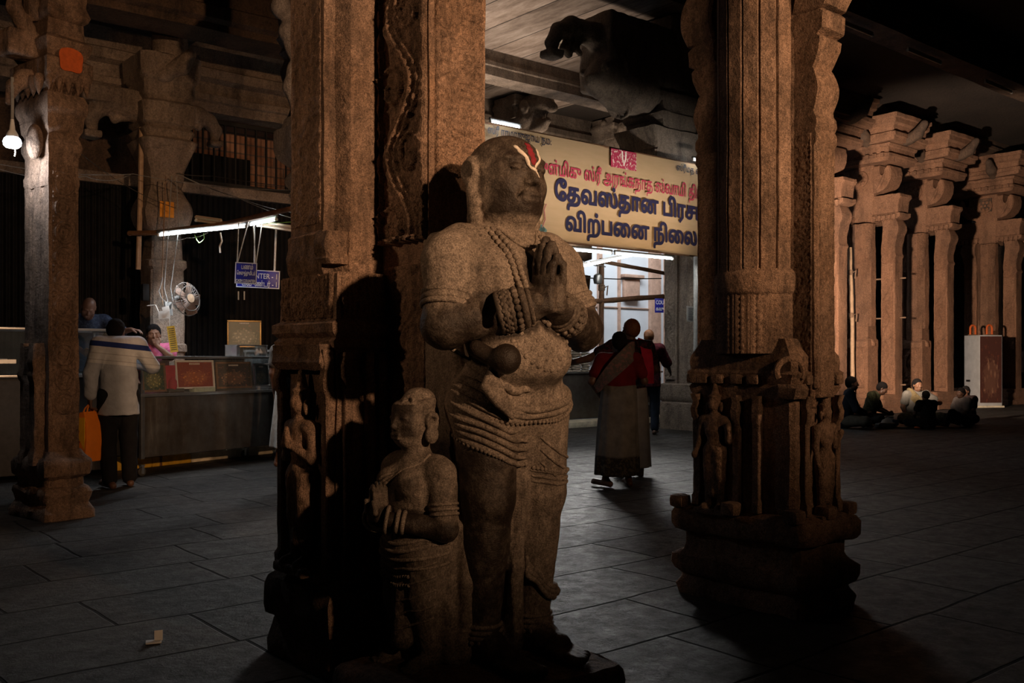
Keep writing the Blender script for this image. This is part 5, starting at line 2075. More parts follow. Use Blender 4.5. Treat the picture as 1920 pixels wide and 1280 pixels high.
# ------------------------------------------------------------------ lettering
def text_mb(body, size, bold=0.0, ext=.0015, sx=1.0, shear=0.0):
    """text as flat extruded letters; every contour is filled on its own so that overlapping strokes stay solid"""
    c = bpy.data.curves.new('lettering', 'FONT')
    c.body, c.size = body, size
    c.shear = shear
    o = bpy.data.objects.new('lettering', c)
    COL.objects.link(o)
    dg = bpy.context.evaluated_depsgraph_get()
    cv = o.evaluated_get(dg).to_curve(dg, apply_modifiers=False)
    loops = []
    for sp in cv.splines:
        if sp.type == 'BEZIER':
            pts, bp, n = [], sp.bezier_points, len(sp.bezier_points)
            for i in range(n):
                p, q = bp[i], bp[(i + 1) % n]
                for t in np.linspace(0, 1, 7)[:-1]:
                    pts.append((1 - t) ** 3 * np.array(p.co) + 3 * (1 - t) ** 2 * t * np.array(p.handle_right) + 3 * (1 - t) * t * t * np.array(q.handle_left) + t ** 3 * np.array(q.co))
        else:
            pts = [np.array(p.co)[:3] for p in sp.points]
        P = np.array(pts)[:, :2]
        if len(P) > 2:
            loops.append((0, P))
    o.to_curve_clear()
    bpy.data.objects.remove(o)
    bpy.data.curves.remove(c)

    mb = MB()
    if not loops:
        return mb, 0
    A_ = np.concatenate([q for _, q in loops])
    B_ = np.concatenate([np.roll(q, -1, 0) for _, q in loops])
    h = size * .021
    lo, hi = A_.min(0) - 3 * h, A_.max(0) + 3 * h
    n = np.ceil((hi - lo) / h).astype(int) + 1
    gx, gy = lo[0] + h * np.arange(n[0]), lo[1] + h * np.arange(n[1])
    D2 = np.full(n, 1e3)
    Wn = np.zeros(n, int)
    for a, b in zip(A_, B_):
        # winding number of every grid point, then distance to the outline near it
        if a[1] != b[1]:
            r_ = (gy >= min(a[1], b[1])) & (gy < max(a[1], b[1]))
            if r_.any():
                xc = a[0] + (b[0] - a[0]) * (gy[r_] - a[1]) / (b[1] - a[1])
                Wn[:, r_] += np.where(gx[:, None] < xc[None, :], 1 if b[1] > a[1] else -1, 0)
        m = 3.2 * h
        ix = slice(max(0, int((min(a[0], b[0]) - m - lo[0]) / h)), int((max(a[0], b[0]) + m - lo[0]) / h) + 2)
        iy = slice(max(0, int((min(a[1], b[1]) - m - lo[1]) / h)), int((max(a[1], b[1]) + m - lo[1]) / h) + 2)
        X, Y = gx[ix][:, None], gy[iy][None, :]
        e = b - a
        t = np.clip(((X - a[0]) * e[0] + (Y - a[1]) * e[1]) / (e @ e + 1e-12), 0, 1)
        D2[ix, iy] = np.minimum(D2[ix, iy], np.hypot(X - a[0] - t * e[0], Y - a[1] - t * e[1]))
    D2 = np.minimum(D2, 3 * h)
    D2 = np.where(Wn != 0, -D2, D2) - bold
    D3 = np.full((n[0], 4, n[1]), 60 * h, np.float32)
    D3[:, 1:3, :] = D2[:, None, :]
    V, F = surface_nets(D3, np.zeros(3), 1.0)
    # letters stand up: x right, z up, front facing -Y
    V = np.stack([lo[0] + V[:, 0] * h * sx, (V[:, 1] - 2) * ext, lo[1] + V[:, 2] * h], 1)
    mb.add((V, [F]))
    return mb, V[:, 0].max()


def write(parent, name, body, size, at, mat, bold=0.0, width=None, ext=.0015, shear=0.0):
    mb, wd = text_mb(body, size, bold, ext, 1.0, shear)
    if width:
        f = width / wd
        for v in mb.V:
            v[:, 0] *= f
    return mb.build(name, mat, parent, at, (0, 0, 0), smooth=0)


# ------------------------------------------------------------------ the big banner
def crest_mat():
    t = NT('crimson crest with pale filigree')
    n = t.noise(t.obj(), 26, 3, .6)
    return t.out(t.mix(t.ramp(n, [(.55, 0.), (.60, .85)]), (.38, .03, .075), (.72, .60, .52)), .6, 0, .3)


def make_banner():
    a0, a1, b = 7.75, 13.3, 10.2
    W = a1 - a0
    z0, z1 = 2.935, 4.43
    P = empty('banner', hall(a0, b, z0), HALL, 'long cream cloth banner with large navy Tamil lettering, hung above the counter', 'banner')
    n, m = 120, 24
    u, v = np.meshgrid(np.linspace(0, W, n), np.linspace(0, z1 - z0, m))
    y = .012 * np.sin(u * 2.1 + v) + .010 * (vnoise(np.stack([u, v * .3, u * 0], -1), 2.2) - .5) * 2
    dz = -.03 * np.sin(PI * u / W) * 0
    fr = np.stack([u, y, v + dz], -1).reshape(-1, 3)
    bk = fr + (0, .006, 0)
    N_ = n * m
    q = quads_grid(n, m)
    mb = MB().add((np.concatenate([fr, bk]), [q, q[:, ::-1] + N_]))
    mb.build('cloth', M['banner'], P, smooth=180)
    H_ = z1 - z0
    y_ = -.030
    ez = lambda px, py: None
    # crimson line, two navy lines (glyphs in reading order as drawn)
    write(P, 'lettering', 'அருள்மிகு ஸ்ரீ அரங்கநாத ஸ்வாமி திருக்', .27, (1.04, y_, .935), M['ink_pink'], .0035, 4.08)
    write(P, 'lettering', 'ேதவஸ்தான பிரசாதம்', .365, (1.58, y_, .585), M['ink_blue'], .013, 3.93)
    write(P, 'lettering', 'விற்பைன நிைலயம்', .355, (1.79, y_, .165), M['ink_blue'], .013, 3.6)
    write(P, 'lettering', 'ஸ்ரீ ராமாநுஜாய நம:', .14, (.35, y_, 1.355), M['ink_black'], .002, 1.17)
    write(P, 'lettering', 'ஸ்ரீமத வரவர', .14, (4.25, y_, 1.34), M['ink_black'], .002, .9)
    # crest: crimson block with a pale two-armed mark
    mb = MB().add(box((3.02, y_, 1.345), (.56, .006, .28)))
    mb.build('crest', crest_mat(), P)
    mb = MB()
    mb.add(ribbon(np.array([(2.98, 0, 1.47), (2.985, 0, 1.36), (3.02, 0, 1.26), (3.055, 0, 1.36), (3.06, 0, 1.47)]), .028, .004, (0, -1, 0)), t=(0, y_ - .004, 0))
    mb.build('crest_mark', M['mark_white'], P)
    # small painted picture of a seated figure in green and pink
    fig = MB()
    t = np.linspace(0, 2 * PI, 22, endpoint=False)
    def blob(cx, cz, rx, rz, k=0.0):
        cx -= .46
        r_ = 1 + k * np.sin(3 * t)
        ring = np.stack([cx + rx * r_ * np.cos(t), np.full(22, y_), cz + rz * r_ * np.sin(t)], 1)
        return loft([ring, ring - (0, .005, 0)])
    fig.add(blob(1.70, .14, .15, .075)).add(blob(1.68, .28, .07, .13)).add(blob(1.79, .12, .1, .05))
    fig.build('painted_robe', plain('green robe print', (.12, .20, .17), .6), P)
    fig = MB()
    fig.add(blob(1.70, .47, .045, .055)).add(blob(1.71, .545, .02, .05)).add(blob(1.68, .22, .07, .04, .2)).add(blob(1.60, .30, .03, .05)).add(blob(1.50, .10, .05, .06, .2))
    fig.add(tube([(1.34, y_, .16), (1.40, y_, .28), (1.38, y_, .42), (1.42, y_, .50)], .010, 6))
    fig.build('painted_face', plain('pink print', (.42, .15, .12), .6), P)
    # hems and tubes along top and bottom
    mb = MB()
    mb.add(tube([(0, .03, H_ + .005), (W, .03, H_ + .005)], .022, 8)).add(tube([(0, .03, 0), (W, .03, 0)], .022, 8))
    mb.build('batten', M['wood'], P)
    return P


ban = make_banner()


def tube_lamp(p, q, label, group, lit=True, cat='lamp', r_=.012, on=None):
    """batten and fluorescent tube from p to q"""
    p, q = Vector(p), Vector(q)
    P = empty('tube_lamp', p, 0, label, cat, group)
    d = q - p
    n = np.array(d.normalized())
    up = np.array((0, 0, 1.0)) - n * n[2]
    mb = MB()
    mb.add(tube([up * .038, np.array(d) + up * .038], .024, 4))
    mb.build('batten', M['steel'] if lit else M['tube_off'], P, smooth=0)
    mb = MB()
    mb.add(tube([n * .03, np.array(d) - n * .03], r_, 10))
    mb.build('tube', M['tube'] if lit else M['tube_off'], P)
    mb = MB()
    for e, s in ((np.zeros(3), 1), (np.array(d), -1)):
        mb.add(tube([e, e + n * .03 * s], r_ * 1.25, 8))
        mb.add(tube([e + n * .015 * s, e + n * .015 * s + up * .04], .012, 6))
    mb.build('holder', M['white_plastic'], P)
    return P


def pix(px, py, d):
    """a point seen at (px, py) in the photograph, d metres ahead"""
    return Vector(((px - 960) / FPX * d, d, CAMH + (HORZ - py) / FPX * d))


# lamps above and below the banner
BZ = 4.5
tube_lamp(hall(8.0, 10.0, 4.40), hall(8.55, 10.0, 4.40), 'short lit tube at the top left corner of the banner', 'tube lamps round the banner')
tube_lamp(hall(12.25, 10.05, 4.46), hall(12.6, 10.05, 4.46), 'short lit tube at the top of the banner near the right pillars', 'tube lamps round the banner')
tube_lamp(hall(9.3, 10.4, 2.85), hall(10.75, 10.4, 2.86), 'lit tube under the left part of the banner', 'tube lamps round the banner')
tube_lamp(hall(10.8, 10.4, 2.86), hall(12.2, 10.4, 2.87), 'lit tube under the right part of the banner', 'tube lamps round the banner')
tube_lamp(pix(1082, 502, 15.0), pix(1186, 479, 17.2), 'lit tube slanting across the opening under the banner', 'tube lamps round the banner')


# ------------------------------------------------------------------ glass-topped steel counters
def caster(parent, at):
    mb = MB()
    mb.add(lathe([(-.012, .0), (-.012, .042), (-.008, .047), (.008, .047), (.012, .042), (.012, 0)], 16), M=Matrix.Rotation(R(90), 3, 'X'), t=(0, 0, .047))
    w_ = mb.build('caster_wheel', M['cable_dark'], parent, at)
    mb = MB()
    mb.add(box((0, -.02, .07), (.03, .006, .09))).add(box((0, .02, .07), (.03, .006, .09))).add(box((0, 0, .115), (.05, .05, .01)))
    mb.add(lathe([(-.022, .0), (-.022, .018), (.022, .018), (.022, 0)], 10), M=Matrix.Rotation(R(90), 3, 'X'), t=(0, 0, .047))
    mb.build('caster_fork', M['steel_edge'], w_)
    return w_


def framed_picture(w_, h, c_bg, c_fig, seed, label, at, rotz, frame, tilt=0.0, group=None, sc=9.):
    P = empty('framed_picture', at, rotz, label, 'picture', group)
    P.rotation_euler = (tilt, 0, rotz)
    b = .022
    mb = MB()
    for x, z, sx, sz in ((0, b / 2, w_, b), (0, h - b / 2, w_, b), (-w_ / 2 + b / 2, h / 2, b, h - 2 * b), (w_ / 2 - b / 2, h / 2, b, h - 2 * b)):
        mb.add(box((x, 0, z), (sx, .022, sz), .004))
    mb.build('frame', frame, P)
    MB().add(box((0, .004, h / 2), (w_ - 1.6 * b, .006, h - 1.6 * b))).build('print', icon_mat('devotional print', c_bg, c_fig, seed, sc), P)
    mb = MB()
    for k in range(7):
        mb.add(box((-w_ * .12 + k * w_ * .04, -.001, h - b - .018), (w_ * .028, .003, .018)))
    mb.build('print_heading', M['mark_white'], P)
    return P


def glass_counter(P, L, dp, zb, zc, z1, wheels=True, legs=True, panel=None):
    """parts of a display counter: local x along the front, y back"""
    panel = panel or M['panel']
    MB().add(box((L / 2, dp / 2, (zb + zc) / 2), (L - .06, dp - .06, zc - zb), .008)).build('cabinet', panel, P)
    for x in (.02, L - .02):
        for y in (.02, dp - .02):
            lg = MB().add(box((x, y, (zc + (.12 if wheels else 0)) / 2 + (.06 if wheels else 0)), (.045, .045, zc - (.12 if wheels else 0)), .006)).build('leg', M['steel'], P)
            if wheels:
                caster(lg, (x, y, 0))
    mb = MB()
    mb.add(box((L / 2, dp / 2, zc), (L + .03, dp + .03, .035), .008))
    mb.build('worktop', M['steel_edge'], P)
    g = MB()
    g.add(box((L / 2, .012, (zc + z1) / 2), (L - .04, .006, z1 - zc - .05)))
    g.add(box((.012, dp / 2, (zc + z1) / 2), (.006, dp - .04, z1 - zc - .05))).add(box((L - .012, dp / 2, (zc + z1) / 2), (.006, dp - .04, z1 - zc - .05)))
    g.build('glass_front', M['glass'], P)
    e = MB()
    for x in (.012, L - .012):
        for y in (.012, dp - .012):
            e.add(box((x, y, (zc + z1) / 2), (.022, .022, z1 - zc), .003))
    e.build('glass_frame', M['steel_edge'], P)
    e = MB()
    e.add(box((L / 2, .02, z1), (L + .02, .05, .03), .006)).add(box((L / 2, dp - .02, z1), (L + .02, .05, .03), .006))
    e.add(box((.02, dp / 2, z1), (.05, dp, .03), .006)).add(box((L - .02, dp / 2, z1), (.05, dp, .03), .006))
    e.add(box((L / 2, dp / 2, z1 + .004), (L - .02, dp - .02, .008)))
    e.build('top_rim', M['steel_edge'], P)


CC0, CCR = Vector((-3.896, 10.09, 0)), math.atan2(1.63, 1.032)


def cc(x, y, z=0.0):
    c, s = math.cos(CCR), math.sin(CCR)
    return CC0 + Vector((x * c - y * s, x * s + y * c, z))


cash = empty('display_counter', CC0, CCR, 'wheeled steel cash counter with framed pictures behind its glass', 'counter')
glass_counter(cash, 1.93, .58, .19, .85, 1.25)
tagp = [(.065, .37, .88, 1.19, (.02, .05, .03), (.62, .55, .20), 1.3, 'tall green and gold deity picture at the left end of the cash counter'),
        (.50, 1.03, .90, 1.22, (.30, .05, .03), (.85, .32, .08), 2.7, 'pale-framed picture with a red glow in the cash counter'),
        (1.06, 1.59, .89, 1.20, (.035, .018, .016), (.62, .30, .14), 4.1, 'dark picture with golden figures in the cash counter'),
        (1.63, 1.87, .90, 1.18, (.03, .06, .055), (.55, .42, .25), 5.2, 'small dark picture with a round halo at the right end of the cash counter')]
for x0, x1, z0, z1, cb, cf, sd, lb in tagp:
    framed_picture(x1 - x0, z1 - z0, cb, cf, sd, lb, cc((x0 + x1) / 2, .07, z0), CCR, M['paper'] if sd in (2.7,) else M['steel_edge'] if sd > 5 else M['wood'], R(-6), 'framed pictures in the cash counter')
mb = MB()
mb.add(box((0, 0, .15), (.16, .02, .28), .008)).add(lathe([(0, .03), (.06, .05), (.12, .045), (.16, .01)], 12), t=(.02, -.03, 0))
o = mb.build('doll', plain('red festoon cloth', (.42, .02, .05), .7), None, cc(.43, .1, .875), (0, 0, CCR))
tag(o, 'red cloth doll standing between two pictures in the cash counter', 'doll')
for k, (x, wd, lb) in enumerate(((.48, .2, 'pile of dark booklets on the cash counter shelf'), (.86, .3, 'pale green packet on the cash counter shelf'), (1.72, .22, 'white packet on the right end of the cash counter shelf'))):
    o = MB().add(box((0, 0, .02), (wd, .09, .045), .01)).build(('booklet_pile', 'packet', 'packet')[k], (M['cable_dark'], plain('pale green wrapper', (.45, .55, .45), .5), M['paper'])[k], None, cc(x, .032 + .045, .868), (0, 0, CCR))
    tag(o, lb, ('booklets', 'packet', 'packet')[k])
# low glass box standing on the counter's right end
gb = empty('glass_box', cc(1.42, .12, 1.27), CCR, 'low glass box on the right end of the cash counter', 'box')
MB().add(box((.22, .0, .06), (.46, .005, .12))).add(box((.22, .2, .06), (.46, .005, .12))).build('pane', M['glass'], gb)
MB().add(box((.22, .1, .125), (.48, .22, .012), .003)).add(box((0, .1, .06), (.05, .2, .12), .004)).add(box((.45, .1, .06), (.02, .2, .12), .004)).build('frame', M['steel'], gb)
mb = MB()
for k in range(3):
    mb.add(lathe([(0, .025), (.04, .03), (.07, .012), (.09, .0)], 10), t=(k * .03, (k % 2) * .02, 0))
tag(mb.build('paper_heap', M['paper'], None, cc(1.78, .2, 1.275), (0, 0, CCR)), 'small crumpled heap of white paper in the glass box', 'paper')

# next counter, mostly behind the nearest pillar
nc = empty('display_counter', cc(1.99, .1), CCR, 'steel counter right of the cash counter, mostly hidden by the nearest pillar', 'counter')
glass_counter(nc, 1.5, .55, .17, .85, 1.33, wheels=False)
pc = empty('price_card', cc(2.12, .095, .98), CCR, 'white printed card taped to the glass right of the cash counter', 'card')
MB().add(box((0, 0, .14), (.15, .003, .28))).build('sheet', M['paper'], pc)
for k, t_ in enumerate(('1', '5', '2', '1')):
    write(pc, 'lettering', t_, .07, (-.02, -.003, .20 - k * .062), M['ink_black'])

# glass case on the left, behind the slim pillar
lc = empty('display_counter', hall(.2, 10.58), HALL, 'tall glass case at far left with a man leaning over it', 'counter')
glass_counter(lc, 3.10, .55, .06, 1.06, 1.54, wheels=False, panel=M['cable_dark'])
mb = MB()
mb.add(box((0, 0, .0), (.9, .34, .012), .004)).add(box((0, -.17, .02), (.9, .012, .04)))
tr = mb.build('tray', M['steel_edge'], None, hall(1.95, 10.84, 1.19), (0, 0, HALL))
tag(tr, 'pale tray inside the glass case at far left', 'tray')
for k in range(5):
    o = MB().add(box((0, 0, .022), (.13, .16, .04), .012)).build('sweet_box', M['paper'], None, hall(1.62 + k * .165, 10.84, 1.197), (0, 0, HALL))
    tag(o, 'white packet lying in the pale tray at far left', 'packet', 'white packets in the tray')

# kerb under the counters, seller's platform
for i, (x0, x1, mt) in enumerate(((.2, .75, 'yellow_paint'), (.75, 1.3, 'yellow_paint'), (1.3, 2.0, 'cream_paint'), (2.0, 2.7, 'cream_paint'))):
    struct('trim_4', MB().add(box((0, 0, .05), (x1 - x0 - .006, .4, .11), .012)), M[mt], loc=cc((x0 + x1) / 2 - .1, .88), rot=(0, 0, CCR))
struct('trim_8', MB().add(box((1.4, 11.65, .15), (4.0, .8, .30), .02)), M['stone_dark'], rot=HROT)


# ------------------------------------------------------------------ middle counter under the banner
mc = empty('serving_counter', hall(10.6, 12.85), HALL, 'long dark steel serving counter under the banner', 'counter')
MB().add(box((2.05, .35, .53), (4.1, .66, .84), .01)).build('cabinet', M['panel'], mc)
MB().add(box((2.05, .35, .965), (4.16, .74, .03), .008)).build('worktop', M['steel_edge'], mc)
MB().add(box((3.85, .2, 1.25), (.5, .02, .52))).add(box((3.85, .5, 1.25), (.5, .02, .52))).build('glass_guard', M['glass'], mc)
MB().add(box((3.85, .35, 1.53), (.56, .5, .03), .006)).add(box((4.1, .2, 1.25), (.03, .03, .56))).add(box((3.6, .2, 1.25), (.03, .03, .56))).build('guard_rail', M['steel_edge'], mc)
V, F = lathe([(-.022, .02), (-.02, .075), (-.008, .092), (.006, .090), (.02, .07), (.024, .02)], 14)
pk0 = MB().add((rough(V * np.array((1.15, .9, 1)), .007, 25), F)).build('packet', plain('crinkled clear packet', (.42, .36, .29), .22, 0, .5, 40, .4, .8), None)
tag(pk0, 'plastic food packet in the stacks on the serving counter', 'packet', 'food packets stacked on the serving counter')
first = True
for row in range(2):
    for k in range(9):
        for h_ in range(9 + (k * 3 + row) % 3):
            o = pk0 if first else pk0.copy()
            if not first:
                COL.objects.link(o)
            first = False
            o.location = hall(10.85 + k * .235 + random.uniform(-.012, .012), 13.02 + row * .24 + random.uniform(-.012, .012), 1.003 + h_ * .046)
            o.rotation_euler = (random.uniform(-.08, .08), random.uniform(-.08, .08), random.uniform(0, 6))
# boxy bin on small wheel by the pillar, grey pipe, blue sign, rope, notice
o = empty('gas_cylinder', hall(14.0, 12.55, 0), 0, 'small dark round vessel on the floor by the grey pipe', 'vessel')
MB().add(lathe([(0, .1), (.02, .17), (.12, .19), (.24, .17), (.30, .10), (.33, .06)], 20)).build('body', M['iron'], o)
MB().add(lathe([(.33, .07), (.37, .075), (.38, .05)], 14)).build('rim', M['steel'], o)
pp = MB().add(tube([hall(12.42, 10.1, 0), hall(12.42, 10.1, 2.9)], .05, 12)).build('pipe', M['cable'], None)
tag(pp, 'upright grey pipe along the left edge of the grey pillar', 'pipe')
nt_ = empty('notice', hall(12.65, 10.405, 1.86), HALL, 'white printed notice pasted on the grey pillar', 'notice')
MB().add(box((0, 0, .12), (.22, .003, .26))).build('sheet', M['paper'], nt_)
mb = MB()
for k in range(9):
    mb.add(box((-.01 * (k % 3), -.003, .215 - k * .024), (.15 - .02 * (k % 3), .002, .008)))
mb.build('printed_lines', M['ink_black'], nt_)
mb = MB()
for dz in (0, .035):
    mb.add(tube([hall(12.42, 10.03, 2.08 + dz), hall(12.7, 10.36, 2.06 + dz), hall(13.2, 10.38, 2.03 + dz), hall(13.6, 10.39, 2.05 + dz)], .014, 6))
tag(mb.build('rope', M['rope'], None), 'rope tied round the grey pillar and its pipe', 'rope')
bs_ = empty('sign_board', pix(1236, 586, 16.4), HALL - R(20), 'small blue sign with white letters by the grey pipe', 'sign')
MB().add(box((0, 0, .17), (.30, .012, .34), .004)).build('board', M['blue_sign'], bs_)
bs_.scale = (.55, 1, .72)
write(bs_, 'lettering', 'COU', .13, (-.13, -.008, .20), M['white_ink'], .002)
write(bs_, 'lettering', 'கவு', .12, (-.13, -.008, .05), M['white_ink'], .001)


# stone post with capital, bamboo scaffold and lamp seen through the opening
sp = empty('stone_pillar', hall(14.95, 16.2), HALL, 'short brown pillar with a square capital seen through the opening under the banner', 'pillar', kind='thing')
MB().add(stack(square(.26, .02), [(0, .05), (.3, .05), (.32, 0), (2.7, 0)], .08, .1, .006, 7)).build('shaft', M['stone_brown'], sp)
MB().add(stack(square(.26, .0), [(2.7, 0), (2.74, .2), (2.8, .26), (3.12, .28), (3.16, .1), (3.4, .1), (3.5, .3), (4.4, .3)], .08, .1, .006, 7)).build('capital', M['stone_brown'], sp)
def pole(name, pts, r_, mat, label, cat='pole', knots=()):
    P = empty(name, pts[0], 0, label, cat)
    Q = np.array([np.array(Vector(p) - Vector(pts[0])) for p in pts])
    n = max(12, int(np.linalg.norm(Q[-1] - Q[0]) / .12))
    t = np.linspace(0, 1, n)
    i = t * (len(Q) - 1)
    k = np.minimum(i.astype(int), len(Q) - 2)
    L = Q[k] + (Q[k + 1] - Q[k]) * (i - k)[:, None]
    L = rough(L, r_ * .15, 2.3)
    rr = r_ * (1 + .10 * (np.arange(n) % 4 == 0))
    MB().add(tube(L, rr, 10)).build('shaft', mat, P)
    for kt in knots:
        c = Q[0] + (Q[-1] - Q[0]) * kt
        d = unit(Q[-1] - Q[0])
        mb = MB()
        for j in range(5):
            mb.add(ring_around(c - d * .1, c + d * .1, .3 + j * .1, r_ * 1.05, r_ * .35, 14))
        mb.add(tube([c + np.array((r_, 0, 0)), c + np.array((r_ * 2.4, -r_, .03)), c + np.array((r_ * 2.0, -r_, -.14))], r_ * .3, 6))
        mb.build('rope_lashing', M['rope'], P)
    return P


pole('timber_pole', [pix(1128, 640, 17.3) - Vector((0, 0, 1.3)), pix(1128, 484, 17.3)], .045, M['wood'], 'upright timber pole in the bright opening', knots=(.81,))
pole('timber_pole', [pix(1100, 566, 17.15), pix(1244, 556, 17.9)], .045, M['wood'], 'level timber pole lashed across the bright opening at head height')
pole('timber_pole', [pix(1128, 490, 17.2), pix(1246, 512, 18.0)], .035, M['wood'], 'thin timber pole under the banner lamps, sloping down to the right')
cam_ = empty('lantern', pix(1121, 520, 17.0), 0, 'small round lantern hanging beside the upright timber pole', 'lamp')
MB().add(lathe([(-.12, .02), (-.11, .07), (-.03, .085), (.04, .07), (.07, .03)], 16)).build('globe', M['steel'], cam_)
MB().add(tube([(0, 0, .07), (.0, 0, .2), (-.15, .0, .24)], .012, 6)).build('arm', M['cable'], cam_)
for k, (p, q, lb) in enumerate(((pix(1060, 480, 15.5), pix(1135, 500, 17), 'thin rod below the banner tubes on the left'), (pix(1070, 520, 17), pix(1240, 522, 18.2), 'thin wire stretched across the bright opening'))):
    o = MB().add(tube([p, (p + q) / 2 - Vector((0, 0, .02)), q], .010, 6)).build('wire', M['cable_dark'], None)
    tag(o, lb, 'wire')
# rod lamp high on the ceiling
pole('ceiling_rod', [hall(9.1, 9.8, 6.82), hall(13.0, 9.8, 6.82)], .04, M['iron'], 'dark rod under the ceiling slabs above the banner', 'rod')


# ------------------------------------------------------------------ left bay: lamps, poles, wires, signs, fan
bl = empty('hanging_lamp', (-3.80, 7.3, 2.90), 0, 'round white lamp hanging from a cord at far left', 'lamp')
MB().add(lathe([(-.058, .02), (-.055, .045), (-.038, .062), (-.012, .066), (.012, .058), (.026, .044)], 22)).build('dome', M['bulb'], bl)
MB().add(lathe([(.02, .046), (.05, .040), (.08, .022), (.12, .017), (.16, .012)], 16)).build('lamp_holder', M['white_plastic'], bl)
MB().add(tube([(0, 0, .15), (.002, 0, .30), (.0, 0, .48)], .012, 6)).build('cord', M['cable'], bl)
MB().add(tube([(.02, 0, -.05), (.024, 0, -.09), (.018, 0, -.12)], .005, 5)).build('pull_cord', M['string'], bl)

pole('bamboo_pole', [pix(243, 438, 11.45), pix(292, 436, 11.25), pix(420, 420, 10.95), pix(560, 388, 10.5)], .030, M['wood'], 'long wooden pole carrying the lit tubes above the cash counter')
pole('wooden_pole', [pix(408, 420, 11.0), pix(475, 413, 10.9)], .024, M['wood'], 'short brown stick lashed behind the lit tubes')
tube_lamp(pix(296, 441, 11.2), pix(464, 424, 10.85), 'longer lit tube above the cash counter, on the left', 'tube lamps over the cash counter')
tube_lamp(pix(466, 422, 10.84), pix(520, 411, 10.7), 'shorter lit tube above the cash counter, on the right', 'tube lamps over the cash counter')
tube_lamp(pix(366, 413, 11.05), pix(414, 420, 10.95), 'unlit white tube crossing behind the lit tubes, left piece', 'tube lamps over the cash counter', lit=False)
tube_lamp(pix(482, 423, 10.9), pix(556, 434, 10.7), 'unlit white tube crossing behind the lit tubes, right piece', 'tube lamps over the cash counter', lit=False)


def wire(pts, mat, label, r_=.005, cat='wire', sag=0.0, name='wire', group=None):
    pts = [np.array(p) for p in pts]
    out = []
    for a, b in zip(pts[:-1], pts[1:]):
        n = 14
        for i in range(n):
            t = i / n
            out.append(a + (b - a) * t - np.array((0, 0, sag * 4 * t * (1 - t))))
    out.append(pts[-1])
    return tag(MB().add(tube(out, r_, 5)).build(name, mat, None), label, cat, group)


wire([pix(-10, 306, 9.5), pix(250, 326, 11.2), pix(560, 356, 10.8)], M['cable'], 'topmost pale wire running past the left pillar towards the yellow patch', .004, sag=.05)
wire([pix(-10, 314, 9.5), pix(160, 330, 10.5), pix(245, 327, 11.3)], M['cable'], 'sagging pale wire below the topmost one at far left', .004, sag=.06)
wire([pix(335, 327, 11.2), pix(445, 370, 11.0), pix(560, 412, 10.7)], M['cable'], 'pale wire slanting down from the yellow patch to the tubes, lower of two', .004, sag=.02)
wire([pix(337, 327, 11.2), pix(460, 375, 11.1), pix(560, 400, 10.9)], M['cable'], 'pale wire slanting down from the yellow patch to the tubes, upper of two', .003, sag=.02)
wire([pix(330, 325, 11.2), pix(400, 330, 11.2), pix(560, 352, 11)], M['cable_dark'], 'dark wire from the yellow patch along the foot of the barred opening', .005, sag=.01)
wire([pix(136, 275, 10.5), pix(240, 350, 11.2), pix(330, 390, 11.2)], M['cable_dark'], 'dark wire slanting behind the left pillar', .004, sag=.02)
wire([pix(294, 442, 11.1), pix(310, 449, 11.0), pix(350, 446, 11.0), pix(390, 436, 10.9)], M['cable'], 'loose pale wire looping under the longer lit tube', .004, sag=.02)
wire([pix(365, 440, 10.9), pix(373, 455, 10.9), pix(383, 447, 10.9), pix(382, 437, 10.9)], M['cable_green'], 'short green wire looped under the longer lit tube', .004, sag=.01)
wire([pix(488, 420, 10.75), pix(548, 416, 10.6)], M['cable_green'], 'thin greenish wire running right from the shorter lit tube', .004)
wire([pix(413, 436, 10.9), pix(416, 452, 10.9), pix(412, 462, 10.9), pix(413, 474, 10.9)], M['string'], 'frayed rope end hanging from the pole', .010, name='rope_end', cat='rope')
for k, (x, y) in enumerate(((322, 336), (331, 338), (311, 340))):
    wire([pix(x, 330, 11.15), pix(x + (-6, 4, -4)[k], 430, 11.15), pix(x - 14 + 3 * k, 540, 11.1), pix(x - 6, 572, 11.05)], (M['cable'], M['cable'], M['rope'])[k],
         ('thin pale wire', 'thicker pale wire', 'brown cord')[k] + ' hanging down the face of the pillar behind the cashier', (.005, .005, .008)[k])
wire([pix(305, 520, 11.1), pix(298, 545, 11.05), pix(306, 562, 11.0), pix(330, 566, 11.0), pix(338, 556, 11.0)], M['cable'], 'tangled pale wire leading to the wall fan', .004, sag=.02)
wire([pix(276, 573, 11.1), pix(292, 572, 11.05), pix(300, 590, 11.0)], M['string'], 'white cord tying the cards to the pillar', .006)
mb = MB()
mb.add(box((0, 0, 0), (.08, .08, .20), .02))
tag(mb.build('junction_box', M['shutter'], None, pix(272, 548, 11.2), (0, 0, HALL)), 'black box on the pillar left of the wall fan', 'box')


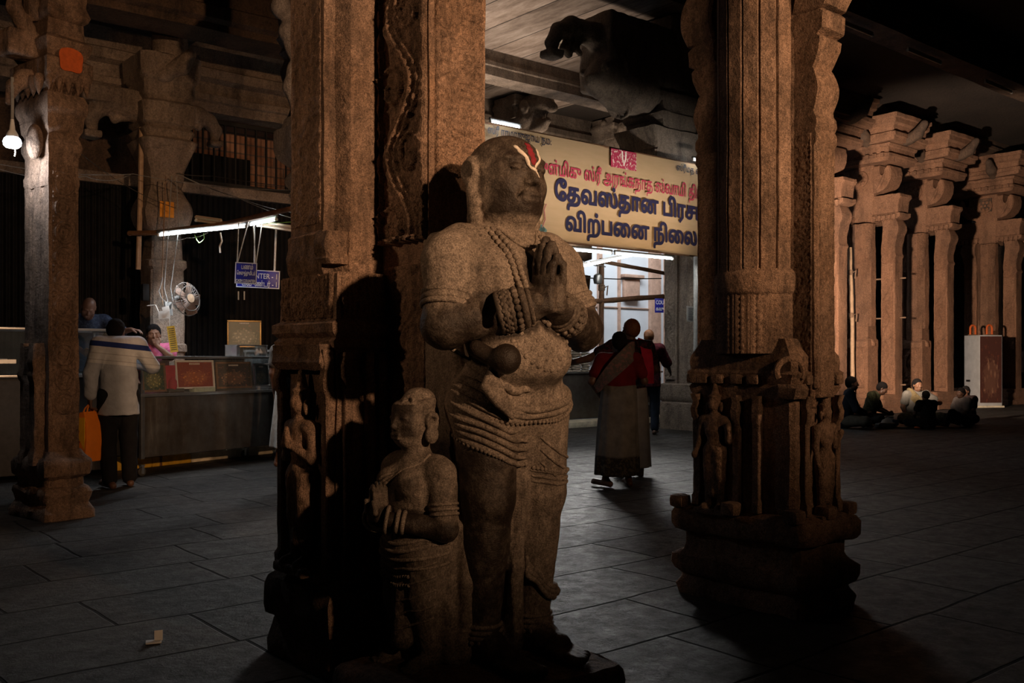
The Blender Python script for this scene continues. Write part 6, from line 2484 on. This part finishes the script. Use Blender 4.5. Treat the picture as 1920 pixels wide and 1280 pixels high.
def hung_sign(px0, px1, py0, py1, d, rz, label, lines, ropes, tilt=0.0):
    c = pix((px0 + px1) / 2, py1, d)
    wd, ht = (px1 - px0) / FPX * d, (py1 - py0) / FPX * d
    P = empty('sign_board', c, 0, label, 'sign', 'blue signs hung over the cash counter')
    P.rotation_euler = (0, tilt, rz)
    wd /= math.cos(rz)
    MB().add(box((0, 0, ht / 2), (wd, .012, ht), .003)).build('board', M['blue_sign'], P)
    b = MB()
    for x, z, sx, sz in ((0, .006, wd, .010), (0, ht - .006, wd, .010), (-wd / 2 + .006, ht / 2, .010, ht), (wd / 2 - .006, ht / 2, .010, ht)):
        b.add(box((x, -.0065, z), (sx, .003, sz)))
    b.build('border', M['white_ink'], P)
    for body, size, x, z, w_ in lines:
        write(P, 'lettering', body, size, (x, -.008, z), M['white_ink'], .0012, w_)
    for x, dx, L in ropes:
        MB().add(tube([(x, 0, ht), (x + dx * .5, .0, ht + L * .5), (x + dx, 0, ht + L)], .007, 5)).build('string', M['string'], P)
    return P


hung_sign(441, 480, 492, 532, 10.8, R(12), 'square blue sign reading CASH COUNTER hung by strings', [('பணம்', .075, -.055, .165, .13), ('ெசலுத்துமிடம்', .06, -.10, .10, .20), ('CASH COUNTER', .045, -.108, .018, .212)],
          ((-.10, .0, .45), (-.095, .10, .46), (.10, -.04, .44), (.105, .05, .45)), R(2))
hung_sign(445, 522, 506, 540, 11.1, R(12), 'wide blue counter sign ending in the number 1, behind the square one', [('COUNTER - 1', .085, -.19, .112, .40), ('கவுண்டர் - 1', .082, -.18, .022, .39)],
          ((-.05, -.01, .55), (.185, .0, .52), (.175, -.0, .53)), R(2))

fan = empty('wall_fan', pix(345, 562, 10.9), 0, 'round wall fan fixed to the pillar behind the cashier', 'fan')
fan.rotation_euler = (R(-8), 0, R(62))
mb = MB()
for k in range(28):
    a = 2 * PI * k / 28
    mb.add(tube([(.05 * math.cos(a), -.10, .05 * math.sin(a)), (.14 * math.cos(a), -.095, .14 * math.sin(a)), (.19 * math.cos(a), -.05, .19 * math.sin(a)), (.15 * math.cos(a), .02, .15 * math.sin(a)), (.05 * math.cos(a), .04, .05 * math.sin(a))], .0022, 4))
for r_, y in ((.19, -.05), (.14, -.095), (.05, -.10)):
    mb.add(ring_around((0, y, 0), (0, y + .1, 0), 0, r_, .004, 40))
mb.build('guard', plain('dull wire guard', (.12, .11, .10), .6, .5), fan)
mb = MB()
for k in range(5):
    a = 2 * PI * k / 5
    V, F = box((.10, -.05, 0), (.17, .006, .125), .03, Matrix.Rotation(R(22), 3, 'X'))
    mb.add((V, F), M=Matrix.Rotation(a, 3, 'Y'))
mb.build('blade', plain('brown fan blade', (.16, .10, .07), .5), fan)
MB().add(lathe([(0, .0), (0, .048), (.012, .05), (.014, 0)], 18), M=Matrix.Rotation(R(90), 3, 'X'), t=(0, -.10, 0)).build('hub_badge', plain('tan hub badge', (.42, .30, .20), .5), fan)
MB().add(lathe([(-.04, .03), (-.02, .06), (.1, .065), (.14, .03)], 16), M=Matrix.Rotation(R(-90), 3, 'X')).build('motor', M['cable'], fan)
MB().add(tube([(0, .12, 0), (0, .2, -.03), (0, .26, -.06)], .02, 8)).add(box((0, .26, -.06), (.1, .03, .16), .01)).build('bracket', M['cable'], fan)

for k, (px, py, w_, h, rz, rl, lb) in enumerate(((308, 590, 22, 15, -5, 6, 'largest white card hung below the wall fan'), (311, 579, 13, 9, 5, 15, 'small white card wedged above the largest one'), (327, 571, 9, 16, 15, -8, 'narrow pale card hung right under the wall fan'))):
    o = MB().add(box((0, 0, 0), (w_ / FPX * 10.9, .004, h / FPX * 10.9), .001)).build('card', M['paper'], None, pix(px, py, 10.85 - k * .03), (0, R(-rl), R(rz)))
    tag(o, lb, 'card', 'white cards under the wall fan')
yc = empty('calendar', pix(327, 660, 10.95), R(25), 'narrow yellow printed strip hanging beside the cashier', 'calendar')
yc.rotation_euler = (0, R(-8), R(25))
MB().add(box((0, 0, .15), (.085, .004, .30))).build('sheet', plain('yellow print', (.62, .45, .06), .7), yc)
mb = MB()
for k in range(11):
    mb.add(box((0, -.003, .03 + k * .024), (.062, .002, .010)))
mb.build('printed_lines', plain('olive print', (.12, .10, .04), .7), yc)
MB().add(tube([(-.01, 0, .30), (0, .0, .38), (.005, 0, .48)], .004, 5)).build('string', M['string'], yc)

framed_picture(.46, .37, (.05, .075, .045), (.50, .46, .33), 7.7, 'gilt-framed picture hanging on the black shutter wall', pix(458, 651, 13.15) , HALL - R(14), M['gold'])
for k, x in enumerate((447, 458)):
    MB_ = wire([pix(x, 546, 13.2), pix(x, 562, 13.2)], M['string'], ('left', 'right')[k] + ' of two short pale strings on the shutter wall below the blue signs', .010, name='string', cat='string')

# folded scrap of paper on the floor
P_ = Vector(((288 - 960) / FPX * 4.19, 4.19, .004))
mb = MB()
mb.add(box((0, 0, .006), (.065, .05, .006), .002)).add(box((.02, .02, .026), (.035, .004, .045), .001, Matrix.Rotation(R(-25), 3, 'X')))
tag(mb.build('paper_scrap', M['paper'], None, P_, (0, 0, R(20))), 'crumpled scrap of white paper on the dark floor in front', 'paper')


# ------------------------------------------------------------------ right side
for k, a in enumerate((12.95, 15.2, 18.05)):
    tube_lamp(hall(a, 7.95, 6.33), hall(a + 1.15, 7.95, 6.33), ('unlit tube under the dark ceiling beam, nearest of three, beside the fluted pillar', 'unlit tube under the dark ceiling beam, middle of three', 'unlit tube under the dark ceiling beam, farthest of three')[k],
              'unlit tubes on the ceiling beam', lit=False, r_=.02)
beam('ceiling_beam', 8.0, 46, 8.0, 6.42, CEIL, .5, M['stone_dark'], .04)

wc = empty('cabinet', hall(24.75, 10.95), R(8), 'tall white cabinet with a dark picture on its side, in front of the right pillars', 'cabinet')
MB().add(box((0, .0, .92), (.62, .62, 1.78), .01)).build('body', plain('dulled white board', (.40, .41, .42), .5, 0, .15, 6), wc)
MB().add(box((0, .0, .02), (.7, .7, .05), .01)).build('plinth', M['cream_paint'], wc)
MB().add(box((0, -.315, .95), (.58, .008, 1.66))).build('side_picture', icon_mat('dark poster', (.07, .028, .022), (.25, .13, .08), 9.1, 6.), wc)
MB().add(box((-.315, .14, .66), (.012, .16, .05), .004)).build('handle', M['iron'], wc)
for k, (x, y) in enumerate(((-.12, .2), (-.05, -.18))):
    o = empty('arch_stand', wc.location + Vector((x * CA - y * SA, x * SA + y * CA, 1.811)), R(20), ('wooden arch stand on the white cabinet, left one', 'wooden arch stand on the white cabinet, right one')[k], 'stand', 'wooden arch stands on the cabinet')
    MB().add(tube([(-.085, 0, 0), (-.085, 0, .17), *arc((0, 0, .17), .085, PI, 0, 10)[1:-1], (.085, 0, .17), (.085, 0, 0)], .026, 8)).build('arch', M['mark_orange'], o)
    MB().add(box((0, 0, .012), (.24, .09, .024), .005)).build('foot', M['wood'], o)

bp_ = empty('blue_panel', hall(22.3, 12.75), R(25), 'dark blue upright board between two of the right pillars', 'board')
MB().add(box((0, 0, .62), (.5, .04, 1.2), .01)).build('board', plain('dark blue board', (.03, .045, .12), .5), bp_)
MB().add(box((.27, -.01, .62), (.03, .06, 1.24), .005)).add(box((0, -.01, 1.23), (.56, .06, .03), .005)).build('edge', M['white_plastic'], bp_)

pole('bamboo_pole', [Vector((0, 0, -1.33)) + pix(1600, 690, 21.3) + Vector((0, 0, .06)), pix(1598, 600, 21.3), pix(1593, 464, 21.3)], .045, M['bamboo'], 'upright bamboo pole tied to the reddish pillar behind the seated group', knots=(.13, .62, .86))
for k, z in enumerate((2.15, 3.05, .62)):
    L = [hall(21.1 - .75, RW + .75, z), hall(21.1 - .72, RW, z - .02), hall(21.1 - .2, RW - .78, z + .01)]
    tag(MB().add(tube(L, .018, 6)).build('rope', M['rope'], None), ('rope tied round the bamboo-tied pillar, middle one', 'rope tied round the bamboo-tied pillar, topmost', 'rope tied round the bamboo-tied pillar, lowest')[k], 'rope')

# things glimpsed in the gap left of the bamboo pole
tb = empty('table', pix(1572, 745, 27.0) * 1, 0, 'low table in the gap between the dark fluted pillar and the bamboo pole', 'table')
tb.location.z = 0
MB().add(box((0, 0, .62), (1.0, .6, .04), .01)).build('tabletop', M['white_plastic'], tb)
for x in (-.45, .45):
    for y in (-.25, .25):
        MB().add(box((x, y, .3), (.04, .04, .6))).build('leg', M['iron'], tb)
o = MB().add(box((0, 0, .17), (.42, .3, .34), .01)).build('carton', plain('cream carton', (.55, .50, .42), .8), None, (tb.location.x + .05, tb.location.y - .05, .641))
tag(o, 'cream carton standing on the low table in the gap', 'carton')
o = MB().add(lathe([(0, .12), (.05, .2), (.12, .22), (.14, .18)], 18)).build('basket', M['iron'], None, (tb.location.x - .05, tb.location.y, .985))
tag(o, 'dark basket on top of the cream carton', 'basket')
rk = empty('rack', pix(1575, 745, 29.0), 0, 'rack of pale rails standing in the gap left of the bamboo pole', 'rack')
rk.location.z = 0
zr = lambda py: CAMH + (HORZ - py) / FPX * 29.0
for x in (-.75, .75):
    MB().add(tube([(x, 0, 0), (x, 0, zr(470))], .03, 8)).build('post', M['bamboo'], rk)
MB().add(box((0, -.03, zr(601)), (1.7, .05, .13), .01)).build('board_rail', M['cream_paint'], rk)
for a, b in ((478, 484), (512, 508)):
    MB().add(tube([(-.85, -.03, zr(a)), (.85, -.03, zr(b))], .04, 8)).build('rail', M['bamboo'], rk)


# ------------------------------------------------------------------ people
def skirt(parent, name, mat, J, z_top, z_bot, r_top, r_bot, c0, c1, folds=14, amp=.012, split=None, mat2=None, name2=None):
    """wrapped cloth from waist to hem, elliptical with soft vertical folds"""
    n, m = 96, 40
    th = np.linspace(0, 2 * PI, n, endpoint=False)
    rings = []
    for k in range(m):
        t = k / (m - 1)
        z = z_top + (z_bot - z_top) * t
        rx = r_top[0] + (r_bot[0] - r_top[0]) * t ** .8
        ry = r_top[1] + (r_bot[1] - r_top[1]) * t ** .8
        f = 1 + amp * (.3 + t) / .15 * (np.sin(folds * th + 1.7 * np.sin(2 * th) + t * 1.2) * .6 + .4 * np.sin(7 * th + 4 * t))
        c = np.array(c0) + (np.array(c1) - np.array(c0)) * t
        rings.append(np.stack([c[0] + rx * f * np.cos(th), c[1] + ry * f * np.sin(th), np.full(n, z) + .006 * np.sin(3 * th)], 1))
    rings = np.array(rings)
    if split is None:
        return MB().add(loft(rings[::-1])).build(name, mat, parent, smooth=180)
    s = int(split * (m - 1))
    MB().add(loft(rings[:s + 1][::-1])).build(name, mat, parent, smooth=180)
    return MB().add(loft(rings[s:][::-1])).build(name2, mat2, parent, smooth=180)


def person(label, loc, rotz, P, skin=None, hair=None, garments=(), vox=.008, hair_len=0.0, group=None, bald=False):
    E_ = empty('person', loc, rotz, label, 'person', group)
    put(P.body(), 'body', skin or M['skin'], E_, vox)
    if not bald:
        put(P.hair(hair_len), 'hair', hair or M['hair'], E_, vox * 1.2, .003, 60)
    for nm, sc, mt in garments:
        put(sc, nm, mt, E_, vox * 1.25, .004, 16)
    return E_


def clip(sc, lo=None, axis_pts=None):
    return sc


def striped_shirt():
    t = NT('white shirt with navy shoulder band')
    v = t.obj()
    z = t.n('ShaderNodeSeparateXYZ', {0: v}).outputs[2]
    x = t.n('ShaderNodeSeparateXYZ', {0: v}).outputs[0]
    zz = t.math('ADD', z, t.math('MULTIPLY', x, -.10))
    zone = t.n('ShaderNodeValToRGB', {'Fac': zz})
    zone.color_ramp.interpolation = 'CONSTANT'
    st = [(0.0, (.38, .41, .46)), (1.17, (.56, .58, .60)), (1.205, (.36, .36, .38)), (1.212, (.56, .58, .60)), (1.265, (.36, .36, .38)), (1.272, (.56, .58, .60)), (1.335, (.02, .035, .15)), (1.385, (.50, .52, .60))]
    zone.color_ramp.elements[0].color = (*st[0][1], 1)
    mp = t.math('DIVIDE', zz, 1.6)
    t.link(mp, zone.inputs[0])
    el = zone.color_ramp.elements
    el[0].position = 0
    el[1].position, el[1].color = st[1][0] / 1.6, (*st[1][1], 1)
    for p, c in st[2:]:
        e = el.new(p / 1.6)
        e.color = (*c, 1)
    n = t.noise(v, 8, 4, .6)
    t.bump(n, .6, .03)
    return t.out(t.mix(1.0, zone.outputs[0], t.ramp(n, [(.3, .8), (.7, 1.12)]), 'MULTIPLY'), .9, 0, .15)


# 1 the customer with the carrier bag, seen from behind
P = Person(1.68, look=(-.55, -.75, -.35), elR=(-.33, -.02, 1.16), wrR=(-.20, -.26, 1.22), elL=(.27, .05, 1.10), wrL=(.262, .0, .86), hdL=(0, -.1, -1), fistL=True, fistR=False,
           head=(-.02, -.13, 1.50), nck=(0, -.07, 1.385), chest=(0, -.03, 1.22), anL=(.10, .06, .08), anR=(-.11, -.02, .08))
sh = P.shirt(1.82, .024, .22)
tr = P.trousers(.022, .97)
c1 = person('man in a white shirt with navy shoulder band, seen from behind, holding an orange bag', (-3.79, 9.25, 0), R(220), P, M['skin_dark'], M['hair'],
            (('shirt', sh, striped_shirt()), ('trousers', tr, cloth('black trousers', (.012, .012, .014)))))
hx = Vector((.258, -.02, .80))
bagp = c1.location + Vector((hx.x * math.cos(R(220)) - hx.y * math.sin(R(220)), hx.x * math.sin(R(220)) + hx.y * math.cos(R(220)), 0))
bg = empty('carrier_bag', (bagp.x - .0, bagp.y - .02, .27), R(72), 'bright orange and yellow carrier bag hanging from the hand of the man in white', 'bag')
def bag_panel():
    rings = []
    for z, wx, wy in ((0, .13, .07), (.02, .135, .075), (.2, .13, .085), (.36, .12, .07), (.45, .09, .03), (.47, .088, .022)):
        a = np.array([(-wx, -wy), (-wx * .33, -wy * 1.06), (wx * .33, -wy * 1.06), (wx, -wy), (wx * 1.02, 0), (wx, wy), (0, wy * 1.05), (-wx, wy), (-wx * 1.02, 0)])
        rings.append(np.c_[a, np.full(len(a), z)])
    V, F = loft(rings)
    return rough(V, .008, 9), F
MB().add(bag_panel()).build('bag_body', M['bag_orange'], bg, smooth=50)
V, F = box((-.132, 0, .22), (.008, .14, .40), .002)
MB().add((V, F)).build('bag_side', M['bag_yellow'], bg)
MB().add(ribbon(np.array([(-.138, -.02, .20), (-.139, .0, .16), (-.139, .02, .22), (-.139, .0, .26), (-.139, -.01, .30)]), .010, .002, (-1, 0, 0))).build('bag_print', M['mark_red'], bg)
mb = MB()
for y in (-.025, .025):
    mb.add(tube([(-.06, y, .44), (-.035, y * .6, .50), (0, y * .2, .535), (.035, y * .6, .50), (.06, y, .44)], .008, 6))
mb.build('handle', M['bag_orange'], bg)

# 2 the seller bending over the glass case
P = Person(1.66, look=(-.25, -.75, -.62), head=(-.06, -.30, 1.50), nck=(-.03, -.17, 1.39), chest=(0, -.06, 1.24), shL=(.16, -.10, 1.36), shR=(-.19, -.10, 1.36),
           elL=(.28, -.34, 1.24), wrL=(.33, -.52, 1.26), hdL=(.6, -.7, -.1), pnL=(0, 0, -1), elR=(-.26, -.25, 1.12), wrR=(-.16, -.42, 1.02), hup=(0, -.6, 1))
person('balding seller in a navy dotted shirt bending over the glass case', hall(3.30, 11.45, .30), HALL, P, M['skin_dark'], M['hair_grey'],
       (('shirt', P.shirt(.95, .02, .12), cloth('navy dotted shirt', (.012, .018, .036), (.03, .042, .07))), ('trousers', P.trousers(), cloth('dark trousers', (.02, .02, .022)))), bald=True)

# 3 the cashier, chin on hand
def seated_on_stool(**kw):
    j = dict(pel=(0, 0, .78), wst=(0, .0, .92), chest=(0, -.05, 1.12), nck=(0, -.06, 1.29), head=(0, -.10, 1.425), shL=(.18, -.05, 1.25), shR=(-.18, -.05, 1.25),
             elL=(.19, -.25, 1.17), wrL=(.05, -.235, 1.29), elR=(-.24, -.08, 1.0), wrR=(-.16, -.20, .86), hipL=(.10, -.02, .76), hipR=(-.10, -.02, .76),
             knL=(.34, -.22, .72), knR=(-.34, -.22, .72), anL=(.22, -.16, .32), anR=(-.22, -.16, .32), toL=(.26, -.28, .27), toR=(-.26, -.28, .27))
    j.update(kw)
    return Person(1.68, **j)
P = seated_on_stool(hdL=(-.35, .25, .9), pnL=(0, .9, -.2), curl=1.0, fistL=True, look=(.15, -1, -.05))
cs = person('cashier in a pink shirt resting his chin on his hand behind the cash counter', cc(.80, .84, .09), R(16), P, M['skin'], M['hair'],
            (('shirt', P.shirt(.75, .018, .06), cloth('pink shirt', (.52, .13, .24), (.42, .09, .18))), ('trousers', P.trousers(), cloth('dark trousers 2', (.02, .02, .022)))))
st = empty('stool', (cs.location.x, cs.location.y, 0), 0, 'dark stool under the cashier behind the counter', 'stool')
MB().add(box((0, .0, .69), (.28, .28, .04), .01)).build('seat', M['wood'], st)
for x in (-.11, .11):
    for y in (-.11, .11):
        MB().add(box((x, y, .335), (.035, .035, .67))).build('leg', M['wood'], st)

# 4 the woman in the grey sari, seen from behind
P = Person(1.50, look=(.25, -.95, -.1), elL=(.255, .06, 1.02), wrL=(.17, -.10, .86), elR=(-.24, -.02, 1.02), wrR=(-.12, -.22, .98), anL=(.13, -.02, .075), anR=(-.09, -.10, .075), toL=(.29, -.12, .025), toR=(-.05, -.27, .025), fat=1.08)
W = person('woman in a grey sari and red blouse standing with her back turned under the banner', (1.03, 9.25, 0), R(172), P, M['skin_dark'], M['hair'],
           (('blouse', P.shirt(.62, .016, -.04), cloth('dark red blouse', (.11, .008, .012))),), hair_len=.06)
sari = cloth('grey sari', (.16, .153, .145), None, var=.35)
dk = cloth('dark sari border', (.028, .024, .024), (.09, .08, .06))
skirt(W, 'sari_skirt', sari, P.J, .98, .12, (.165, .135), (.215, .17), (0, 0, 0), (.02, -.01, 0), 11, .010, .80, dk, 'sari_border')
L = np.array([(.20, .12, .95), (.12, .150, 1.05), (.02, .155, 1.16), (-.08, .13, 1.27), (-.13, .05, 1.335), (-.135, -.06, 1.29), (-.10, -.16, 1.15), (.0, -.18, 1.0)])
t_ = np.linspace(0, len(L) - 1, 40)
i_ = np.minimum(t_.astype(int), len(L) - 2)
L = L[i_] + (L[i_ + 1] - L[i_]) * (t_ - i_)[:, None]
for _ in range(4):
    L[1:-1] = (L[:-2] + 2 * L[1:-1] + L[2:]) / 4
ctr = np.stack([np.zeros(40), np.zeros(40), L[:, 2]], 1)
nr = L - ctr
nr /= np.linalg.norm(nr, axis=1)[:, None]
MB().add(ribbon(L + nr * .006, .17 - .06 * np.abs(np.linspace(-1, 1, 40)), .012, nr)).build('sari_drape', cloth('dark sari drape', (.10, .085, .08), (.20, .10, .10)), W, smooth=60)

# 5 the man before her, reaching to the packets
P = Person(1.66, look=(.45, -.9, .0), elL=(.44, -.06, 1.24), wrL=(.70, -.12, 1.18), hdL=(1, -.15, -.1), pnL=(0, 0, -1), elR=(-.27, -.02, 1.12), wrR=(-.2, -.2, .98), shL=(.18, .0, 1.37))
m5 = person('man in a white waistcloth behind the woman, reaching towards the packets', (1.25, 10.1, 0), R(185), P, M['skin_dark'], plain('rim-lit hair', (.16, .05, .015), .6, 0, .4, 80, .5),  # orange tint puts the rim light into the hair
            (('shirt', P.shirt(.55, .018, .03), cloth('black checked shirt', (.018, .015, .016), (.10, .02, .03))),))
skirt(m5, 'waistcloth', cloth('white waistcloth', (.36, .35, .34), None, var=.2), P.J, .93, .10, (.165, .14), (.205, .16), (0, 0, 0), (-.01, 0, 0), 9, .008)
tw = MB()
tw.add(ribbon(np.array([(-.10, -.12, 1.30), (-.13, .0, 1.43), (-.14, .12, 1.30), (-.15, .145, 1.12), (-.15, .14, .98)]), .12, .012, np.array([(-.2, -.9, .3), (-.3, 0, 1), (-.2, .9, .3), (0, 1, 0), (0, 1, 0)])))
tw.build('shoulder_cloth', cloth('bright pink cloth', (.55, .03, .07)), m5, smooth=60)

# 6 the farther customer in jeans
P = Person(1.70, look=(.2, -.95, -.25), elR=(-.30, -.10, 1.14), wrR=(-.34, -.34, 1.02), elL=(.25, -.08, 1.12), wrL=(.12, -.28, 1.08))
person('customer in jeans and a dark red top standing at the serving counter', (2.22, 15.6, 0), R(170), P, M['skin_dark'], plain('rim-lit orange hair', (.20, .07, .02), .6, 0, .4, 80, .5),  # light catching the hair edge is put into its orange colour
       (('top', P.shirt(.9, .03, .16), cloth('dark red top', (.07, .012, .018), (.16, .03, .04))), ('jeans', P.trousers(), cloth('blue jeans', (.05, .065, .10)))), .009)
# 7 the server at the back
P = Person(1.64, look=(-.3, -1, -.1))
person('grey-haired server standing behind the right end of the serving counter', hall(14.9, 13.95, .0), R(20), P, M['skin'], M['hair_grey'],
       (('shirt', P.shirt(.55, .018, .1), cloth('pale shirt', (.5, .5, .5))), ('trousers', P.trousers(), cloth('grey trousers', (.06, .06, .06)))), .011)
# 8 someone standing past the cash counter
P = Person(1.62, look=(.3, -1, 0), anL=(.16, .0, .08), toL=(.2, -.16, .028))
p8 = person('person in a pale waistcloth almost hidden behind the nearest pillar', (-2.545, 11.0, 0), R(160), P, M['skin_dark'], M['hair'], (('shirt', P.shirt(.55, .018, .08), cloth('dim shirt', (.08, .07, .06))),), .011)
skirt(p8, 'waistcloth', cloth('pale waistcloth', (.30, .28, .25)), P.J, .92, .22, (.16, .14), (.23, .18), (0, 0, 0), (.0, 0, 0), 9, .01)


# ---- the family sitting on the floor
def floor_sitter(h=1.6, **kw):
    k = h / 1.6
    j = dict(pel=(0, .05, .12), wst=(0, .03, .25), chest=(0, -.02, .44), nck=(0, -.04, .60), head=(0, -.075, .735), shL=(.175, -.03, .56), shR=(-.175, -.03, .56),
             elL=(.24, -.12, .32), wrL=(.12, -.30, .24), elR=(-.24, -.12, .32), wrR=(-.12, -.30, .24), hipL=(.10, .0, .12), hipR=(-.10, .0, .12),
             knL=(.34, -.24, .14), knR=(-.34, -.24, .14), anL=(-.02, -.34, .07), anR=(.06, -.26, .08), toL=(-.16, -.36, .035), toR=(.2, -.30, .035))
    j = {q: tuple(np.array(v) * k) for q, v in j.items()}
    j.update(kw)
    return Person(h * 1.02, **j)


def sit_at(px, d, rz, label, P, garments, hair_len=0.0, vox=.009, skin=None):
    return person(label, ((px - 960) / FPX * d, d, 0), rz, P, skin or M['skin_dark'], M['hair'], garments, vox, hair_len, 'people sitting on the floor')


gr_t = cloth('grey trousers 2', (.11, .105, .09))
P = floor_sitter(1.72, look=(.1, -1, -.05))
sit_at(1589, 17.0, R(75), 'man in a dark navy shirt sitting on the floor, leftmost of the group', P, (('shirt', P.shirt(1.7, .02, .02), cloth('navy shirt', (.022, .028, .045))), ('trousers', P.trousers(.02), gr_t)))
P = floor_sitter(1.58, look=(.1, -.8, -.5), head=(0, -.2, .68), nck=(0, -.12, .58))
sit_at(1633, 17.7, R(62), 'person in a dark green patterned shirt bending forward beside the man in navy', P, (('shirt', P.shirt(.9, .02, .02), cloth('green patterned shirt', (.05, .055, .03), (.10, .10, .05))), ('trousers', P.trousers(.02), cloth('dark cloth', (.03, .03, .028)))))
P = floor_sitter(1.62, look=(.12, -1, -.05), elR=(-.27, -.06, .34), wrR=(-.25, -.2, .14), elL=(.40, -.10, .42), wrL=(.20, -.28, .40), hdR=(0, -.5, -.8), fat=1.08)
w5 = sit_at(1717, 17.7, R(2), 'woman in a cream and gold sari sitting cross-legged, facing the camera', P, (('blouse', P.shirt(.6, .018, -.02), cloth('white blouse', (.20, .19, .17))), ('sari_skirt', P.trousers(.035), cloth('olive sari', (.10, .095, .065), (.22, .20, .14)))), .05, skin=M['skin'])
L = np.array([(.18, -.02, .23), (.10, -.15, .33), (.0, -.19, .42), (-.09, -.155, .52), (-.13, -.06, .62), (-.13, .07, .60), (-.12, .13, .45)])
t_ = np.linspace(0, len(L) - 1, 30)
i_ = np.minimum(t_.astype(int), len(L) - 2)
L = L[i_] + (L[i_ + 1] - L[i_]) * (t_ - i_)[:, None]
nr = L - np.stack([np.zeros(30), np.full(30, -.02), L[:, 2]], 1)
nr /= np.linalg.norm(nr, axis=1)[:, None]
MB().add(ribbon(L, .15, .014, nr)).build('sari_drape', cloth('gold sari drape', (.22, .17, .09), (.15, .11, .05)), w5, smooth=60)
P = floor_sitter(1.25, look=(-.1, -1, -.1))
sit_at(1739, 16.9, R(190), 'small child in dark clothes sitting with its back turned, before the woman', P, (('shirt', P.shirt(.5, .018, .02), cloth('black top', (.015, .013, .013))), ('trousers', P.trousers(.02), cloth('black cloth', (.015, .014, .014)))))
P = floor_sitter(1.32, look=(.15, -1, -.1), knL=(.14, -.34, .26), knR=(-.22, -.32, .18), anL=(.08, -.42, .06), anR=(-.12, -.42, .06), toL=(.09, -.54, .03), toR=(-.13, -.54, .03))
by_ = sit_at(1807, 17.35, R(-78), 'boy in a pale shirt sitting sideways at the right end of the group', P, (('shirt', P.shirt(.6, .022, .02), cloth('pale rose shirt', (.26, .22, .20), (.22, .18, .17))), ('trousers', P.trousers(.02), cloth('dark trousers 3', (.025, .025, .028)))))
P = floor_sitter(1.34, look=(.0, -1, -.1))
sit_at(1814, 18.1, R(-60), 'girl with dark hair half hidden behind the boy in the pale shirt', P, (('dress', P.shirt(.6, .022, .02), cloth('dark dress', (.03, .02, .02))), ('skirt', P.trousers(.03), cloth('dark skirt', (.03, .022, .02)))), .12)
# things lying among them
o = empty('food_bag', ((1667 - 960) / FPX * 17.2, 17.2, 0), R(10), 'pale crumpled plastic bag on the floor left of the seated woman', 'bag')
MB().add((rough(lathe([(0, .10), (.05, .15), (.12, .13), (.17, .07), (.20, .09)], 20)[0], .02, 12), lathe([(0, .10), (.05, .15), (.12, .13), (.17, .07), (.20, .09)], 20)[1])).build('bag_body', M['paper'], o)
MB().add(box((.05, -.12, .10), (.12, .03, .10), .01)).build('printed_patch', plain('dull blue print', (.12, .14, .2), .6), o)
tag(MB().add((rough(box((0, 0, .05), (.30, .2, .10), .04)[0], .02, 9), box((0, 0, .05), (.30, .2, .10), .04)[1])).build('bundle', M['cable_dark'], None, ((1660 - 960) / FPX * 16.95, 16.95, 0)), 'dark cloth bundle on the floor in front of the green-shirted person', 'bundle')
tag(MB().add(lathe([(0, .03), (.005, .07), (.015, .075), (.06, .05), (.10, .045), (.11, .03)], 14)).build('cup', M['mark_orange'], None, ((1722 - 960) / FPX * 16.95, 16.95, .0)), 'orange cup in front of the seated woman', 'cup')
tag(MB().add(lathe([(0, .06), (.008, .10), (.02, .12), (.018, .10), (.008, .05)], 18)).build('plate', M['steel_edge'], None, ((1693 - 960) / FPX * 17.0, 17.0, 0)), 'small metal plate on the floor beside the seated woman', 'plate')

# ---- standing people at the right
P = Person(1.68, look=(.2, -1, -.1))
person('man in a pale blue shirt standing behind the bamboo pole', ((1593 - 960) / FPX * 26.2, 26.2, 0), R(60), P, M['skin_dark'], M['hair'], (('shirt', P.shirt(.6, .02, .1), cloth('pale blue shirt', (.42, .58, .60))), ('trousers', P.trousers(), cloth('slate trousers', (.10, .12, .15)))), .012)
P = Person(1.66, look=(-.6, -.8, -.1), elR=(-.28, -.02, 1.12), wrR=(-.22, -.22, .98))
person('man in a pale rose shirt and dark trousers at the right edge of the picture', ((1912 - 960) / FPX * 27.5, 27.5, 0), R(-20), P, M['skin_dark'], M['hair'], (('shirt', P.shirt(.55, .02, .08), cloth('rose shirt', (.46, .35, .33))), ('trousers', P.trousers(), cloth('dark trousers 4', (.02, .02, .022)))), .012)
